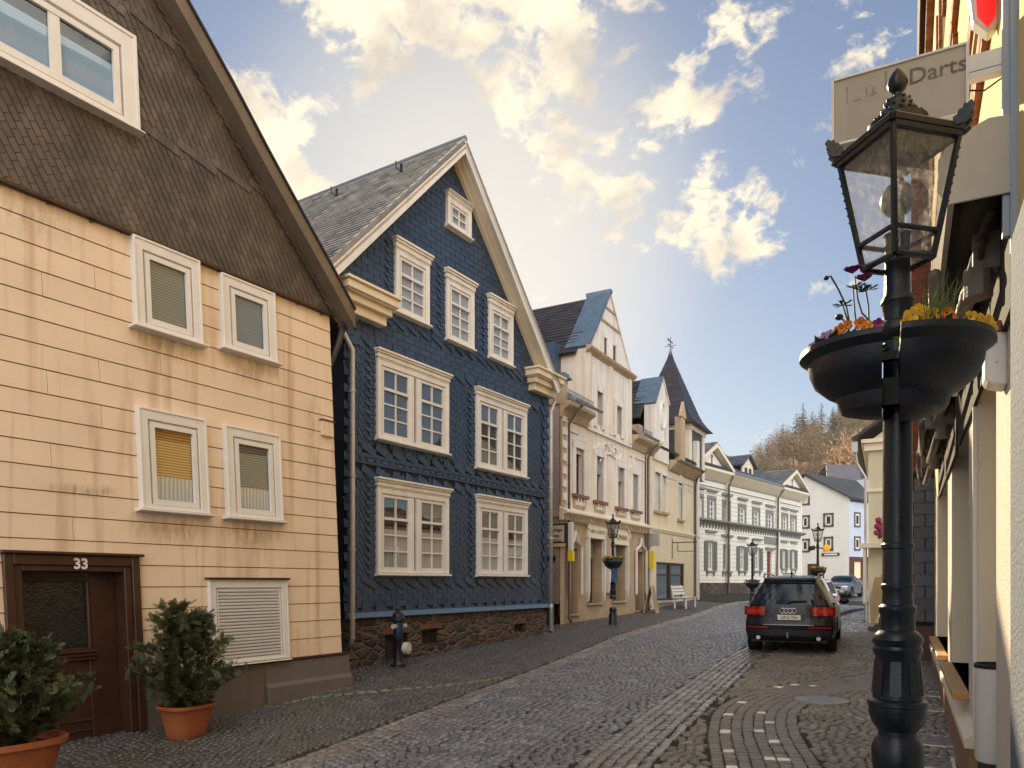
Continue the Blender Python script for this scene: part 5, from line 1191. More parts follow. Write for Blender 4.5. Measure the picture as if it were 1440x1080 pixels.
def near_right():
    S, Z = FR.S, FR.Z
    R = FR.root('brick_banded_house', label='cream stucco shop building with orange brick bands and folded awnings at the right edge', cat='house')
    ops = [(S(1375), S(1401), .0, 3.15), (S(1338.5), S(1362.5), .62, 3.15), (S(1318), S(1333), .62, 3.15)]
    x0, x1 = S(1309), S(1431); z0 = -.6; zm = 3.3; zt = 13.4
    q = MB(); wallgrid(q, x0, x1, z0, zm, ops, 0, .46); q.box(x0, x1+9, .48, 8, z0, zt)
    q.build('ground_floor_wall', m_stw, R)
    wn = [(x0+1.2+i*2.6, x0+2.3+i*2.6, zz_, zz_+1.6) for i in range(4) for zz_ in (5.95, 9.6)]
    q = MB(); wallgrid(q, x0, x1+9, zm, zt, wn, 0, .2); q.build('upper_wall', m_sty, R)
    q = MB(); wallgrid(q, x1, x1+9, z0, zm, [], -.03, .2); q.add([(x1,-.03,z0),(x1,.0,z0),(x1,.0,zm),(x1,-.03,zm)],[(3,2,1,0)]); q.build('grey_side_wall', M('grey_rough_render',(.17,.20,.25),.9,.1,1.5,1.0,45), R)
    q = MB(); q.box(x1-.07, x1-.03, -.06, 0, 3.35, zt); q.box(x1-.03, x1-.0, -.03, 0, 3.25, zt); q.build('steel_rail', M('grey_steel',(.28,.33,.40),.45,.1,3,.05,metal=.4), R)
    # reveals / back panels
    for i, (a, b, c, d) in enumerate(ops):
        q = MB(); q.box(a-.0, a+.012, .02, .46, c, d); q.build('jamb_lining', m_rev, R)
        q = MB(); q.box(a, b, .44, .459, c, d)
        w = q.build('shop_door' if i == 0 else 'shop_window', m_bw if i == 0 else m_zinc, R)
        q = MB(); q.quad((a+.08,.435,c+.1),(b-.08,.435,c+.1),(b-.08,.435,d-.1),(a+.08,.435,d-.1)); q.build('pane', m_glassd, w)
        if i: q = MB(); q.box(a-.05, b+.05, -.13, .43, c-.06, c); q.build('sill', m_tile, w, bevel=.006)
    a, b = ops[0][:2]; q = MB(); q.box(a, b, -.0, .45, -.3, .42); q.build('door_step', M('dark_mat',(.05,.035,.03),.9,.3,6,.5,60), R)
    # recessed white panels at pier edges
    q = MB(); 
    for (aa, bb) in ((ops[1][1]+.04, ops[0][0]-.04),): q.box(bb-.05, bb+.0, -.03, 0, .42, 3.1)
    q.build('white_corner_bead', m_white, R)
    # plinth band following the street
    q = MB(); q.box(x0, ops[0][0], -.06, 0, -.6, .30); q.build('plinth', M('brown_sandstone',(.30,.17,.10),.85,.15,2,.4,30), R)
    q = MB(); q.prism([(-.09,.30),(-.09,.36),(0,.44),(0,.30)], x0, ops[0][0], 'x'); q.build('plinth_cap', m_rev, R)
    # brick bands
    random.seed(21); q = MB(); bricks(q, x0, x1+9, 5.18, 5.42, -.05, 0); bricks(q, x0, x1+9, 5.50, 5.72, -.09, 0); q.build('brick_band', m_obr, R)
    q = MB(); q.box(x0,x1+9,-.07,0,5.42,5.50); q.build('band_mortar', m_sty, R)
    q = MB(); bricks(q, x0, x1+9, 7.66, 7.9, -.06, 0); bricks(q, x0, x1+9, 13.0, 13.4, -.14, 0); q.build('brick_cornice', m_obr, R)
    for w in wn:
        for xx in (w[0]-.24, w[1]): q = MB(); bricks(q, xx, xx+.24, w[2], w[3], -.05, 0); q.build('brick_window_surround', m_obr, R)
    for w in wn:
        q = MB(); q.box(w[0],w[0]+.08,.1,.16,w[2],w[3]); q.box(w[1]-.08,w[1],.1,.16,w[2],w[3]); q.box(w[0],w[1],.1,.16,w[3]-.08,w[3]); q.box(w[0],w[1],.1,.16,w[2],w[2]+.08); m=(w[0]+w[1])/2; q.box(m-.04,m+.04,.1,.16,w[2],w[3])
        c = q.build('window', m_white, R); q = MB(); q.box(w[0],w[1],.165,.17,w[2],w[3]); q.build('pane', MATS['dim_pane'], c)
    # corner pilaster at the far end
    q = MB(); bricks(q, x0-.25, x0+.12, 3.3, 13.4, -.40, 0, bl=.25); q.build('brick_pilaster', m_rbr, R)
    q = MB(); q.box(x0-.23, x0+.10, -.38, .3, -.3, 13.4); q.build('pilaster_core', m_rbr, R)
    # roof
    q = MB(); roofplane(q,(x0-.2,-.25,13.4),(x1+9,-.25,13.4),(x1+9,4,16),(x0-.2,4,16),tiles=False); roofplane(q,(x0-.2,8.5,13.4),(x1+9,8.5,13.4),(x1+9,4,16),(x0-.2,4,16),tiles=False); q.prism([(0,13.3),(8,13.3),(4,15.9)],x0,x0+.2,'x'); q.build('roof', m_rf2, R)
    return R
m_rf2 = M('brown_tile_roof', (.10,.055,.04), .7, .2, 3, .3, 30)
near_right()
S_, Z_ = FR.S, FR.Z
# awnings (each a thing fixed on the wall)
def awning(sx0, sx1, label):
    R = FR.root('folded_awning', label=label, cat='awning', group='folded awnings over the shop windows')
    z = 3.58; sh_ = M('awning_case', (.50,.46,.40), .5, .12, 3, .05, 20, streak=.3, streak_col=(.25,.22,.18))
    prof = [(0,z+.36),(-.12,z+.37),(-.27,z+.31),(-.33,z+.22),(-.34,z+.08),(-.30,z),(-.27,z),(-.30,z+.10),(-.29,z+.20),(-.24,z+.27),(-.11,z+.33),(0,z+.32)]
    q = MB(); q.prism(prof, sx0, sx1, 'x'); q.build('case', sh_, R)
    for x in (sx0, sx1-.012):
        q = MB(); q.prism([(0,z-.02),(0,z+.37),(-.12,z+.38),(-.28,z+.32),(-.345,z+.22),(-.35,z+.06),(-.30,z-.02)], x, x+.014, 'x'); q.build('end_cap', sh_, R, bevel=.003)
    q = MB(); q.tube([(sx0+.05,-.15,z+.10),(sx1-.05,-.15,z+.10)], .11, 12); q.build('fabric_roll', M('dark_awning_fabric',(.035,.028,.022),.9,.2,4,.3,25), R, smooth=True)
    L = sx1-sx0
    for k in (0, 1):
        a = sx1-.5-k*L/2; 
        q = MB(); q.tube([(a,-.10,z-.08),(a-.10,-.17,z-.30),(a-L*.40,-.22,z-.34)], [.055,.045,.045], 8); q.tube([(a-L*.40,-.30,z-.22),(a-.2,-.34,z-.12)], .035, 8)
        o = q.build('folding_arm', M('arm_paint',(.16,.14,.12),.45,.3,5,.1), R, smooth=True)
        q = MB(); q.tube([(a-.02,-.13,z-.36),(a-.02,-.13,z-.20)], .075, 12); q.build('arm_joint', MATS['arm_paint'], o); q = MB(); q.tube([(a-L*.40,-.26,z-.38),(a-L*.40,-.26,z-.18)], .06, 12); q.build('arm_joint', MATS['arm_paint'], o)
        q = MB(); q.box(a-.05,a+.05,-.16,0,z-.22,z-.02); q.box(a-.09,a+.09,-.02,0,z-.4,z+.0); q.build('wall_bracket', MATS['arm_paint'], R)
    q = MB()
    for i in range(26):
        t = sx0+.2+i*(L-.4)/26; pts = [(t,-.06,z-.02),(t+.05,-.12-.03*sin(i*2.1),z-.16-.05*sin(i*1.7)),(t+.22,-.10,z-.05)]; q.tube(pts, .018, 5)
    q.build('fabric_folds', MATS['dark_awning_fabric'], R)
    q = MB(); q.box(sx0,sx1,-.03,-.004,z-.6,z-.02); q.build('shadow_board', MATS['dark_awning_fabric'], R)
awning(S_(1352), S_(1430.5), 'nearer folded awning case, its rounded end cap facing the street lamp')
awning(S_(1322), S_(1349), 'farther folded awning case, behind the hanging flower planter')
# wall box with red top
def wall_box():
    s = S_(1417); R = FR.root('alarm_box', label='narrow white alarm box with a red top on the stucco pier', cat='alarm box')
    z0, z1 = Z_(1417,541), Z_(1417,452)
    q = MB(); q.prism([(0,z0),(-.085,z0+.02),(-.105,z0+.05),(-.105,z1-.05),(0,z1-.05)], s-.19, s, 'x'); q.build('housing', m_white, R, bevel=.008)
    q = MB(); q.prism([(0,z1-.049),(-.105,z1-.049),(-.10,z1),(-.06,z1+.015),(0,z1+.015)], s-.19, s, 'x'); q.build('red_cap', M('red_plastic',(.35,.02,.02),.35,.05,3,0), R, bevel=.006)
    for zz in (z0+.13, z0+.24): q = MB(); q.tube([(s,-.05,zz),(s+.004,-.05,zz)], .007, 8); q.build('screw', m_zinc, R)
wall_box()
def siren():
    s = S_(1404); R = FR.root('siren_box', label='white siren housing with a glowing red lens high on the stucco wall', cat='siren')
    z0 = Z_(1404, 42); q = MB(); q.prism([(0,z0+.05),(-.05,z0),(-.13,z0+.10),(-.15,z0+.3),(-.13,z0+.5),(0,z0+.55)], s-.1, s, 'x'); q.build('housing', m_white, R, bevel=.01)
    q = MB(); q.prism([(-.02,z0+.08),(-.055,z0+.03),(-.11,z0+.12),(-.115,z0+.22),(-.05,z0+.24),(-.015,z0+.22)], s+.001, s+.02, 'x'); m = M('red_lens',(.7,.01,.01),.25,.05,3,0); b = m.node_tree.nodes['Principled BSDF']; b.inputs['Emission Color'].default_value=(1,.02,.02,1); b.inputs['Emission Strength'].default_value=.35; q.build('lens', m, R)
siren()
def shop_sign():
    s = S_(1421, 0); R = FR.root('hanging_sign', label='weathered white hanging sign with faded lettering ending in Darts', cat='sign')
    zt = EYE+(HOR-73)/FPX*4.15; zb = EYE+(HOR-166)/FPX*4.15
    q = MB(); q.box(s-.02, s+.02, -.87, -.20, zb, zt); b = q.build('board', M('weathered_sign',(.36,.34,.31),.55,.10,3,.1,30,streak=.35,streak_col=(.24,.21,.17)), R)
    q = MB(); 
    for (a,c,d,e) in ((-.88,-.865,zb-.01,zt+.01),(-.205,-.19,zb-.01,zt+.01)): q.box(s-.03,s+.03,a,c,d,e)
    q.box(s-.03,s+.03,-.865,-.205,zt,zt+.012); q.box(s-.03,s+.03,-.865,-.205,zb-.012,zb); q.build('board_frame', m_zincw, R)
    q = MB(); random.seed(4); text_into(q, "Darts", .125, (s+.0215,-.34,zt-.135), (0,1,0), (0,0,1), .001, sx=1.0, bold=.001)
    q.build('lettering', M('faded_letter',(.13,.12,.115),.7,.45,9,0), b)
    q = MB(); text_into(q, "Truck", .12, (s+.0215,-.68,zt-.145), (0,1,0), (0,0,1), .001, skip=.45) if False else None
    # faded remnants of the other word
    for i, (y, h, w) in enumerate(((-.80,.10,.010),(-.765,.012,.05),(-.70,.06,.012),(-.665,.05,.012),(-.68,.010,.04),(-.60,.11,.012),(-.575,.012,.03),(-.56,.05,.012))): q.box(s+.0205,s+.0212,y,y+w,zt-.15+.004*i,zt-.15+h+.004*i)
    q.build('faded_lettering', M('very_faded_letter',(.25,.22,.21),.7,.4,9,0), b)
    q = MB(); q.box(s-.03,s+.03,-.20,0,zt-.16,zt-.07); q.box(s-.03,s+.03,-.20,0,zt-.195,zt-.165); q.build('arm', m_zincw, R)
    q = MB(); q.box(s-.04,s+.04,-.03,0,zt-.28,zt+.02); q.build('wall_plate', M('rusty_plate',(.22,.12,.07),.7,.3,6,.2), R)
    q = MB(); q.tube([(s+.02,-.20,zt-.25),(s+.03,-.12,zt-.28),(s+.02,-.02,zt-.22),(s+.02,0,zt-.15)], .005, 6); q.build('cable', m_black, R)
shop_sign()
def bin_():
    c = FR.W(S_(1396)-.1, .03); z0 = .43; R = empty('ash_bin', (c.x, c.y, 0), 0, label='slim white cylindrical ash bin standing in the shop entrance', cat='bin')
    q = MB(); q.lathe([(.115,z0),(.125,z0+.02),(.125,z0+.62),(.12,z0+.62),(.115,z0+.60)], 0, 0, 28); q.build('body', m_white, R, smooth=True, auto=40)
    q = MB(); q.lathe([(.128,z0+.61),(.130,z0+.635),(.122,z0+.64),(.115,z0+.60),(.0,z0+.60)],0,0,28); q.build('rim', m_black, R, smooth=True, auto=40)
bin_()

# ------------------------------------------------------------------ SLATE HOUSE and YELLOW HOUSE further down on the right
def slate_house():
    F = Fac(8.02, 15.3, .886, -.464); R = F.root('grey_slate_house', label='low house with big dark slate shingles and brown plinth behind the near street lamp', cat='house')
    W = 6.0; D = 7; zt = 3.8
    q = MB(); q.box(0, W, 0, D, -.4, zt); q.build('wall', MATS['slate_joint'], R)
    q = MB(); random.seed(3); slates(q, lambda x,z: 0<x<1.9 and .72<z<zt-.1, 0, 1.9, .7, zt, .42, .24, 0, -.004, lift=.02); q.build('shingle_cladding', M('large_grey_shingle',(.060,.066,.085),.55,.12,2,.2,50,attr=.25), R)
    q = MB(); q.box(-.02, 2, -.06, 0, -.4, .72); q.box(-.08,0,-.06,D,-.4,.72); q.build('plinth', M('brown_plinth',(.085,.045,.04),.8,.15,2,.3,30), R)
    q = MB(); q.box(-.05,0,.0,D,.72,zt); q.build('street_wall', M('red_brown_render',(.20,.09,.06),.8,.15,1.5,.2,30), R)
    for y in (1.0, 3.3):
        for z in (1.3,):
            q = MB(); q.box(-.12,-.051,y,y+.12,z,z+1.5); q.box(-.12,-.051,y+.98,y+1.1,z,z+1.5); q.box(-.12,-.051,y,y+1.1,z+1.5,z+1.62); q.box(-.16,-.051,y-.05,y+1.15,z-.08,z); q.box(-.09,-.051,y+.53,y+.57,z,z+1.5)
            c = q.build('window', m_whitey, R); q = MB(); q.box(-.06,-.0515,y+.12,y+.98,z,z+1.5); q.build('pane', MATS['dim_pane'], c)
    q = MB(); roofplane(q,(-.15,-.1,zt-.05),(-.15,D+.3,zt-.05),(2.9,D+.3,zt+.9),(2.9,-.1,zt+.9),seed=3); roofplane(q,(6.3,-.1,zt-.05),(6.3,D+.3,zt-.05),(2.9,D+.3,zt+.9),(2.9,-.1,zt+.9),tiles=False); q.prism([(-.05,zt),(W,zt),(2.9,zt+.85)],0,.2); q.build('roof', m_rf2, R)
    pipe(R, [(-.13,-.12,zt),(-.13,-.12,2),(-.13,-.12,.1),(-.13,-.16,.0)], .05, MATS['brown_pipe'])
slate_house()
def yellow_far():
    F = Fac((1221-720)/FPX*25.5, 25.5, .895, -.446); R = F.root('pale_yellow_house', label='pale yellow house end with a white cornice and pitched gable beyond the near lamp post', cat='house')
    zt = EYE+(HOR-622)/FPX*25.5; zs = EYE+(HOR-690)/FPX*25.5; m_y = M('pale_yellow_plaster',(.60,.56,.40),.8,.06,1.2,.15,30); D = 10; W = 7
    q = MB(); q.box(0,W,0,D,-.2,zt); q.prism([(0,zt),(W,zt),(W/2,zt+2.6)],0,.3); q.build('wall', m_y, R)
    q = MB(); q.box(-.12,W,-.12,0,zt-.3,zt-.05); q.box(-.2,W,-.22,0,zt-.05,zt+.08); q.box(-.22,0,-.2,D,zt-.05,zt+.08); q.box(-.05,W,-.05,0,zs-.05,zs+.06); q.build('cornice', m_cream, R)
    q = MB(); roofplane(q,(-.45,-.4,zt+.05),(-.45,D,zt+.05),(W/2,D,zt+2.8),(W/2,-.4,zt+2.8),seed=2); roofplane(q,(W+.45,-.4,zt+.05),(W+.45,D,zt+.05),(W/2,D,zt+2.8),(W/2,-.4,zt+2.8),tiles=False); q.build('roof', m_rd, R)
    q = MB(); q.box(-.02,.0,-.01,D,0,zt) ; 
    q = MB(); q.box(-.5,-.32,-.3,-.12,zt-.35,zt+.0); q.tube([(-.40,-.2,zt-.3),(-.35,-.1,zt-.7),(-.08,-.08,zt-1.2),(-.08,-.08,.3)],.045,8); q.build('downpipe', m_zincw, R)
    q = MB(); q.box(-.25,.8,-.5,0,2.75,2.9); q.box(-.15,-.07,-.45,-.37,.9,2.75); q.build('porch', m_cream, R)
    q = MB()
    for k in range(9): q.ball((.35+.08*sin(k*2.3),-.55+.05*cos(k),3.1+.07*k), .07+.02*(k%3), 6)
    tag(q.build('magenta_flower_box', M('magenta_blossom',(.30,.02,.07),.7,.3,8,.3), None), 'magenta blossoms hanging at the porch of the pale yellow house', 'flowers'); bpy.data.objects[-1] if False else None
    o = [x for x in COL.objects if x.name.startswith('magenta_flower_box')][0]; o.location=(F.x,F.y,0); o.rotation_euler=(0,0,F.rz)
    # steps with yellow side panels
    P = gpt(1226, 888); St = empty('entrance_steps', (P.x,P.y,P.z), F.rz, label='grey entrance steps with tall yellow railing boards in front of the pale yellow house', cat='steps')
    q = MB()
    for i in range(4): q.box(.02+i*.16, 1.8, .06, 1.5, -.15 if i == 0 else i*.18-.01, (i+1)*.18)
    q.box(-.10,1.8,-.05,.05,-.2,.14); q.build('steps', M('grey_step',(.12,.11,.105),.8,.15,2,.3,30), St)
    q = MB(); q.prism([(-.02,.14),(.05,.14),(.32,.95),(.32,1.62),(.08,1.62),(-.06,.95)], -.06, -.02); q.build('railing_board', M('yellow_board',(.60,.45,.22),.6,.06,2,.1), St)
    q = MB(); q.box(.24,.27,-.05,-.02,.7,1.7); q.box(.40,.43,-.05,-.02,.7,1.7); q.box(.24,.9,-.05,-.02,1.66,1.7); q.build('hand_rail', MATS['yellow_board'], St)
yellow_far()
# ------------------------------------------------------------------ VEHICLES
m_tyre = M('tyre', (.012,.012,.012), .8, .1, 8, .2, 60); m_rim = M('alloy', (.35,.36,.38), .3, .1, 5, 0, metal=.9)
m_cg = M('car_glass', (.008,.014,.028), .04, .1, 2, 0, spec=.35); m_red = M('tail_lamp_red', (.26,.005,.004), .15, .2, 3, 0, coat=1)
m_pl = M('black_trim', (.010,.010,.012), .5, .1, 6, .05)
def cr(P, n):
    P = np.array(P, float); out = []
    for i in range(len(P)-1):
        p0 = P[max(i-1,0)]; p1 = P[i]; p2 = P[i+1]; p3 = P[min(i+2,len(P)-1)]
        for t in np.linspace(0,1,n,endpoint=False):
            out.append(.5*((2*p1)+(-p0+p2)*t+(2*p0-5*p1+4*p2-p3)*t*t+(-p0+3*p1-3*p2+p3)*t**3))
    out.append(P[-1]); return np.array(out)
def car(name, label, cat, loc, heading, sp, paint, plate=None, rear=True):
    """sp: L,W,keys: list of (s, halfW scale, zbelt, ztop, halfRoof) ; xr(z), xf(z) profile lists"""
    R = empty(name, loc, radians(90-heading), label=label, cat=cat)
    H = sp['W']/2; zb = sp['zb']
    ks = sp['keys']; ss = np.linspace(0,1,64)
    K = np.array(ks, float); kk = [np.interp(ss, K[:,0], K[:,i]) for i in range(1, 5)]
    for j in range(4):
        for _ in range(2): kk[j][1:-1] = (kk[j][:-2]+2*kk[j][1:-1]+kk[j][2:])/4
    rings = []
    for i, s in enumerate(ss):
        ws, zbt, ztp, rf = [k[i] for k in kk]
        w = H*ws; zm = zb+(zbt-zb)*.5
        c = [(0,zb),(w*.80,zb),(w*.965,zb+.10),(w,zm),(w*.955,zbt-.02),(w*.94,zbt),(rf*H+(w*.94-rf*H)*.14,zbt+(ztp-zbt)*.80),(rf*H*.80,ztp-.022),(0,ztp)]
        rings.append(cr(c, 5))
    Rg = np.array(rings)     # ns, np, 2
    xr = lambda z: np.interp(z, [p[0] for p in sp['xr']], [p[1] for p in sp['xr']])
    xf = lambda z: np.interp(z, [p[0] for p in sp['xf']], [p[1] for p in sp['xf']])
    ns, npp = Rg.shape[:2]
    X = np.zeros((ns, npp))
    for i, s in enumerate(ss):
        a = xr(Rg[i,:,1]); b = xf(Rg[i,:,1]); 
        yc = np.abs(Rg[i,:,0])/H
        a = a+.26*yc**4; b = b-.30*yc**3.0
        X[i] = a+(b-a)*s
    V = {}
    def P(i, j, sg): return (X[i,j], sg*Rg[i,j,0], Rg[i,j,1])
    body, gls = MB(), MB()
    wx = sp['wx']; wr = sp['wr']
    def side_glass(x, z, y, i, j):
        return False
    for sg in (-1, 1):
        for i in range(ns-1):
            for j in range(npp-1):
                q = [P(i,j,sg), P(i+1,j,sg), P(i+1,j+1,sg), P(i,j+1,sg)]
                cx = sum(p[0] for p in q)/4; cy = abs(sum(p[1] for p in q)/4); cz = sum(p[2] for p in q)/4
                if cy > H*.55 and any((cx-w)**2+(cz-wr)**2 < (wr+.07)**2 for w in wx): continue
                if sg > 0: q = q[::-1]
                t = body
                # side glazing : between belt (index 25) and roof rail (30)
                if 25 <= j < 32 and sp['g0'] < cx < sp['g1']-(cz-sp['gz'])*sp['gs'] and kk[2][i]-kk[1][i] > .22 and not any(abs(cx-pp) < .045 for pp in sp['pillars']): t = gls
                # windscreen
                if j >= 25 and sp['ws0'] < cx < sp['ws1'] and cz > sp['gz'] and cy < H*.86 and kk[2][i]-kk[1][i] < sp['wsd']: t = gls
                t.add(q, [(0,1,2,3)])
    # caps
    red, low = MB(), MB()
    for end, i in (('r', 0), ('f', ns-1)):
        nv = 24
        for j in range(npp-1):
            for k in range(nv):
                def C(jj, kk_):
                    y = Rg[i,jj,0]*(2*kk_/nv-1); z = Rg[i,jj,1]
                    yn = abs(y)/H
                    x = (xr(z)+.26*yn**4) if end == 'r' else (xf(z)-.30*yn**3.0)
                    return (x, y, z)
                q = [C(j,k), C(j,k+1), C(j+1,k+1), C(j+1,k)]
                if end == 'r': q = q[::-1]
                cy = sum(p[1] for p in q)/4; cz = sum(p[2] for p in q)/4
                t = body
                if end == 'r' and sp['rg'][0] < cz < sp['rg'][1] and abs(cy) < H*.84-(cz-sp['rg'][0])*.42: t = gls
                t.add(q, [(0,1,2,3)])
    bo = body.build('body', paint, R, smooth=True, auto=50); gls.build('glazing', m_cg, R, smooth=True, auto=50)
    # underbody + wheels
    q = MB(); q.box(wx[0]-.9, wx[-1]+.7, -H*.8, H*.8, zb-.03, zb+.25); q.build('underbody', m_black, R)
    for x in wx:
        for sg in (-1, 1):
            y = sg*(H-.155)
            q = MB(); pr = [(wr*.62,-.13),(wr*.94,-.135),(wr,-.09),(wr,.09),(wr*.94,.135),(wr*.62,.13)]
            n = 28; vs=[]; 
            for (r,yy) in pr:
                for k in range(n): a=2*pi*k/n; vs.append((x+r*cos(a), y+yy, wr+r*sin(a)))
            fs=[(i*n+k,i*n+(k+1)%n,(i+1)*n+(k+1)%n,(i+1)*n+k) for i in range(len(pr)-1) for k in range(n)]
            q.add(vs, fs); wh = q.build('wheel', m_tyre, R, smooth=True, auto=40)
            q = MB(); 
            for k in range(5):
                a=2*pi*k/5; c,s_=cos(a),sin(a); e=sg*.10; q.hexa([(x-.035*s_,y+e-.02,wr+.035*c),(x+.035*s_,y+e-.02,wr-.035*c),(x+wr*.62*c+.05*s_,y+e-.02,wr+wr*.62*s_-.05*c),(x+wr*.62*c-.05*s_,y+e-.02,wr+wr*.62*s_+.05*c),(x-.035*s_,y+e+.02,wr+.035*c),(x+.035*s_,y+e+.02,wr-.035*c),(x+wr*.62*c+.05*s_,y+e+.02,wr+wr*.62*s_-.05*c),(x+wr*.62*c-.05*s_,y+e+.02,wr+wr*.62*s_+.05*c)])
            q.build('rim', m_rim, wh)
    # wheel arch liners
    # mirrors
    for sg in (-1, 1):
        q = MB(); mx_, mz_ = sp['mir']; q.ball((mx_, sg*(H+.09), mz_), .12, 10, (.55,1.0,.68)); q.box(mx_-.03,mx_+.03,min(sg*(H-.05),sg*(H+.05)),max(sg*(H-.05),sg*(H+.05)),mz_-.05,mz_-.01); q.build('mirror', m_pl if sp.get('mblack') else paint, R, smooth=True, auto=50)
    return R, xr, xf
def rear_patch(parent, name, mat, xr, H, poly, off=.012, nz=10, ny=10, bow=True, x4=.26):
    """patch of the tail following the rear surface. poly(z)->(y0,y1) for z in [z0,z1]"""
    z0, z1, f = poly; q = MB(); g = []
    for a in range(nz+1):
        z = z0+(z1-z0)*a/nz; y0, y1 = f(z); row = []
        for b in range(ny+1):
            y = y0+(y1-y0)*b/ny; yn = abs(y)/H; row.append((float(xr(z))+x4*yn**4-off, y, z))
        g.append(row)
    for a in range(nz):
        for b in range(ny): q.add([g[a][b+1],g[a][b],g[a+1][b],g[a+1][b+1]], [(0,1,2,3)])
    return q.build(name, mat, parent, smooth=True)
def suv():
    paint = M('navy_black_paint', (.004,.006,.013), .25, .1, 2, 0, coat=.15, spec=.3)
    H = .965; x0, y0 = 6.0, 16.4; hd = 25.0
    fwd = Vector((sin(radians(hd)), cos(radians(hd)), 0)); c = Vector((x0, y0, 0))+fwd*2.5
    z = (g1(c.x, c.y)*.3+g1(x0,y0)*.7)-.01
    sp = dict(W=2*H, zb=.30, L=5.0,
        keys=[(0,.94,1.02,1.67,.58),(.06,.985,1.04,1.72,.60),(.2,1,1.04,1.75,.63),(.45,1,1.03,1.76,.64),(.60,1,1.03,1.72,.64),(.72,1,1.05,1.30,.78),(.78,.99,1.02,1.13,.82),(.92,.96,.93,1.02,.80),(1,.84,.80,.90,.70)],
        xr=[(.3,-2.38),(.42,-2.50),(.66,-2.52),(.74,-2.47),(.80,-2.43),(1.06,-2.39),(1.12,-2.36),(1.60,-2.02),(1.66,-2.03),(1.75,-1.97)],
        xf=[(.3,2.40),(.5,2.52),(.7,2.50),(.9,2.40),(1.0,2.35),(1.2,2.3),(1.75,2.3)],
        wx=(-1.42,1.58), wr=.385, g0=-1.95, g1=1.25, gz=1.06, gs=1.3, pillars=(-1.15,-.02,.95), ws0=.55, ws1=1.4, wsd=.62, rg=(1.14,1.58), mir=(.82,1.12), mblack=True)
    R, xr, xf = car('black_suv', 'dark blue black SUV parked on the right with red tail lamps facing the camera', 'car', (c.x, c.y, z), hd, sp, paint)
    # tail lamps
    for sg in (-1, 1):
        f = lambda zz, sg=sg: (sg*H*.92, sg*(H*(.46 if zz > .98 else .50)+(1.06-zz)*.25*0)) if sg > 0 else (sg*(H*.46), sg*H*.92)
        f = (lambda zz: (H*.50+(.95-zz)*.2, H*.985)) if sg > 0 else (lambda zz: (-H*.985, -(H*.50+(.95-zz)*.2)))
        tl = rear_patch(R, 'tail_lamp', m_red, xr, H, (.86, 1.05, f), off=.022, ny=14)
        f2 = (lambda zz: (H*.60, H*.93)) if sg > 0 else (lambda zz: (-H*.93, -H*.60))
        rear_patch(tl, 'lamp_core', M('tail_lamp_bright',(.5,.012,.01),.2,.1,3,0,coat=.6), xr, H, (.90, .99, f2), off=.028)
        f3 = (lambda zz: (H*.42, H*.90)) if sg > 0 else (lambda zz: (-H*.90, -H*.42))
        rear_patch(R, 'reflector', M('reflector_red',(.28,.01,.01),.2,.1,3,0,coat=.5), xr, H, (.585, .625, f3), off=.02)
    rear_patch(R, 'bumper_trim', m_pl, xr, H, (.33, .56, lambda zz: (-H*.9, H*.9)), off=.015, ny=24)
    rear_patch(R, 'bumper_strip', m_rim, xr, H, (.655,.664, lambda zz: (-H*.55, H*.55)), off=.016, ny=24)
    rear_patch(R, 'tailgate_recess', m_pl, xr, H, (.745,.90, lambda zz: (-H*.36,H*.36)), off=.010, ny=12)
    rear_patch(R, 'spoiler', paint, xr, H, (1.60,1.69, lambda zz: (-H*.56,H*.56)), off=.06, ny=16, x4=.2)
    pz0, pz1 = .765, .875; xp = float(xr(.8))-.035
    q = MB(); q.box(xp, xp+.015, -.26, .26, pz0, pz1); p = q.build('number_plate', m_white, R, bevel=.003)
    q = MB(); q.box(xp-.001, xp, .215, .258, pz0+.003, pz1-.003); q.build('euro_band', M('euro_blue',(.01,.04,.3),.5,0,1,0), p)
    q = MB(); text_into(q, "GP:SJ 774", .088, (xp, -.02, pz0+.024), (0,-1,0), (0,0,1), .002, sx=.92, bold=.001); q.build('plate_lettering', m_black, p)
    q = MB()
    for k in range(4):
        yc = -.115+.077*k-.0; ring = [(float(xr(.94))-.02, yc+.055*cos(2*pi*t/20), .965+.055*sin(2*pi*t/20)) for t in range(21)]; q.tube(ring, .0075, 6, cap=False)
    q.build('rings_emblem', M('chrome',(.7,.7,.72),.12,0,1,0,metal=1), R, smooth=True)
    q = MB(); q.tube([(float(xr(1.16))-.02,.0,1.17),(float(xr(1.18))-.03,-.38,1.19)], .016, 8); q.tube([(float(xr(1.16))-.005,0,1.16),(float(xr(1.16))-.05,0,1.17)],.03,10); q.build('rear_wiper', m_pl, R)
    q = MB(); q.tube([(float(xr(.4))-.02,-.0,.40),(float(xr(.4))-.14,0,.40),(float(xr(.4))-.14,0,.46)], .022, 8); q.ball((float(xr(.4))-.14,0,.48),.03,8); q.build('tow_bar', m_zinc, R)
    for sg in (-1,1):
        q = MB(); q.tube([(-1.75,sg*H*.60,1.70),(-1.6,sg*H*.61,1.775),(-.4,sg*H*.62,1.80),(.45,sg*H*.61,1.765),(.62,sg*H*.60,1.70)], .02, 8); q.build('roof_rail', m_rim, R, smooth=True)
        q = MB(); q.tube([(float(xr(.36))+.02,sg*.62,.37),(float(xr(.36))-.03,sg*.62,.37)], .045, 12); q.build('exhaust', m_rim, R)
    q = MB(); q.prism([(-1.55,1.745),(-1.35,1.745),(-1.5,1.83),(-1.56,1.83)],-.015,.015); q.build('roof_antenna', m_black, R)
suv()
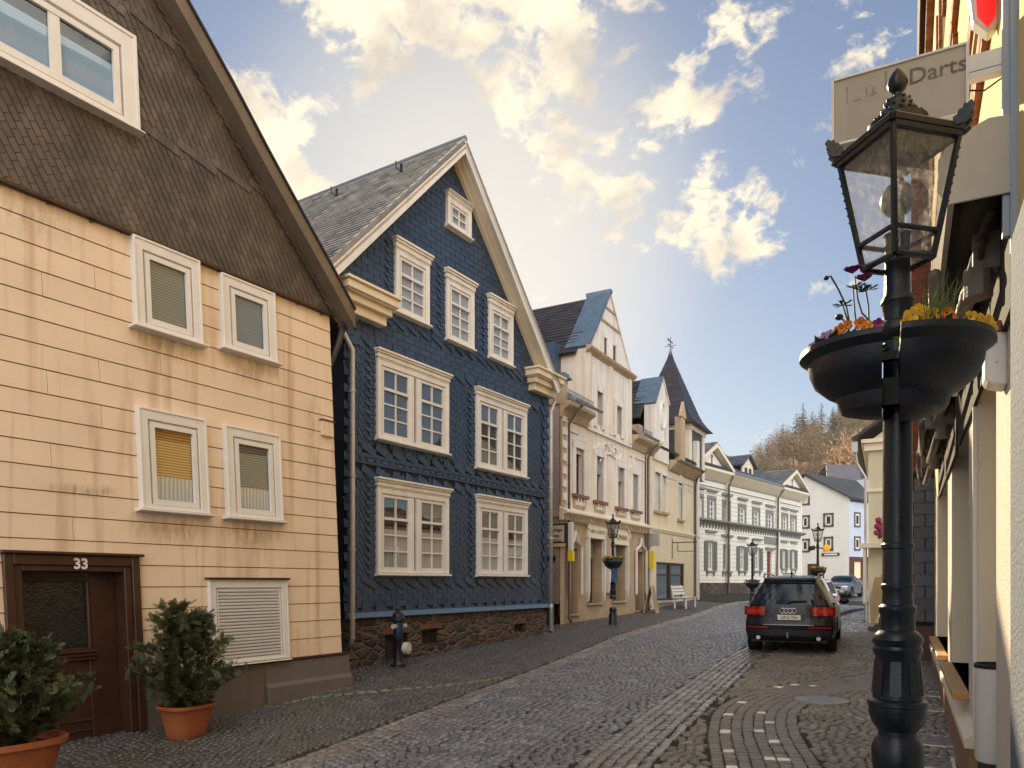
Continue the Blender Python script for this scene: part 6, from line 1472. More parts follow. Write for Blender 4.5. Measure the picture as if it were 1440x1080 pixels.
def wagon():
    paint = M('silver_paint', (.52,.53,.55), .28, .05, 2, 0, coat=1, metal=.4); H=.88
    sp = dict(W=2*H, zb=.22, L=4.5, keys=[(0,.93,.92,1.42,.66),(.08,.98,.94,1.46,.68),(.25,1,.94,1.48,.70),(.5,1,.93,1.47,.70),(.62,1,.93,1.40,.70),(.72,1,.94,1.08,.80),(.78,.99,.93,1.0,.82),(.93,.95,.85,.92,.80),(1,.84,.72,.8,.7)],
        xr=[(.2,-2.1),(.35,-2.25),(.6,-2.27),(.7,-2.2),(.95,-2.12),(1.4,-1.75),(1.5,-1.7)], xf=[(.2,2.15),(.45,2.27),(.65,2.25),(.85,2.1),(1.5,2.05)],
        wx=(-1.3,1.4), wr=.32, g0=-1.8, g1=1.1, gz=.96, gs=1.3, pillars=(-1.0,.0), ws0=.4, ws1=1.3, wsd=.52, rg=(1.0,1.36), mir=(.75,1.0))
    q_ = (1183-720)/FPX; Y = 24.3; hd = 22; rt = Vector((cos(radians(hd)), -sin(radians(hd)), 0)); fwd = Vector((sin(radians(hd)), cos(radians(hd)),0))
    c = Vector((q_*Y, Y, 0))-rt*H+fwd*2.2
    R, xr, xf = car('silver_estate_car', 'silver estate car parked in front of the dark SUV and mostly hidden by it', 'car', (c.x,c.y,g1(c.x,c.y)), hd, sp, paint)
    for sg in (-1,1): rear_patch(R, 'tail_lamp', m_red, xr, H, (.72,.92,(lambda zz: (H*.62,H*.98)) if sg>0 else (lambda zz: (-H*.98,-H*.62))), off=.02)
wagon()
def sedan():
    paint = M('dark_silver_paint', (.16,.17,.20), .25, .05, 2, 0, coat=1, metal=.5); H=.88
    sp = dict(W=2*H, zb=.2, L=4.4, keys=[(0,.90,.86,.98,.72),(.1,.96,.9,1.02,.74),(.2,.99,.93,1.2,.70),(.35,1,.93,1.42,.68),(.55,1,.92,1.44,.68),(.66,1,.92,1.30,.70),(.76,1,.93,1.02,.80),(.84,.98,.90,.96,.82),(.95,.94,.8,.86,.8),(1,.84,.68,.76,.7)],
        xr=[(.2,-2.1),(.4,-2.2),(.9,-2.15),(1.5,-2.1)], xf=[(.2,2.1),(.45,2.22),(.62,2.2),(.8,2.05),(1.5,2.0)],
        wx=(-1.3,1.35), wr=.32, g0=-1.5, g1=1.0, gz=.94, gs=1.2, pillars=(-.9,.05), ws0=.2, ws1=1.3, wsd=.50, rg=(9,9.1), mir=(.75,.98))
    P = gpt(1187, 841); hd = 180+38
    R, xr, xf = car('grey_saloon_car', 'small grey saloon car facing the camera at the bend in the street', 'car', (P.x+.5,P.y+1.2,g1(P.x+.5,P.y+1.2)), hd, sp, paint)
    fx = lambda z: float(xf(z))
    for sg in (-1,1):
        q = MB()
        for a in range(4):
            y0 = sg*(H*.52+a*.075); q.ball((fx(.68)-.30*(abs(y0)/H)**3+.0, y0, .68), .085, 8, (.5,1,.75))
        q.build('headlight', M('headlight',(.75,.78,.8),.1,0,1,0,coat=1), R, smooth=True)
    q = MB(); q.box(fx(.55)-.03, fx(.55)+.02, -.38,.38,.56,.68); q.box(fx(.4)-.03,fx(.4)+.02,-.6,.6,.26,.42); q.build('grille', m_black, R)
    q = MB(); q.box(fx(.48)+.0, fx(.48)+.03, -.26,.26,.44,.54); q.build('number_plate', m_white, R)
sedan()
# ------------------------------------------------------------------ STREET LAMPS
m_milk = M('milky_globe', (.22,.22,.21), .3, .05, 3, 0)
m_lgl = Glass('lantern_glass', tint=(.80,.80,.80), base=.03, rough=.03)
def lamp(loc, zb, zc, rz, label, baskets=None, scale=1.0, detail=True, group=None):
    """zc: height of lantern bottom above loc z; near lamp dims; zb=ground"""
    R = empty('street_lamp', loc, rz, label=label, cat='street lamp', group=group)
    k = scale; h = zc     # lantern bottom height above the base
    n = 28 if detail else 14
    P = lambda pts: [(r*k, z) for r, z in pts]
    # shaft profile relative to h (lantern bottom)
    q = MB()
    q.lathe([(.150*k,0),(.150*k,.06),(.135*k,.09),(.135*k,.30),(.118*k,.34),(.105*k,.42),(.118*k,.46),(.118*k,.50),(.085*k,.56)], 0, 0, n)
    b = h-1.87*k    # reference: torus at y~1058
    if b < .5: b = .5
    q.lathe([(.085*k,b-.08),(.092*k,b-.05),(.092*k,b+.01),(.080*k,b+.04),(.068*k,b+.055),(.068*k,b+.075),(.088*k,b+.10),(.102*k,b+.14),(.102*k,b+.17),(.106*k,b+.175),(.106*k,b+.19),(.096*k,b+.197),
             (.088*k,b+.20),(.078*k,b+.36),(.086*k,b+.375),(.088*k,b+.39),(.082*k,b+.40),(.086*k,b+.41),(.090*k,b+.425),(.084*k,b+.44),(.070*k,b+.455),(.062*k,b+.46),(.060*k,b+.52),(.066*k,b+.53),(.066*k,b+.55),(.056*k,b+.56),
             (.053*k,h-1.26*k),(.057*k,h-1.25*k),(.057*k,h-1.235*k),(.053*k,h-1.23*k),(.053*k,h-1.10*k),(.057*k,h-1.095*k),(.057*k,h-1.08*k),(.053*k,h-1.075*k),
             (.049*k,h-.30*k),(.066*k,h-.285*k),(.072*k,h-.26*k),(.062*k,h-.235*k),(.050*k,h-.22*k),(.054*k,h-.16*k),(.060*k,h-.15*k),(.056*k,h-.135*k),(.046*k,h-.12*k),(.044*k,h+.10*k),(.050*k,h+.11*k),(.03*k,h+.12*k)], 0, 0, n)
    if detail:
        for i in range(8):
            a = 2*pi*i/8
            for (r0,r1) in (((.089,.080)),):
                c_,s_ = cos(a),sin(a); z0,z1=b+.215,b+.345
                def pt(r,da,z): return (r*k*cos(a+da),r*k*sin(a+da),z)
                q.hexa([pt(r0-.01,-.26,z0),pt(r0-.01,.26,z0),pt(r0+.004,.22,z0),pt(r0+.004,-.22,z0),pt(r1-.012,-.26,z1),pt(r1-.012,.26,z1),pt(r1+.002,.22,z1),pt(r1+.002,-.22,z1)])
    pole = q.build('pole', m_iron, R, smooth=True, auto=35)
    # lantern (square)
    lt = h+.437*k; rb, rt = .12*k, .205*k
    ang = [pi/4+pi/2*i for i in range(4)]
    C = lambda r, z, i: (r*cos(ang[i]), r*sin(ang[i]), z)
    def barq(q, a, b_, t): q.tube([a, b_], t, 4)
    q = MB()
    for i in range(4):
        q.tube([C(rb,h,i), C(rt,lt,i)], .0125*k, 6)
        j = (i+1)%4
        for (r,z,t) in ((rb,h,.011),(rb+(rt-rb)*.22,h+(lt-h)*.22,.010),(rt,lt,.016),(rt*1.05,lt+.02*k,.018)): q.tube([C(r,z,i),C(r,z,j)], t*k, 6)
        # strut from the pole
        q.tube([(0,0,h+.04*k), C(rb,h+.01*k,i)], .012*k, 6)
    fr = q.build('lantern_frame', m_iron, R)
    for i in range(4):
        j=(i+1)%4; f=.97
        q = MB(); q.quad(C(rb*f,h,i),C(rb*f,h,j),C(rt*f,lt,j),C(rt*f,lt,i)); q.build('lantern_pane', m_lgl, fr)
    q = MB(); q.add([C(rb*.95,h+.003,i) for i in range(4)], [(0,1,2,3)]); q.build('bottom_pane', m_lgl, fr)
    # roof
    q = MB(); prof = [(rt*1.10,lt+.005*k),(rt*1.12,lt+.03*k),(rt*.98,lt+.045*k),(rt*.55,lt+.09*k),(rt*.50,lt+.11*k),(rt*.42,lt+.115*k)]
    for (r0,z0),(r1,z1) in zip(prof,prof[1:]):
        for i in range(4):
            j=(i+1)%4; q.add([C(r0,z0,i),C(r0,z0,j),C(r1,z1,j),C(r1,z1,i)],[(0,1,2,3)])
    q.add([C(rt*1.10,lt+.005*k,i) for i in range(4)],[(3,2,1,0)])
    q.lathe([(rt*.52,lt+.08*k),(rt*.52,lt+.12*k),(rt*.3,lt+.125*k)],0,0,n)
    q.v = [(a_, b_, c_ if c_ < lt+.03*k else lt+.03*k+(c_-lt-.03*k)*.76) for a_, b_, c_ in q.v]
    q.build('lantern_roof', m_iron, R, smooth=True, auto=35)
    q = MB(); q.lathe([(.104*k,lt+.085*k),(.106*k,lt+.100*k),(.092*k,lt+.108*k),(.070*k,lt+.125*k),(.055*k,lt+.150*k),(.046*k,lt+.180*k),(.030*k,lt+.200*k),(.016*k,lt+.208*k),(.015*k,lt+.218*k),(.030*k,lt+.232*k),(.037*k,lt+.252*k),(.034*k,lt+.272*k),(.020*k,lt+.296*k),(.006*k,lt+.312*k),(.001,lt+.318*k)],0,0,n)
    fi = q.build('finial', m_iron, R, smooth=True, auto=40)
    if detail:
        q = MB()
        for (r,z,t,m_) in ((.084,.116,.009,14),(.064,.136,.009,12),(.053,.160,.008,10),(.043,.186,.007,9)):
            for i in range(m_): a = 2*pi*(i+.5*(z*50%2>1))/m_; q.ball((r*k*cos(a),r*k*sin(a),lt+z*k), t*k, 6)
        q.build('cast_relief', m_iron, fi, smooth=True)
    for i in (1, 3):
        q = MB(); a=ang[i]; r=rt*1.06; 
        pf = [(-.035,0),(.010,0),(.030,.020),(.024,.034),(.036,.048),(.028,.060),(.040,.076),(.030,.092),(.018,.080),(.008,.086),(.002,.066),(-.010,.066),(-.014,.046),(-.028,.040),(-.028,.020)]
        for dth in (-.35, 0, .35):
            ca_, sa_ = cos(a+dth*.5), sin(a+dth*.5); vs_ = []
            for th in (-.006, .006):
                vs_ += [((r+u*k)*ca_-(th*k)*sa_+(dth*.012*k)*-sa_, (r+u*k)*sa_+(th*k)*ca_+(dth*.012*k)*ca_, lt+.015*k+w_*k*(1 if dth == 0 else .8)) for u, w_ in pf]
            m_ = len(pf); q.add(vs_, [tuple(range(m_)), tuple(range(2*m_-1, m_-1, -1))]+[(i_, i_+m_, (i_+1)%m_+m_, (i_+1)%m_) for i_ in range(m_)])
        q.build('corner_leaf', m_iron, R)
        if detail:
            q = MB()
            for t in range(7):
                f=.15+.1*t; r_=rb+(rt-rb)*(.45+.5*t/7); z_=h+(lt-h)*(.45+.5*t/7); q.ball(((r_+.009*k)*cos(a),(r_+.009*k)*sin(a),z_),.008*k,5)
            q.build('corner_beading', m_iron, fr)
    q = MB(); q.ball((0,0,h+.245*k), .062*k, 16, (1,1,1.08)); q.build('globe', m_milk, R, smooth=True)
    q = MB(); q.tube([(0,0,h+.10*k),(0,0,h+.20*k)], .025*k, 10); q.build('lamp_holder', m_iron, R)
    q = MB(); q.lathe([(.055*k, lt-.20*k+.12*k),(rt*.75,lt-.01*k),(rt*.75,lt)],0,0,4,pi/4,pi/4+2*pi) if False else q.add([C(rt*.93,lt-.004*k,i) for i in range(4)]+[C(rt*.93,lt-.012*k,i) for i in range(4)],[(0,1,2,3),(7,6,5,4)]); q.build('reflector', m_rim_l, fr)
    return R
m_rim_l = M('dull_reflector', (.16,.15,.14), .5, .2, 4, .1)
def dirty(m):
    nt = m.node_tree; N = nt.nodes; L = nt.links; out = [n for n in N if n.type == 'OUTPUT_MATERIAL'][0]; src = out.inputs[0].links[0].from_socket
    d = N.new('ShaderNodeBsdfDiffuse'); d.inputs[0].default_value = (.45,.44,.42,1); t = N.new('ShaderNodeBsdfTranslucent'); t.inputs[0].default_value = (.55,.54,.52,1); a = N.new('ShaderNodeAddShader'); L.new(d.outputs[0], a.inputs[0]); L.new(t.outputs[0], a.inputs[1])
    tc = N.new('ShaderNodeTexCoord'); n = N.new('ShaderNodeTexNoise'); n.inputs['Scale'].default_value = 38; n.inputs['Detail'].default_value = 8; n.inputs['Roughness'].default_value = .7; L.new(tc.outputs['Object'], n.inputs['Vector'])
    r = N.new('ShaderNodeMapRange'); L.new(n.outputs[0], r.inputs[0]); r.inputs[1].default_value = .45; r.inputs[2].default_value = .75; r.inputs[3].default_value = .05; r.inputs[4].default_value = .34
    mx = N.new('ShaderNodeMixShader'); L.new(r.outputs[0], mx.inputs[0]); L.new(src, mx.inputs[1]); L.new(a.outputs[0], mx.inputs[2]); L.new(mx.outputs[0], out.inputs[0])
dirty(m_lgl)
LX, LY = 1.483, 2.9
LG = g1(LX, LY)
near_lamp = lamp((LX, LY, LG), LG, 2.826-LG, radians(14), 'large black cast iron street lamp close to the camera, with two flower bowls')
# ---- flowers & half bowls
m_bowl = M('bowl_plastic', (.016,.018,.025), .5, .25, 5, .15, 40, rvar=.1)
m_soil = M('potting_soil', (.03,.022,.015), .95, .3, 12, .5, 40)
m_leaf = M('dark_leaf', (.035,.075,.022), .55, .35, 8, .2, 40, attr=.3); m_stem = M('stem_green', (.05,.07,.03), .6, .2, 8, 0)
m_grass = M('grass_blade', (.13,.17,.05), .6, .3, 8, 0, attr=.3)
m_yp = M('yellow_petal', (.80,.45,.015), .55, .2, 20, .1, 60, attr=.2); m_op = M('orange_petal', (.75,.22,.01), .55, .2, 20, .1); m_pp = M('purple_petal', (.28,.015,.20), .5, .3, 20, .1, 60, attr=.25)
m_vp = M('violet_petal', (.42,.25,.50), .55, .25, 20, .1, attr=.3); m_dp = M('dark_bud', (.05,.02,.05), .6, .2, 10, 0)
def bowl(R, k=1.0, seg=20):
    q = MB(); pr = [(.305,0),(.318,-.004),(.322,-.03),(.296,-.05),(.288,-.06),(.283,-.10),(.262,-.155),(.215,-.20),(.175,-.225),(.168,-.26),(.155,-.285),(.09,-.305),(.0,-.31)]
    ir = [(.0,-.05),(.285,-.05),(.295,-.0)]
    pr = [(r, z*.92) for r, z in pr]; full = [(r*k, z*k) for r, z in ir+pr]
    q.lathe(full, 0, 0, seg, -pi/2, pi/2)
    a = [(0, r, z) for r, z in full]; b = [(0, -r, z) for r, z in full]
    # flat back
    m = len(pr); A = [(0,r*k,z*k) for r,z in pr]; B = [(0,-r*k,z*k) for r,z in pr]
    for i in range(m-1): q.add([A[i],A[i+1],B[i+1],B[i]],[(0,1,2,3)])
    return q.build('bowl', m_bowl, R, smooth=True, auto=30)
def petals(q, c, r, n=5, up=(0,0,1), cup=.25, wid=.62):
    up = Vector(up).normalized(); u = up.orthogonal().normalized(); w = up.cross(u); c = Vector(c)
    a0 = random.uniform(0, 6)
    for i in range(n):
        a = a0+2*pi*i/n; d = u*cos(a)+w*sin(a); s = u*-sin(a)+w*cos(a); q.val = random.random()
        p = [c, c+d*r*.55+s*r*wid*.75+up*r*cup*.5, c+d*r+s*r*wid*.55+up*r*cup, c+d*r*1.08+up*r*cup*.9, c+d*r-s*r*wid*.55+up*r*cup, c+d*r*.55-s*r*wid*.75+up*r*cup*.5]
        q.add(p, [(0,1,2,3),(0,3,4,5)])
def flower(parent, name, c, r, mat, n=5, up=(0,-.7,.6), cup=.25, layers=1, heart=True):
    q = MB()
    for l in range(layers): petals(q, Vector(c)+Vector(up)*r*.12*l, r*(1-.22*l), n, up, cup+.25*l)
    o = q.build(name, mat, parent)
    if heart: h = MB(); h.ball(Vector(c)+Vector(up).normalized()*r*.2, r*.16, 6); h.build('flower_heart', m_dp, o)
    return o
def leaves(q, c, rad, n, size, zr=(0,.05)):
    for _ in range(n):
        a = random.uniform(0,2*pi); rr = rad*sqrt(random.random()); p = Vector((c[0]+rr*cos(a), c[1]+rr*sin(a), c[2]+random.uniform(*zr)))
        d = Vector((random.gauss(0,1),random.gauss(0,1),random.uniform(.1,1.2))).normalized(); s = d.orthogonal().normalized(); l = size*random.uniform(.6,1.3); q.val = random.random()
        q.add([p, p+d*l*.5+s*l*.28, p+d*l, p+d*l*.5-s*l*.28], [(0,1,2,3)])
AX = radians(-26); ad = Vector((cos(AX), sin(AX), 0)); ap = Vector((-sin(AX), cos(AX), 0))
random.seed(31)
for side in (1, -1):
    c = Vector((LX-.065, LY-.09, 0))+ad*side*(.022 if side > 0 else .035)
    lab = 'right hand black half bowl planter on the near lamp with yellow and orange flowers' if side > 0 else 'left hand black half bowl planter on the near lamp with tall purple anemones'
    zr = 2.478
    R = empty('flower_planter', (c.x, c.y, zr), AX+(0 if side > 0 else pi), label=lab, cat='planter', group='half bowl planters on the near lamp')
    bowl(R, .96 if side > 0 else .90)
    q = MB(); q.lathe([(0,-.03),(.24,-.035)],0,0,16,-pi/2,pi/2); q.build('soil', m_soil, R)
    q = MB(); q.box(-.06,0,-.03,.03,-.22,-.12); q.box(-.05,0,-.02,.02,-.05,-.02); q.build('bracket', m_iron, R)
    # local frame: +x away from pole ; camera side is -Y world
    inv = Matrix.Rotation(-(AX+(0 if side > 0 else pi)), 4, 'Z')
    def loc(px, py, Yd):   # local point from a pixel at a chosen depth
        w = Vector(((px-720)/FPX*Yd, Yd, EYE-(py-HOR)/FPX*Yd))-Vector((c.x,c.y,zr)); return inv @ w
    camd = inv @ Vector((-.35,-.85,-.1))
    if side > 0:
        q = MB(); leaves(q, (.13,0,-.03), .12, 260, .05, (0,.07)); q.build('leaves', m_leaf, R)
        for (px,py,r) in ((1283,444,.030),(1292,438,.028),(1308,444,.030),(1276,452,.024),(1372,450,.026),(1383,456,.026),(1392,461,.024),(1365,446,.022),(1300,452,.020),(1388,450,.02)):
            flower(R, 'pansy', loc(px,py,LY-.12 if px<1340 else LY-.22), r, m_yp, 5, camd, .12, 2)
        for (px,py) in ((1332,440),(1337,447)): flower(R, 'orange_blossom', loc(px,py,LY-.16), .02, m_op, 6, camd, .2, 2)
        q = MB()
        for i in range(70):
            b = loc(random.uniform(1296,1345), 458, LY-.10+random.uniform(-.08,.08)); l = random.uniform(.08,.22); dx = random.gauss(.02,.05); dy = random.gauss(0,.04); q.val = random.random()
            q.tube([b, b+Vector((dx*.4,dy*.4,l*.6)), b+Vector((dx*1.2,dy*1.2,l))], [.0016,.0013,.0004], 3, cap=False)
        q.build('grass_tuft', m_grass, R)
    else:
        q = MB(); leaves(q, (.12,0,-.03), .12, 200, .045, (0,.05)); q.build('leaves', m_leaf, R)
        Yd = LY+.04
        stems = [((1233,462),(1212,440),(1206,420),(1202,388)),((1222,460),(1221,430),(1216,398)),((1196,462),(1190,430),(1178,405),(1168,388),(1163,390)),((1205,462),(1202,440),(1199,400)),((1190,462),(1186,450),(1180,445)),((1196,460),(1190,445),(1185,428))]
        for st in stems:
            pts = [loc(a,b,Yd) for a,b in st]; q = MB(); q.tube(pts, [.0035]*(len(pts)-1)+[.0025], 6); q.build('stem', m_stem, R)
        for (px,py,r) in ((1199,382,.034),(1216,393,.034)):
            flower(R, 'anemone', loc(px,py+3,Yd), r, m_pp, 8, inv @ Vector((-.2,-.3,.9)), .75, 2)
        q = MB()
        for (px,py) in ((1185,430),(1204,404),(1221,408),(1212,408)):
            cc_ = loc(px,py,Yd)
            for i in range(9):
                a = 2*pi*i/9; d = Vector((cos(a),sin(a)*.8,random.uniform(.0,.5))); q.val=random.random(); s=Vector((-sin(a),cos(a),0))*.006
                for f in (-.35,0,.35):
                    e = cc_+d*.04+s*f*5; q.add([cc_-s*.3, cc_+d*.02+s, e, cc_+d*.02-s],[(0,1,2,3)])
        q.build('leaf_whorl', m_leaf, R)
        for (px,py,r) in ((1162,391,.011),(1180,446,.016)): q = MB(); q.ball(loc(px,py,Yd), r, 8, (1,1,.8)); q.build('bud', m_dp, R)
        for (px,py,r,m_) in ((1183,462,.02,m_op),(1192,457,.018,m_op),(1210,455,.024,m_op),(1222,459,.020,m_yp),(1178,466,.02,m_op),(1143,487,.016,m_vp),(1152,480,.018,m_vp),(1160,474,.02,m_vp),(1167,470,.018,m_vp),(1172,477,.016,m_vp),(1156,488,.014,m_vp)):
            flower(R, 'pansy', loc(px,py,LY+.02 if px>1180 else LY+.10), r, m_, 5, camd, .15, 2)
        flower(R, 'violet_blossom', loc(1235,455,LY-.02), .02, m_pp, 5, camd, .2, 2)
# ---- other lamps
def far_lamp(px, pyb, pyt, label, bask, rz=.3, Y=None):
    if Y is None: P = gpt(px, pyb)
    else: P = Vector(((px-720)/FPX*Y, Y, g1((px-720)/FPX*Y, Y)))
    top = EYE-(pyt-HOR)/FPX*P.y
    H = top-P.z; k = .98; hc = H-.74*k
    R = lamp(tuple(P), P.z, hc, rz, label, scale=k, detail=False, group='ornate black street lamps down the street')
    B = empty('round_flower_basket', (P.x,P.y,P.z+hc-bask), 0, label='round flower basket on the '+label.split(',')[0].replace('black street lamp ','lamp '), cat='planter', group='flower baskets on the far lamps')
    q = MB(); q.lathe([(.30*k,.0),(.33*k,.0),(.31*k,-.05),(.24*k,-.18),(.10*k,-.26),(.05,-.28)],0,0,16); q.build('basket', m_bowl, B, smooth=True)
    q = MB(); leaves(q,(0,0,-.02),.32,240,.09,(0,.12)); q.build('foliage', m_leaf, B)
    random.seed(int(px))
    q = MB()
    for i in range(26): a=random.uniform(0,6.28); r=.3*sqrt(random.random()); petals(q,(r*cos(a),r*sin(a),.08+random.random()*.06),.035,5,(random.gauss(0,.5),-.6,.8))
    q.build('blossoms', [m_yp,m_op,m_pp][int(px)%3], B)
    return R, P, hc
L2, P2, h2 = far_lamp(862, 879, 723, 'black street lamp in front of the cream shop house, with one flower basket', .72)
q = MB(); q.box(-.09,.09,-.14,-.10,1.35,1.85); q.build('blue_sticker_board', M('blue_paper',(.03,.08,.22),.5,.4,9,0), L2)
far_lamp(1058, 832, 758, 'black street lamp before the green shuttered hall, dark orange blossoms below', 1.25, Y=34)
L3, P3, h3 = far_lamp(1150, 838, 735.5, 'black street lamp behind the SUV roof, with a round orange lamp beside it', 1.15, Y=30)
q = MB(); q.tube([(.0,0,h3-.25),(.33,-.05,h3-.30)],.025,6); q.tube([(0,0,h3-.2),(-.3,-.05,h3-.28)],.025,6); q.tube([(-.42,-.05,h3-.30),(-.22,-.05,h3-.26)],.09,8); q.build('signal_arm', m_iron, L3)
q = MB(); q.ball((.36,-.08,h3-.27),.15,12,(1,.6,1)); o = q.build('amber_signal', M('amber_lens',(.85,.33,.01),.25,.1,3,0), L3, smooth=True); MATS['amber_lens'].node_tree.nodes['Principled BSDF'].inputs['Emission Color'].default_value=(1,.4,.02,1); MATS['amber_lens'].node_tree.nodes['Principled BSDF'].inputs['Emission Strength'].default_value=.3
# ------------------------------------------------------------------ HYDRANT
def hydrant():
    P = gpt(560, 938); R = empty('fire_hydrant', P, FB.rz, label='black and blue pillar hydrant with white side outlet before the stone base', cat='hydrant')
    mb_ = M('hydrant_black',(.012,.012,.016),.4,.2,6,.1); bl = M('hydrant_blue',(.012,.03,.11),.35,.1,6,0); wh = M('hydrant_white',(.55,.53,.48),.5,.1,6,0)
    q = MB(); q.lathe([(.15,0),(.15,.05),(.11,.08),(.095,.12),(.09,.50),(.11,.53),(.11,.56),(.085,.58)],0,0,18); q.build('column', mb_, R, smooth=True, auto=35)
    q = MB(); q.lathe([(.088,.58),(.092,.60),(.092,.86),(.085,.88)],0,0,18); q.build('blue_band', bl, R, smooth=True)
    q = MB(); q.lathe([(.10,.88),(.16,.90),(.16,.94),(.12,.97),(.11,1.02),(.06,1.06),(.04,1.07),(.04,1.13),(.0,1.14)],0,0,12); q.build('cap', mb_, R, smooth=True, auto=30)
    for sg in (-1,1): q = MB(); q.tube([(sg*.08,0,.79),(sg*.19,-.03,.79)],.045,10); q.build('side_nozzle', wh, R)
    q = MB(); q.tube([(.10,-.06,.36),(.13,-.17,.36)],.115,18); q.tube([(.13,-.17,.36),(.133,-.185,.36)],[.06,.06],14); q.build('outlet_cap', wh, R, smooth=False)
hydrant()
# ------------------------------------------------------------------ BENCH, BOARD SIGNS, SHOP SIGNS
def bench():
    P = gpt(955, 855); R = empty('park_bench', P, FC.rz, label='white slatted bench standing in front of the turret house shop window', cat='bench')
    for i in range(5): q = MB(); q.box(-.8,.8,-.10-.10*i,-.02-.10*i,.43,.46); q.build('seat_slat', m_white, R)
    for i in range(3): q = MB(); q.hexa([(-.8,.00+.03*i,.56+.13*i),(.8,.00+.03*i,.56+.13*i),(.8,.03+.03*i,.56+.13*i),(-.8,.03+.03*i,.56+.13*i),(-.8,.02+.03*i,.66+.13*i),(.8,.02+.03*i,.66+.13*i),(.8,.05+.03*i,.66+.13*i),(-.8,.05+.03*i,.66+.13*i)]); q.build('back_slat', m_white, R)
    for x in (-.7,.62):
        q = MB(); q.box(x,x+.06,-.52,-.46,0,.43); q.box(x,x+.06,-.06,.0,0,.43); q.box(x,x+.06,-.5,0,.38,.43); q.hexa([(x,.0,.40),(x+.06,.0,.40),(x+.06,.05,.40),(x,.05,.40),(x,.12,.95),(x+.06,.12,.95),(x+.06,.15,.95),(x,.15,.95)]); q.build('bench_frame', m_white, R)
bench()
def table():
    P = gpt(970, 852); 
def signs():
    # box sign on the shop house side wall
    F = FC; s = -.02
    R = F.root('shop_box_sign', label='framed box sign with dark lettering at the corner of the cream shop house', cat='sign')
    # perpendicular to the facade, facing the viewer: x plane
    z0, z1 = F.Z(787,770), F.Z(787,736); 
    q = MB(); q.box(-.03,.05,-.25,.62,z0,z1); q.build('case', M('sign_dark_frame',(.05,.045,.05),.5,.1,3,0), R)
    q = MB(); q.box(-.04,-.031,-.15,.50,z0+.17,z1-.06); f = q.build('face', M('sign_cream_face',(.62,.55,.45),.5,.06,3,0), R)
    q = MB(); 
    for i, (t, sz) in enumerate((("Trauringe", .135), ("wählen", .12), ("Blumberg" if False else "Wechsler", .13))): text_into(q, t, sz, (-.044,.175,z1-.24-.17*i), (0,-1,0),(0,0,1),.002,bold=.002)
    q.build('lettering', m_black, f)
    q = MB(); q.box(-.045,-.031,-.2,.58,z0+.02,z0+.13); q.build('lit_strip', M('warm_strip',(.65,.5,.25),.5,.2,3,0), R)
    q = MB(); q.box(-.06,.06,-.42,-.30,z0-.1,z1+.02); q.build('white_post', m_white, R)
    q = MB(); q.box(-.07,.07,-.45,-.29,z0-.42,z0-.11); q.build('yellow_box', M('yellow_post_box',(.85,.62,.02),.4,.05,3,0), R)
    q = MB(); z=F.Z(775,785); q.box(-.035,-.013,.15,.62,z-.06,z+.08); tag(q.build('street_name_plate', M('navy_plate',(.01,.015,.04),.4,.1,3,0), None),'small dark street name plate on the pink side wall','sign'); o=COL.objects['street_name_plate']; o.location=(F.x,F.y,0); o.rotation_euler=(0,0,F.rz)
    # white letter cabinet between shopfront windows
    R = F.root('notice_cabinet', label='white notice cabinet between the two shop windows behind the lamp', cat='notice cabinet')
    a,b=F.S(853.5),F.S(858); zz0,zz1=F.Z(853,834),F.Z(853,804); q=MB(); q.box(a-.1,b+.12,-.16,0,zz0,zz1); q.build('case', m_white, R, bevel=.01); q=MB(); q.box(a+.0,b+.02,-.165,-.161,zz0+.15,zz1-.1); q.build('poster', M('blue_paper',(.03,.08,.22),.5,.4,9,0), R)
    # projecting box + yellow letter box between the two houses
    R = FT.root('projecting_box_sign', label='grey projecting box sign above a yellow box by the turret house downpipe', cat='sign')
    z0,z1 = FT.Z(909,768), FT.Z(909,750); q=MB(); q.box(.02,.16,-.52,-.08,z0,z1); q.build('case', M('grey_sign_case',(.38,.38,.36),.5,.1,3,0), R, bevel=.01); q=MB(); q.box(.02,.16,-.30,-.1,z0-.9,z0-.2); q.build('yellow_box', MATS['yellow_post_box'], R)
    R = FT.root('bracket_sign', label='empty wrought iron bracket sign frame above the turret house shop window', cat='sign')
    s0=FT.S(945); z0,z1 = FT.Z(945,774), FT.Z(945,767); q=MB()
    q.tube([(s0,0,z1+.12),(s0,-1.1,z1+.12)],.02,6); q.tube([(s0,0,z1+.3),(s0,0,z0-.35)],.025,6); q.tube([(s0,-.25,z1+.12),(s0,-.25,z0-.05)],.015,6); q.tube([(s0,-1.0,z1+.12),(s0,-1.0,z0-.05)],.015,6); q.tube([(s0,-.25,z0-.05),(s0,-1.0,z0-.05)],.015,6); q.build('iron_frame', m_iron, R)
    # A-board
    P = gpt(916, 862); R = empty('pavement_board', P, FC.rz+.1, label='wooden pavement board leaning by the turret house downpipe', cat='A board')
    for sg in (-1,1):
        q = MB(); q.hexa([(-.28,sg*.24-.02,0),(.28,sg*.24-.02,0),(.28,sg*.24+.02,0),(-.28,sg*.24+.02,0),(-.28,sg*.02-.02,1.05),(.28,sg*.02-.02,1.05),(.28,sg*.02+.02,1.05),(-.28,sg*.02+.02,1.05)]); q.build('panel', m_och, R)
    q = MB(); q.hexa([(-.22,-.235,.12),(.22,-.235,.12),(.22,-.20,.12),(-.22,-.20,.12),(-.22,-.065,.95),(.22,-.065,.95),(.22,-.04,.95),(-.22,-.04,.95)]); q.build('poster', M('board_poster',(.35,.25,.15),.6,.5,9,0), R)
signs()
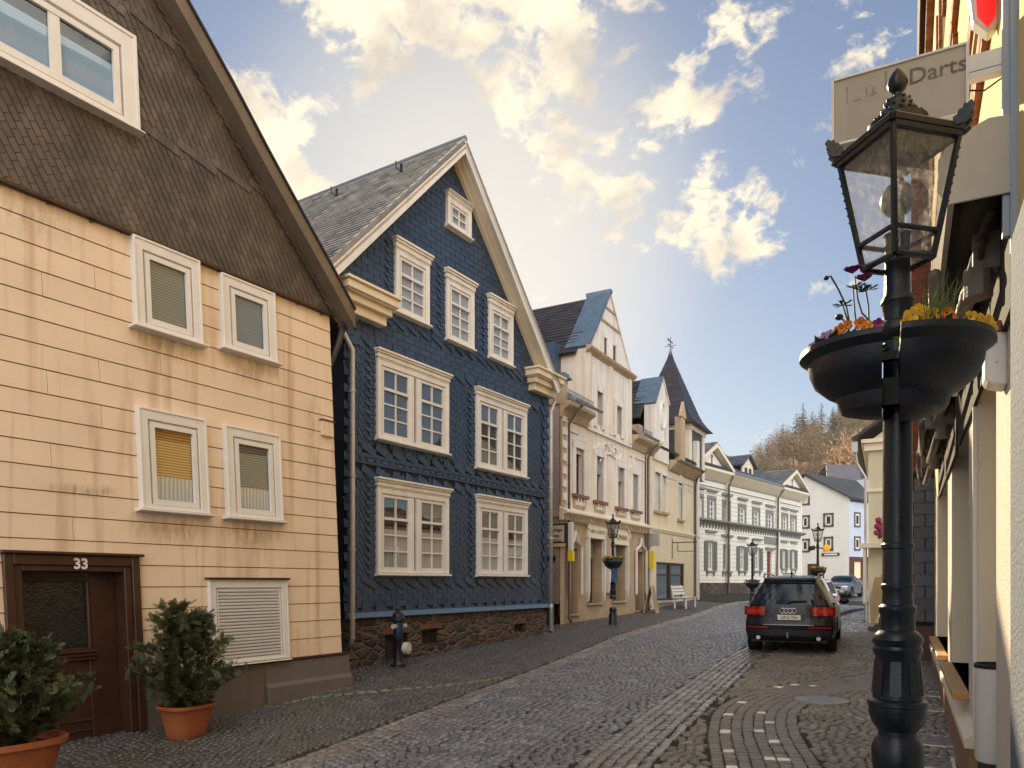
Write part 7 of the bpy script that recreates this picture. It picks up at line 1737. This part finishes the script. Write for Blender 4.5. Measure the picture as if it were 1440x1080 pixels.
# ------------------------------------------------------------------ POTTED CONIFERS
m_terra = M('terracotta', (.42,.125,.040), .75, .12, 3, .25, 40, hue=(.33,.10,.04), streak=.3, streak_col=(.25,.08,.035))
m_con = M('conifer_spray', (.042,.062,.020), .6, .35, 5, .2, 40, attr=.5, hue=(.07,.075,.02)); m_bark = M('bark', (.06,.04,.025), .9, .2, 6, .5, 30)
def potted(P, rz, label, H, spread, pot=(.36,.33), seed=1, wide=1.0):
    R = empty('potted_conifer', P, rz, label=label, cat='potted plant', group='potted conifers beside the front door')
    w, h = pot; q = MB(); 
    def ring(r, z, sy=.86): 
        out=[]; 
        for k in range(32):
            a=2*pi*k/32; c_,s_=cos(a),sin(a); e=3.2; rr=1/((abs(c_)**e+abs(s_)**e)**(1/e)); out.append((r*wide*rr*c_, r*sy*rr*s_, z))
        return out
    rings=[ring(w*.62,0),ring(w*.66,.02),ring(w*.74,h*.35),ring(w*.88,h*.82),ring(w*.95,h*.88),ring(w*1.0,h*.90),ring(w*1.02,h),ring(w*.96,h*1.0),ring(w*.90,h*.90),ring(w*.5,h*.89),ring(.01,h*.89)]
    vs=[p for r in rings for p in r]; fs=[(i*32+k,i*32+(k+1)%32,(i+1)*32+(k+1)%32,(i+1)*32+k) for i in range(len(rings)-1) for k in range(32)]
    q.add(vs,fs); q.add(rings[0],[tuple(range(31,-1,-1))]); pt=q.build('pot', m_terra, R, smooth=True, auto=40)
    q = MB(); q.add(ring(w*.90,h*.895),[tuple(range(32))]); q.build('soil', m_soil, pt)
    random.seed(seed); st = MB(); fo = MB(); r = np.random.default_rng(seed)
    tips=[]
    nb = 46
    leaders = [(random.uniform(-.18,.18)*spread*2, random.uniform(-.15,.15)*spread*1.5, H*random.uniform(.78,1.0)) for _ in range(4)]
    leaders[0] = (-.12*spread, 0, H); leaders[1] = (.30*spread, .05, H*.93)
    def spray(p, d, l):
        """flat fern-like spray of small scale leaves"""
        d = d.normalized(); s = d.cross(Vector((random.gauss(0,.5),random.gauss(0,.5),1))).normalized(); up = s.cross(d)
        m = int(l/.0085)
        v0 = min(1,max(0,random.gauss(.5,.25)))
        for i in range(m):
            t = i/m; c = p+d*l*t+up*(-.04*t*t*l*5*.3); wd = .034*(1-t)**.5*(l/.16)+.006
            for sg in (-1,1):
                if random.random()<.12: continue
                fo.val = min(1,max(0,v0+random.gauss(0,.1)+.25*t)); e = c+s*sg*wd+d*wd*.8+up*random.gauss(0,.006)
                q0 = c+d*.007
                fo.add([c, e-d*.003, e+d*.005, q0],[(0,1,2,3)])
    for li, L in enumerate(leaders):
        base = Vector((random.uniform(-.05,.05), random.uniform(-.05,.05), h*.85)); top = Vector((L[0],L[1],L[2]))
        mid = base.lerp(top,.5)+Vector((L[0]*.15,L[1]*.15,0)); st.tube([base,mid,top],[.016,.010,.003],6)
        n = 44
        for i in range(n):
            t = (i+.5)/n; p = base.lerp(mid,t*2) if t<.5 else mid.lerp(top,t*2-1)
            a = i*2.4+li+random.uniform(-.4,.4); rr = spread*(1-t)**.62*random.uniform(.45,1.05)*(1.15 if t>.08 else .6)+.05
            o = Vector((cos(a)*rr, sin(a)*rr*.9, rr*random.uniform(.10,.65))); e = p+o
            if e.z < h*.8: e.z = h*.8+random.random()*.1
            m_ = p.lerp(e,.5)+Vector((0,0,-.02)); st.tube([p,m_,e],[.006,.004,.002],4,cap=False)
            for j in range(11):
                u = random.uniform(.2,1.0); b = p.lerp(e,u); dd = (o.normalized()*.8+Vector((random.gauss(0,.6),random.gauss(0,.6),random.gauss(.25,.5)))); spray(b, dd, random.uniform(.08,.15))
        for j in range(8): spray(top-Vector((0,0,.03*j)), Vector((random.gauss(0,.4),random.gauss(0,.4),1)), .13)
    st.build('stems', m_bark, R); fo.build('foliage', m_con, R)
p = gpt(262, 1036); potted((p.x+.0,p.y+.0,p.z), FY.rz+.1, 'smaller potted conifer in a terracotta tub between the door and the shuttered window', 1.55, .66, (.315,.40), seed=5)
P_ = Vector(((12-720)/FPX*6.75, 6.75, 0)); P_.z = g1(P_.x, P_.y)
potted((P_.x,P_.y,P_.z), FY.rz, 'big potted conifer in a terracotta tub cut off by the left edge', 1.46, .56, (.43,.54), seed=9)
# ------------------------------------------------------------------ HILL AND TREES
def hill_h(x, y):
    """height of the wooded hill"""
    # ridge rises to the right; crest line about 175 m away
    q = (x/y) if y > 1 else 0
    rise = np.interp(q, [.10,.24,.305,.34,.375,.41,.45,.52,.60,.75], [4,8,17,23,28.5,31.5,32.5,33,33,30])
    f = np.clip((y-95)/85, 0, 1); f = f*f*(3-2*f)
    g = np.clip((320-y)/120, 0, 1)
    return 3+rise*f*g
def hill():
    xs = np.linspace(-30, 190, 90); ys = np.linspace(88, 320, 60); q = MB(); n = len(xs)
    q.v = [(float(x), float(y), float(hill_h(x,y)+1.2*sin(x*.11)+.9*sin(y*.13+x*.05))) for y in ys for x in xs]
    q.f = [(j*n+i,j*n+i+1,(j+1)*n+i+1,(j+1)*n+i) for j in range(len(ys)-1) for i in range(n-1)]; q.m=[0]*len(q.f); q.a=[.5]*len(q.f)
    tag(q.build('hill', M('leaf_litter_slope',(.16,.105,.055),.95,.35,.08,.4,1.5,hue=(.11,.10,.05)), None, smooth=True), kind='structure')
hill()
m_trk = M('tree_trunk', (.11,.085,.065), .9, .25, 1, .3, 6)
def bare_tree(seed, H, mat, spread=.36, leafn=2200, leaf=.30):
    random.seed(seed); t = MB(); f = MB()
    def branch(p, d, l, r, lv):
        e = p+d*l; t.tube([p, p.lerp(e,.5)+Vector((random.gauss(0,.04),random.gauss(0,.04),0))*l, e],[r,r*.8,r*.6],4 if lv else 6,cap=False)
        ends.append((e, d, lv))
        if lv < 3:
            for _ in range(4 if lv < 2 else 5):
                nd = (d+Vector((random.gauss(0,.55),random.gauss(0,.55),random.gauss(.12,.3)))).normalized(); branch(p.lerp(e,random.uniform(.45,1)), nd, l*random.uniform(.5,.72), r*.5, lv+1)
    ends = []
    branch(Vector((0,0,0)), Vector((random.gauss(0,.04),random.gauss(0,.04),1)).normalized(), H*.42, H*.022, 0)
    tw = [e for e in ends if e[2] >= 2]
    for i in range(leafn):
        e, d, lv = random.choice(tw); c = e+Vector((random.gauss(0,1),random.gauss(0,1),random.gauss(0,1)))*H*.055
        dd = (d+Vector((random.gauss(0,.7),random.gauss(0,.7),random.gauss(.2,.6)))).normalized(); s = dd.orthogonal().normalized(); s = (Matrix.Rotation(random.uniform(0,6.28),3,dd) @ s); l = leaf*random.uniform(.7,2.0); w = .05*random.uniform(.6,1.8); f.val = random.random()
        f.add([c-s*w, c+s*w, c+dd*l+s*w*.3, c+dd*l-s*w*.3],[(0,1,2,3)])
    return t, f, mat
def conifer(seed, H, mat):
    random.seed(seed); t = MB(); f = MB(); t.tube([(0,0,0),(0,0,H*.97)],[H*.016,.03],6,cap=False)
    n = 26
    for i in range(n):
        z = H*(.18+.80*i/n); r = H*.17*(1-(i/n))**.8*random.uniform(.65,1.15)+.15
        for k in range(7):
            a = random.uniform(0,6.28); e = Vector((cos(a)*r, sin(a)*r, z-r*.12+random.gauss(0,.1))); b = Vector((0,0,z+.1*r)); s = Vector((-sin(a),cos(a),0))
            for j in range(6):
                u0 = j/6; c = b.lerp(e,u0+.12); w = r*.17*(1-u0*.5)*random.uniform(.5,1.2); f.val = random.random(); dr = (e-b).normalized()
                f.add([c-dr*.05, c+s*w+dr*.18*r+Vector((0,0,-.12*r*random.random())), c+dr*.30*r, c-s*w+dr*.18*r+Vector((0,0,-.12*r*random.random()))],[(0,1,2,3)])
    return t, f, mat
m_t1 = M('brown_twigs', (.27,.18,.11), .9, .25, .15, 0, attr=.5); m_t2 = M('reddish_twigs', (.29,.17,.11), .9, .25, .15, 0, attr=.5); m_t3 = M('olive_twigs', (.21,.17,.09), .9, .25, .15, 0, attr=.5)
m_t4 = M('tan_leafy', (.42,.27,.15), .9, .25, .2, 0, attr=.5); m_t5 = M('golden_twigs', (.38,.27,.09), .9, .2, .2, 0, attr=.4); m_cf = M('spruce_green', (.09,.09,.055), .9, .3, .2, 0, attr=.5)
protos = {}
for nm, args in (('brown',(bare_tree,1,12,m_t1)),('red',(bare_tree,2,11,m_t2)),('olive',(bare_tree,3,12,m_t3)),('tan',(bare_tree,4,14,m_t4)),('gold',(bare_tree,5,11,m_t5)),('conifer',(conifer,6,14,m_cf)),('conifer2',(conifer,7,12,m_cf))):
    fn = args[0]; protos[nm] = fn(*args[1:]) if nm not in ('tan',) else bare_tree(4,14,m_t4,leafn=5200,leaf=.34)
made = {}
def tree(kind, x, y, z, sc, rz, label, group=None):
    t, f, mat = protos[kind]; nm = {'conifer':'spruce_tree','conifer2':'spruce_tree','tan':'tan_leafed_tree'}.get(kind,'bare_tree')
    if kind in made:
        o = copy_tree(made[kind]); o['label'] = label
    else:
        o = empty(nm,(0,0,0),0,label=label,cat='tree'); t.build('trunk',m_trk,o); f.build('crown',mat,o); made[kind]=o
    if group: o['group'] = group
    elif 'group' in o: del o['group']
    o.location=(x,y,z); o.scale=(sc,sc,sc); o.rotation_euler=(0,0,rz); return o
LB = {'brown':'bare brown winter tree in the wood on the hillside','red':'bare reddish brown winter tree in the wood on the hillside','olive':'bare olive tinged tree in the wood on the hillside','conifer':'dark spruce in the wood on the hillside','conifer2':'slim dark spruce in the wood on the hillside','gold':'golden tinted bare tree in the wood on the hillside','tan':'tan leafed tree in the wood on the hillside'}
random.seed(19); cnt = 0
for row in range(13):
    y = 104+row*7.2
    x = y*.20
    while x < y*.60:
        xx = x+random.uniform(-1.5,1.5); yy = y+random.uniform(-3,3); q = xx/yy
        x += random.uniform(4.0,5.8)
        z = hill_h(xx,yy)-.5
        if q < .27 and row < 4: continue
        if row >= 9: kd = random.choice(['conifer','conifer2','brown','conifer','olive','brown'])
        elif row >= 6: kd = random.choice(['olive','brown','brown','conifer2','olive'])
        else: kd = random.choice(['brown','red','olive','red','brown'])
        sc = random.uniform(.66,.92)*(1.0 if q > .33 else .8)
        tree(kd, xx, yy, z, sc, random.uniform(0,6.28), LB[kd], {'conifer':'spruces','conifer2':'slim spruces'}.get(kd, kd+' trees')+' of the hillside wood'); cnt += 1
for (px, Y, sc, kd, lb) in ((1208,118,1.25,'tan','big tan leafed tree above the grey roofs, left of the near lamp pole'),(1228,112,1.0,'tan','tan leafed tree touching the pale yellow house roofline'),(1190,126,1.0,'tan','smaller tan leafed tree left of the big tan one'),
        (1150,124,.85,'gold','golden crowned bare tree in the middle of the hillside'),(1163,128,.8,'gold','golden crowned bare tree just right of the brightest one')):
    x = (px-720)/FPX*Y; tree(kd, x, Y, hill_h(x,Y)-1, sc, px*.1, lb)
# ------------------------------------------------------------------ GROUND
def sheet(name, xs, ys, dz, mat, kind='structure'):
    X, Y = np.meshgrid(xs, ys); Z = np.concatenate([gh(X.ravel()[i:i+4000], Y.ravel()[i:i+4000]) for i in range(0, X.size, 4000)])+dz
    n = len(xs); q = MB(); q.v = [(float(a), float(b), float(c)) for a, b, c in zip(X.ravel(), Y.ravel(), Z)]
    q.f = [(j*n+i, j*n+i+1, (j+1)*n+i+1, (j+1)*n+i) for j in range(len(ys)-1) for i in range(n-1)]; q.m = [0]*len(q.f); q.a = [.5]*len(q.f)
    return tag(q.build(name, mat, None, smooth=True), kind=kind)
m_joint = M('sett_joint', (.022,.020,.018), .95, .3, 6, .4, 60, hue=(.03,.035,.015))
m_far = M('far_sett_paving', (.14,.14,.15), .4, .25, 3, .9, 9, rvar=.15)
sheet('ground', np.linspace(-70, 90, 81), np.linspace(-40, 120, 81), -.035, m_far)
def mat_sett(name, base, rough, hue, attr=.6, wet=.0):
    m = M(name, base, rough, .28, 2.2, .45, 110, attr=attr, hue=hue, rvar=.14, spec=.65)
    b = m.node_tree.nodes['Principled BSDF']; b.inputs['Coat Weight'].default_value = wet; b.inputs['Coat Roughness'].default_value = .12
    return m
m_road = mat_sett('road_sett', (.135,.145,.170), .19, (.11,.11,.122), wet=.75)
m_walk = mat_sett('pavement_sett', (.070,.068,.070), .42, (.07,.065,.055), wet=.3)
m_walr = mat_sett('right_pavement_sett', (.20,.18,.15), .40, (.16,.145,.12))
m_gut = mat_sett('gutter_sett', (.19,.18,.18), .22, (.16,.135,.13), wet=.7)
m_pav = mat_sett('brown_paver', (.20,.17,.145), .40, (.165,.14,.12), .3)
m_wpav = mat_sett('white_paver', (.85,.83,.79), .5, (.72,.70,.66), .1)
m_yel = mat_sett('sun_sliver_sett', (.20,.18,.12), .6, (.15,.14,.09), .3)  # pale colour stands in for a sunlit sliver on the pavement
def lw(s): return float(np.interp(s, [-5,5.6,10.8,18.8,32,45,60], [-5.9,-5.95,-6.5,-7.75,-8.6,-8.3,-7.5]))
def rw(s): return float(np.interp(s, [-5,5,7.1,15.8,24,36,60], [-2.2,-2.45,-2.8,-3.65,-3.9,-3.2,-1.0]))
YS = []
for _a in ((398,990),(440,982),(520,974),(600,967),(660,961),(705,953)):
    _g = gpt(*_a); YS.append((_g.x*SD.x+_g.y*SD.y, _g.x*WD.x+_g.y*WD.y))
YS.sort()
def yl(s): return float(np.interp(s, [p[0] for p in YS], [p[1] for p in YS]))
band_c = [(-3,-.6),(3,-.75),(6,-1.15),(7.3,-1.45),(9,-1.95),(10.5,-2.2),(12,-2.05),(13.1,-1.55),(14.2,-.95),(15.6,-.45),(17.5,-.1)]
bc = cr(band_c, 12) if 'cr' in globals() else np.array(band_c)
bl = np.concatenate([[0], np.cumsum(np.sqrt((np.diff(bc, axis=0)**2).sum(1)))])
def band_pos(s, w):
    d = (bc[:,0]-s)**2+(bc[:,1]-w)**2; i = int(d.argmin())
    return sqrt(d[i]), i
class Stones:
    def __init__(s): s.c = []
    def add(s, cs, cw, ls, lww, ang, h=.012, tilt=.04, kind=0): s.c.append((cs, cw, ls, lww, ang, h, tilt))
    def build(s, name, mat, seed=0, n=1):
        C = np.array(s.c); N = len(C); r = np.random.default_rng(seed)
        # corner pattern with irregular quads : bottom ring, mid ring, top ring
        base = np.array([(-.5,-.5),(.5,-.5),(.5,.5),(-.5,.5)])
        cx, cw, ls, lwd, an, h, tl = C.T
        jit = r.uniform(-.07, .07, (N, 4, 2))
        corners = (base[None]+jit)*np.stack([ls, lwd], -1)[:, None]
        rings = []
        tx = r.normal(0, 1, N)*tl; ty = r.normal(0, 1, N)*tl; dz = r.normal(0, .0025, N)
        for sc, hz in ((1.0, -.03), (.99, -.006), (.90, .55), (.62, 1.0)):
            p = corners*sc; z = np.full((N, 4), 0.0)+(hz if hz < 0 else 0)+(h[:, None]*hz if hz > 0 else 0)
            z = z+(p[:,:,0]*tx[:,None]+p[:,:,1]*ty[:,None])*(1 if hz > 0 else 0)+dz[:,None]
            ca, sa = np.cos(an)[:,None], np.sin(an)[:,None]
            u = cx[:,None]+p[:,:,0]*ca-p[:,:,1]*sa; v = cw[:,None]+p[:,:,0]*sa+p[:,:,1]*ca
            x = u*SD.x+v*WD.x; y = u*SD.y+v*WD.y
            rings.append(np.stack([x, y, z], -1))
        V = np.stack(rings, 1)          # N,4rings,4,3
        gx = (cx*SD.x+cw*WD.x); gy = (cx*SD.y+cw*WD.y)
        # ground height at the centre plus slope
        g0 = np.concatenate([gh(gx[i:i+4000], gy[i:i+4000]) for i in range(0, N, 4000)])
        e = .05; gX = (np.concatenate([gh(gx[i:i+4000]+e, gy[i:i+4000]) for i in range(0, N, 4000)])-g0)/e; gY = (np.concatenate([gh(gx[i:i+4000], gy[i:i+4000]+e) for i in range(0, N, 4000)])-g0)/e
        V[...,2] += g0[:,None,None]+(V[...,0]-gx[:,None,None])*gX[:,None,None]+(V[...,1]-gy[:,None,None])*gY[:,None,None]
        V[...,2] += crown(gx, gy)[:,None,None]
        vs = V.reshape(-1, 3); 
        F = []
        for k in range(3):
            for c in range(4):
                d = (c+1) % 4; F.append([k*4+c, k*4+d, (k+1)*4+d, (k+1)*4+c])
        F.append([12,13,14,15]); F = np.array(F)   # 13 quads
        # orientation: SD x WD : right handed? SD=(.5,.87) WD=(.87,-.5): cross z = -1 -> flip
        F = F[:, ::-1]
        faces = (F[None]+(np.arange(N)*16)[:,None,None]).reshape(-1, 4)
        me = bpy.data.meshes.new(name); me.vertices.add(len(vs)); me.vertices.foreach_set('co', vs.ravel())
        me.loops.add(faces.size); me.loops.foreach_set('vertex_index', faces.ravel()); me.polygons.add(len(faces)); me.polygons.foreach_set('loop_start', np.arange(0, faces.size, 4))
        me.polygons.foreach_set('loop_total', np.full(len(faces), 4))
        me.materials.append(mat); at = me.attributes.new('v', 'FLOAT', 'FACE'); at.data.foreach_set('value', np.repeat(np.clip(r.normal(.5,.22,N),0,1), 13).astype(np.float32))
        me.update(); me.validate()
        o = bpy.data.objects.new(name, me); COL.objects.link(o); o['kind'] = 'structure'; return o
def crown(x, y): return np.zeros_like(x)
def visible(s, w, m=2.5):
    x = s*SD.x+w*WD.x; y = s*SD.y+w*WD.y
    return y > 2.2 and abs(x) < .70*y+m
road, walk, walr, gut, pav, wpav, yel = [Stones() for _ in range(7)]
random.seed(77)
sizes = .102
# arcs over the road (segment arcs, chord ~1.25 m)
def fill(dst, s0, s1, wa, wb, pitch, size, chord, amp, skipf=None, ph=0.0):
    i = int(s0/pitch)
    while i*pitch < s1:
        sb = i*pitch
        w = wa(sb)-.2+random.uniform(0, size)
        wend = wb(sb)+.2
        while w < wend:
            t = ((w+ph)/chord) % 1.0-.5
            arc = amp*(1-4*t*t); sl = -8*amp*t/chord
            s = sb+arc; wd = size*random.uniform(.82, 1.22)
            if wa(s)+.03 < w+wd/2 < wb(s)-.03 and visible(s, w) and not (skipf and skipf(s, w+wd/2)):
                dst.add(s+random.uniform(-.006,.006), w+wd/2, pitch*.875, wd*.885, -atan2(-sl, 1)*1.0, .018, .095)
            w += wd
        i += 1
def in_band(s, w, m=.0):
    if not (-3 < s < 17.5): return False
    return band_pos(s, w)[0] < .52+m
mh = gpt(1156, 985); MH = ((mh.x*SD.x+mh.y*SD.y), (mh.x*WD.x+mh.y*WD.y))
def skipR(s, w):
    if in_band(s, w, .03): return True
    return (s-MH[0])**2+(w-MH[1])**2 < .40**2
fill(road, 1.5, 42, lambda s: lw(s)+.42, lambda s: rw(s)-.42, .102, .108, 1.30, .22)
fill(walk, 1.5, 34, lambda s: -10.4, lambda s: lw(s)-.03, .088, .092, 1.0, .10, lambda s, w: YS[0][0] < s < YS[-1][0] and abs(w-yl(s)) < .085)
fill(walr, 1.5, 24, lambda s: rw(s)+.30, lambda s: .3, .098, .104, 1.15, .20, skipR)
fill(road, 24, 42, lambda s: rw(s)+.0, lambda s: 2.6, .11, .12, 1.3, .2)
# gutter rows
for k in range(4):
    s = 1.5+random.random()*.1
    while s < 40:
        l = random.uniform(.13, .22); w = lw(s)+.06+k*.105
        dw = (lw(s+.1)-lw(s-.1))/.2
        if visible(s, w): gut.add(s+l/2, w, l*.93, .098, atan2(dw, 1), .014, .05)
        s += l
for k in range(6):
    s = 1.5+random.random()*.1
    while s < 30:
        l = random.uniform(.10, .20) if k != 5 else random.uniform(.25,.4); w = rw(s)-.38+k*.118
        dw = (rw(s+.1)-rw(s-.1))/.2
        if visible(s, w): gut.add(s+l/2, w, l*.93, .108, atan2(dw, 1), .014, .06)
        s += l
s = YS[0][0]  # not a gutter: pale row laid to imitate a streak of sunlight
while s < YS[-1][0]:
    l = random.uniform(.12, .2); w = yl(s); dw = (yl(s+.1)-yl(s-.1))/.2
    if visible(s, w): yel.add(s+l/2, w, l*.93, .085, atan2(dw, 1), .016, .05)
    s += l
# paver band, 8 columns
wp = [(1022,1004),(1075,1003),(1081,1017),(1023,1029),(1062,1027),(1089,1043),(1030,1057),(1078,1067),(1102,1070),(1030,1077),(1047,987),(1086,966),(1120,963),(1140,964),(1186,930),(1199,933),(1196,942),(1035,1085),(1090,1088)]
wpw = []
for a, b in wp:
    g = gpt(a, b); wpw.append((g.x*SD.x+g.y*SD.y, g.x*WD.x+g.y*WD.y))
tang = np.gradient(bc, axis=0); tang /= np.sqrt((tang**2).sum(1))[:,None]
cells = []
for k in range(8):
    off = (k-3.5)*.128; L = 0.0
    while L < bl[-1]:
        Lc = L+.1; i = int(np.searchsorted(bl, Lc)); i = min(i, len(bc)-1)
        f = (Lc-bl[i-1])/max(bl[i]-bl[i-1], 1e-6) if i else 0; p = bc[i-1]+(bc[i]-bc[i-1])*f; t = tang[i]
        nn_ = np.array([-t[1], t[0]]); c = p+nn_*off
        if visible(c[0], c[1]): cells.append((c[0], c[1], atan2(t[1], t[0])))
        L += .105 if False else .13
cc = np.array([(a, b) for a, b, _ in cells]); wh = set()
for (a, b) in wpw:
    d = (cc[:,0]-a)**2+(cc[:,1]-b)**2; j = int(d.argmin())
    if d[j] < .3: wh.add(j)
for j, (a, b, t) in enumerate(cells): (wpav if j in wh else pav).add(a, b, .122, .121, t, .009, .012)
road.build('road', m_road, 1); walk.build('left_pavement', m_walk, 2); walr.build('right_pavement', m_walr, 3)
gut.build('gutter_paving', m_gut, 4); pav.build('brown_paver_band', m_pav, 5); wpav.build('white_marking_stones', m_wpav, 6); yel.build('sun_sliver_row', m_yel, 7)
# joint bed sheet under the near setts
_xs = np.linspace(-14, 30, 89); _ys = np.linspace(0, 46, 93)
sheet('sett_bed', _xs, _ys, -.010, m_joint)
# manhole cover
def manhole(px, py, r, label, mat):
    p = gpt(px, py); o = empty('manhole_cover', (p.x, p.y, p.z+.004), 0.3, label=label, cat='manhole cover')
    q = MB(); q.lathe([(r,-.03),(r,.008),(r*.93,.012),(r*.90,.004),(r*.86,.004),(r*.84,.012),(0,.012)], 0, 0, 40); q.build('cover', mat, o, smooth=False)
    q = MB(); 
    for k in range(26):
        a = 2*pi*k/26; q.box(-.012,.012,r*.86,r*.93,.008,.014); 
        for i in range(len(q.v)-8, len(q.v)): x,y,z = q.v[i]; q.v[i] = (x*cos(a)-y*sin(a), x*sin(a)+y*cos(a), z)
    for a in np.linspace(-r*.7, r*.7, 9): q.box(a-.012, a+.012, -sqrt(max(r*r*.6-a*a,.001)), sqrt(max(r*r*.6-a*a,.001)), .012, .017)
    q.build('cast_pattern', m_zinc, o)
manhole(1156, 985, .36, 'round cast iron manhole cover set in the cobbles right of the paver band', M('cover_concrete',(.40,.38,.35),.5,.15,4,.3,40,metal=.2))
# wall side light grates
for i, (px, py, wd, dp) in enumerate(((1308,977,.55,.55),(1311,997,.55,.30),(1314,1043,.62,.42),(1318,1074,.6,.3))):
    p = gpt(px, py); o = empty('cellar_grate', (p.x, p.y, p.z+.012), FR.rz+pi/2, label=['farthest small cellar grate by the shop plinth','second cellar grate from the far end by the shop plinth','large cellar grate by the shop plinth nearest the lamp base','nearest cellar grate at the bottom edge by the shop plinth'][i], cat='grate', group='cellar grates along the shop wall')
    q = MB()
    q.box(-dp/2,dp/2,-wd/2,-wd/2+.03,-.03,.006); q.box(-dp/2,dp/2,wd/2-.03,wd/2,-.03,.006); q.box(-dp/2,-dp/2+.03,-wd/2+.03,wd/2-.03,-.03,.006); q.box(dp/2-.03,dp/2,-wd/2+.03,wd/2-.03,-.03,.006); q.build('frame', m_rev, o)
    q = MB(); 
    for y in np.arange(-wd/2+.05, wd/2-.04, .035): q.box(-dp/2+.03,dp/2-.03,y,y+.012,-.03,.002)
    q.build('bars', m_zinc, o); q = MB(); q.box(-dp/2+.03,dp/2-.03,-wd/2+.03,wd/2-.03,-.04,-.02); q.build('shaft', m_dark, o)

# moss strip at the foot of the yellow house
q = MB(); random.seed(8)
for i in range(420):
    t = random.random(); g = gpt(300+190*t, 1009-41*t+random.gauss(0,2.0)); r = random.uniform(.01,.03); q.val = random.random(); q.ball((g.x,g.y,g.z+.006), r, 5, (1,1,.4))
tag(q.build('moss', M('moss',(.12,.125,.03),.95,.4,12,.5,60,attr=.3), None), 'yellow green moss growing along the foot of the grey plinth', 'moss', kind='stuff')
# ------------------------------------------------------------------ AIR
def haze():
    m = bpy.data.materials.new('haze_air'); m.use_nodes = True; nt = m.node_tree; N = nt.nodes; L = nt.links; N.clear()
    o = N.new('ShaderNodeOutputMaterial'); v = N.new('ShaderNodeVolumePrincipled'); v.inputs['Color'].default_value = (.95,.93,.90,1); v.inputs['Density'].default_value = .00024; v.inputs['Anisotropy'].default_value = .25
    L.new(v.outputs[0], o.inputs['Volume'])
    q = MB(); q.box(-90, 230, -60, 360, -12, 75); tag(q.build('haze', m, None), 'thin warm air haze over the whole street and the wooded hill', 'haze', kind='stuff')
haze()
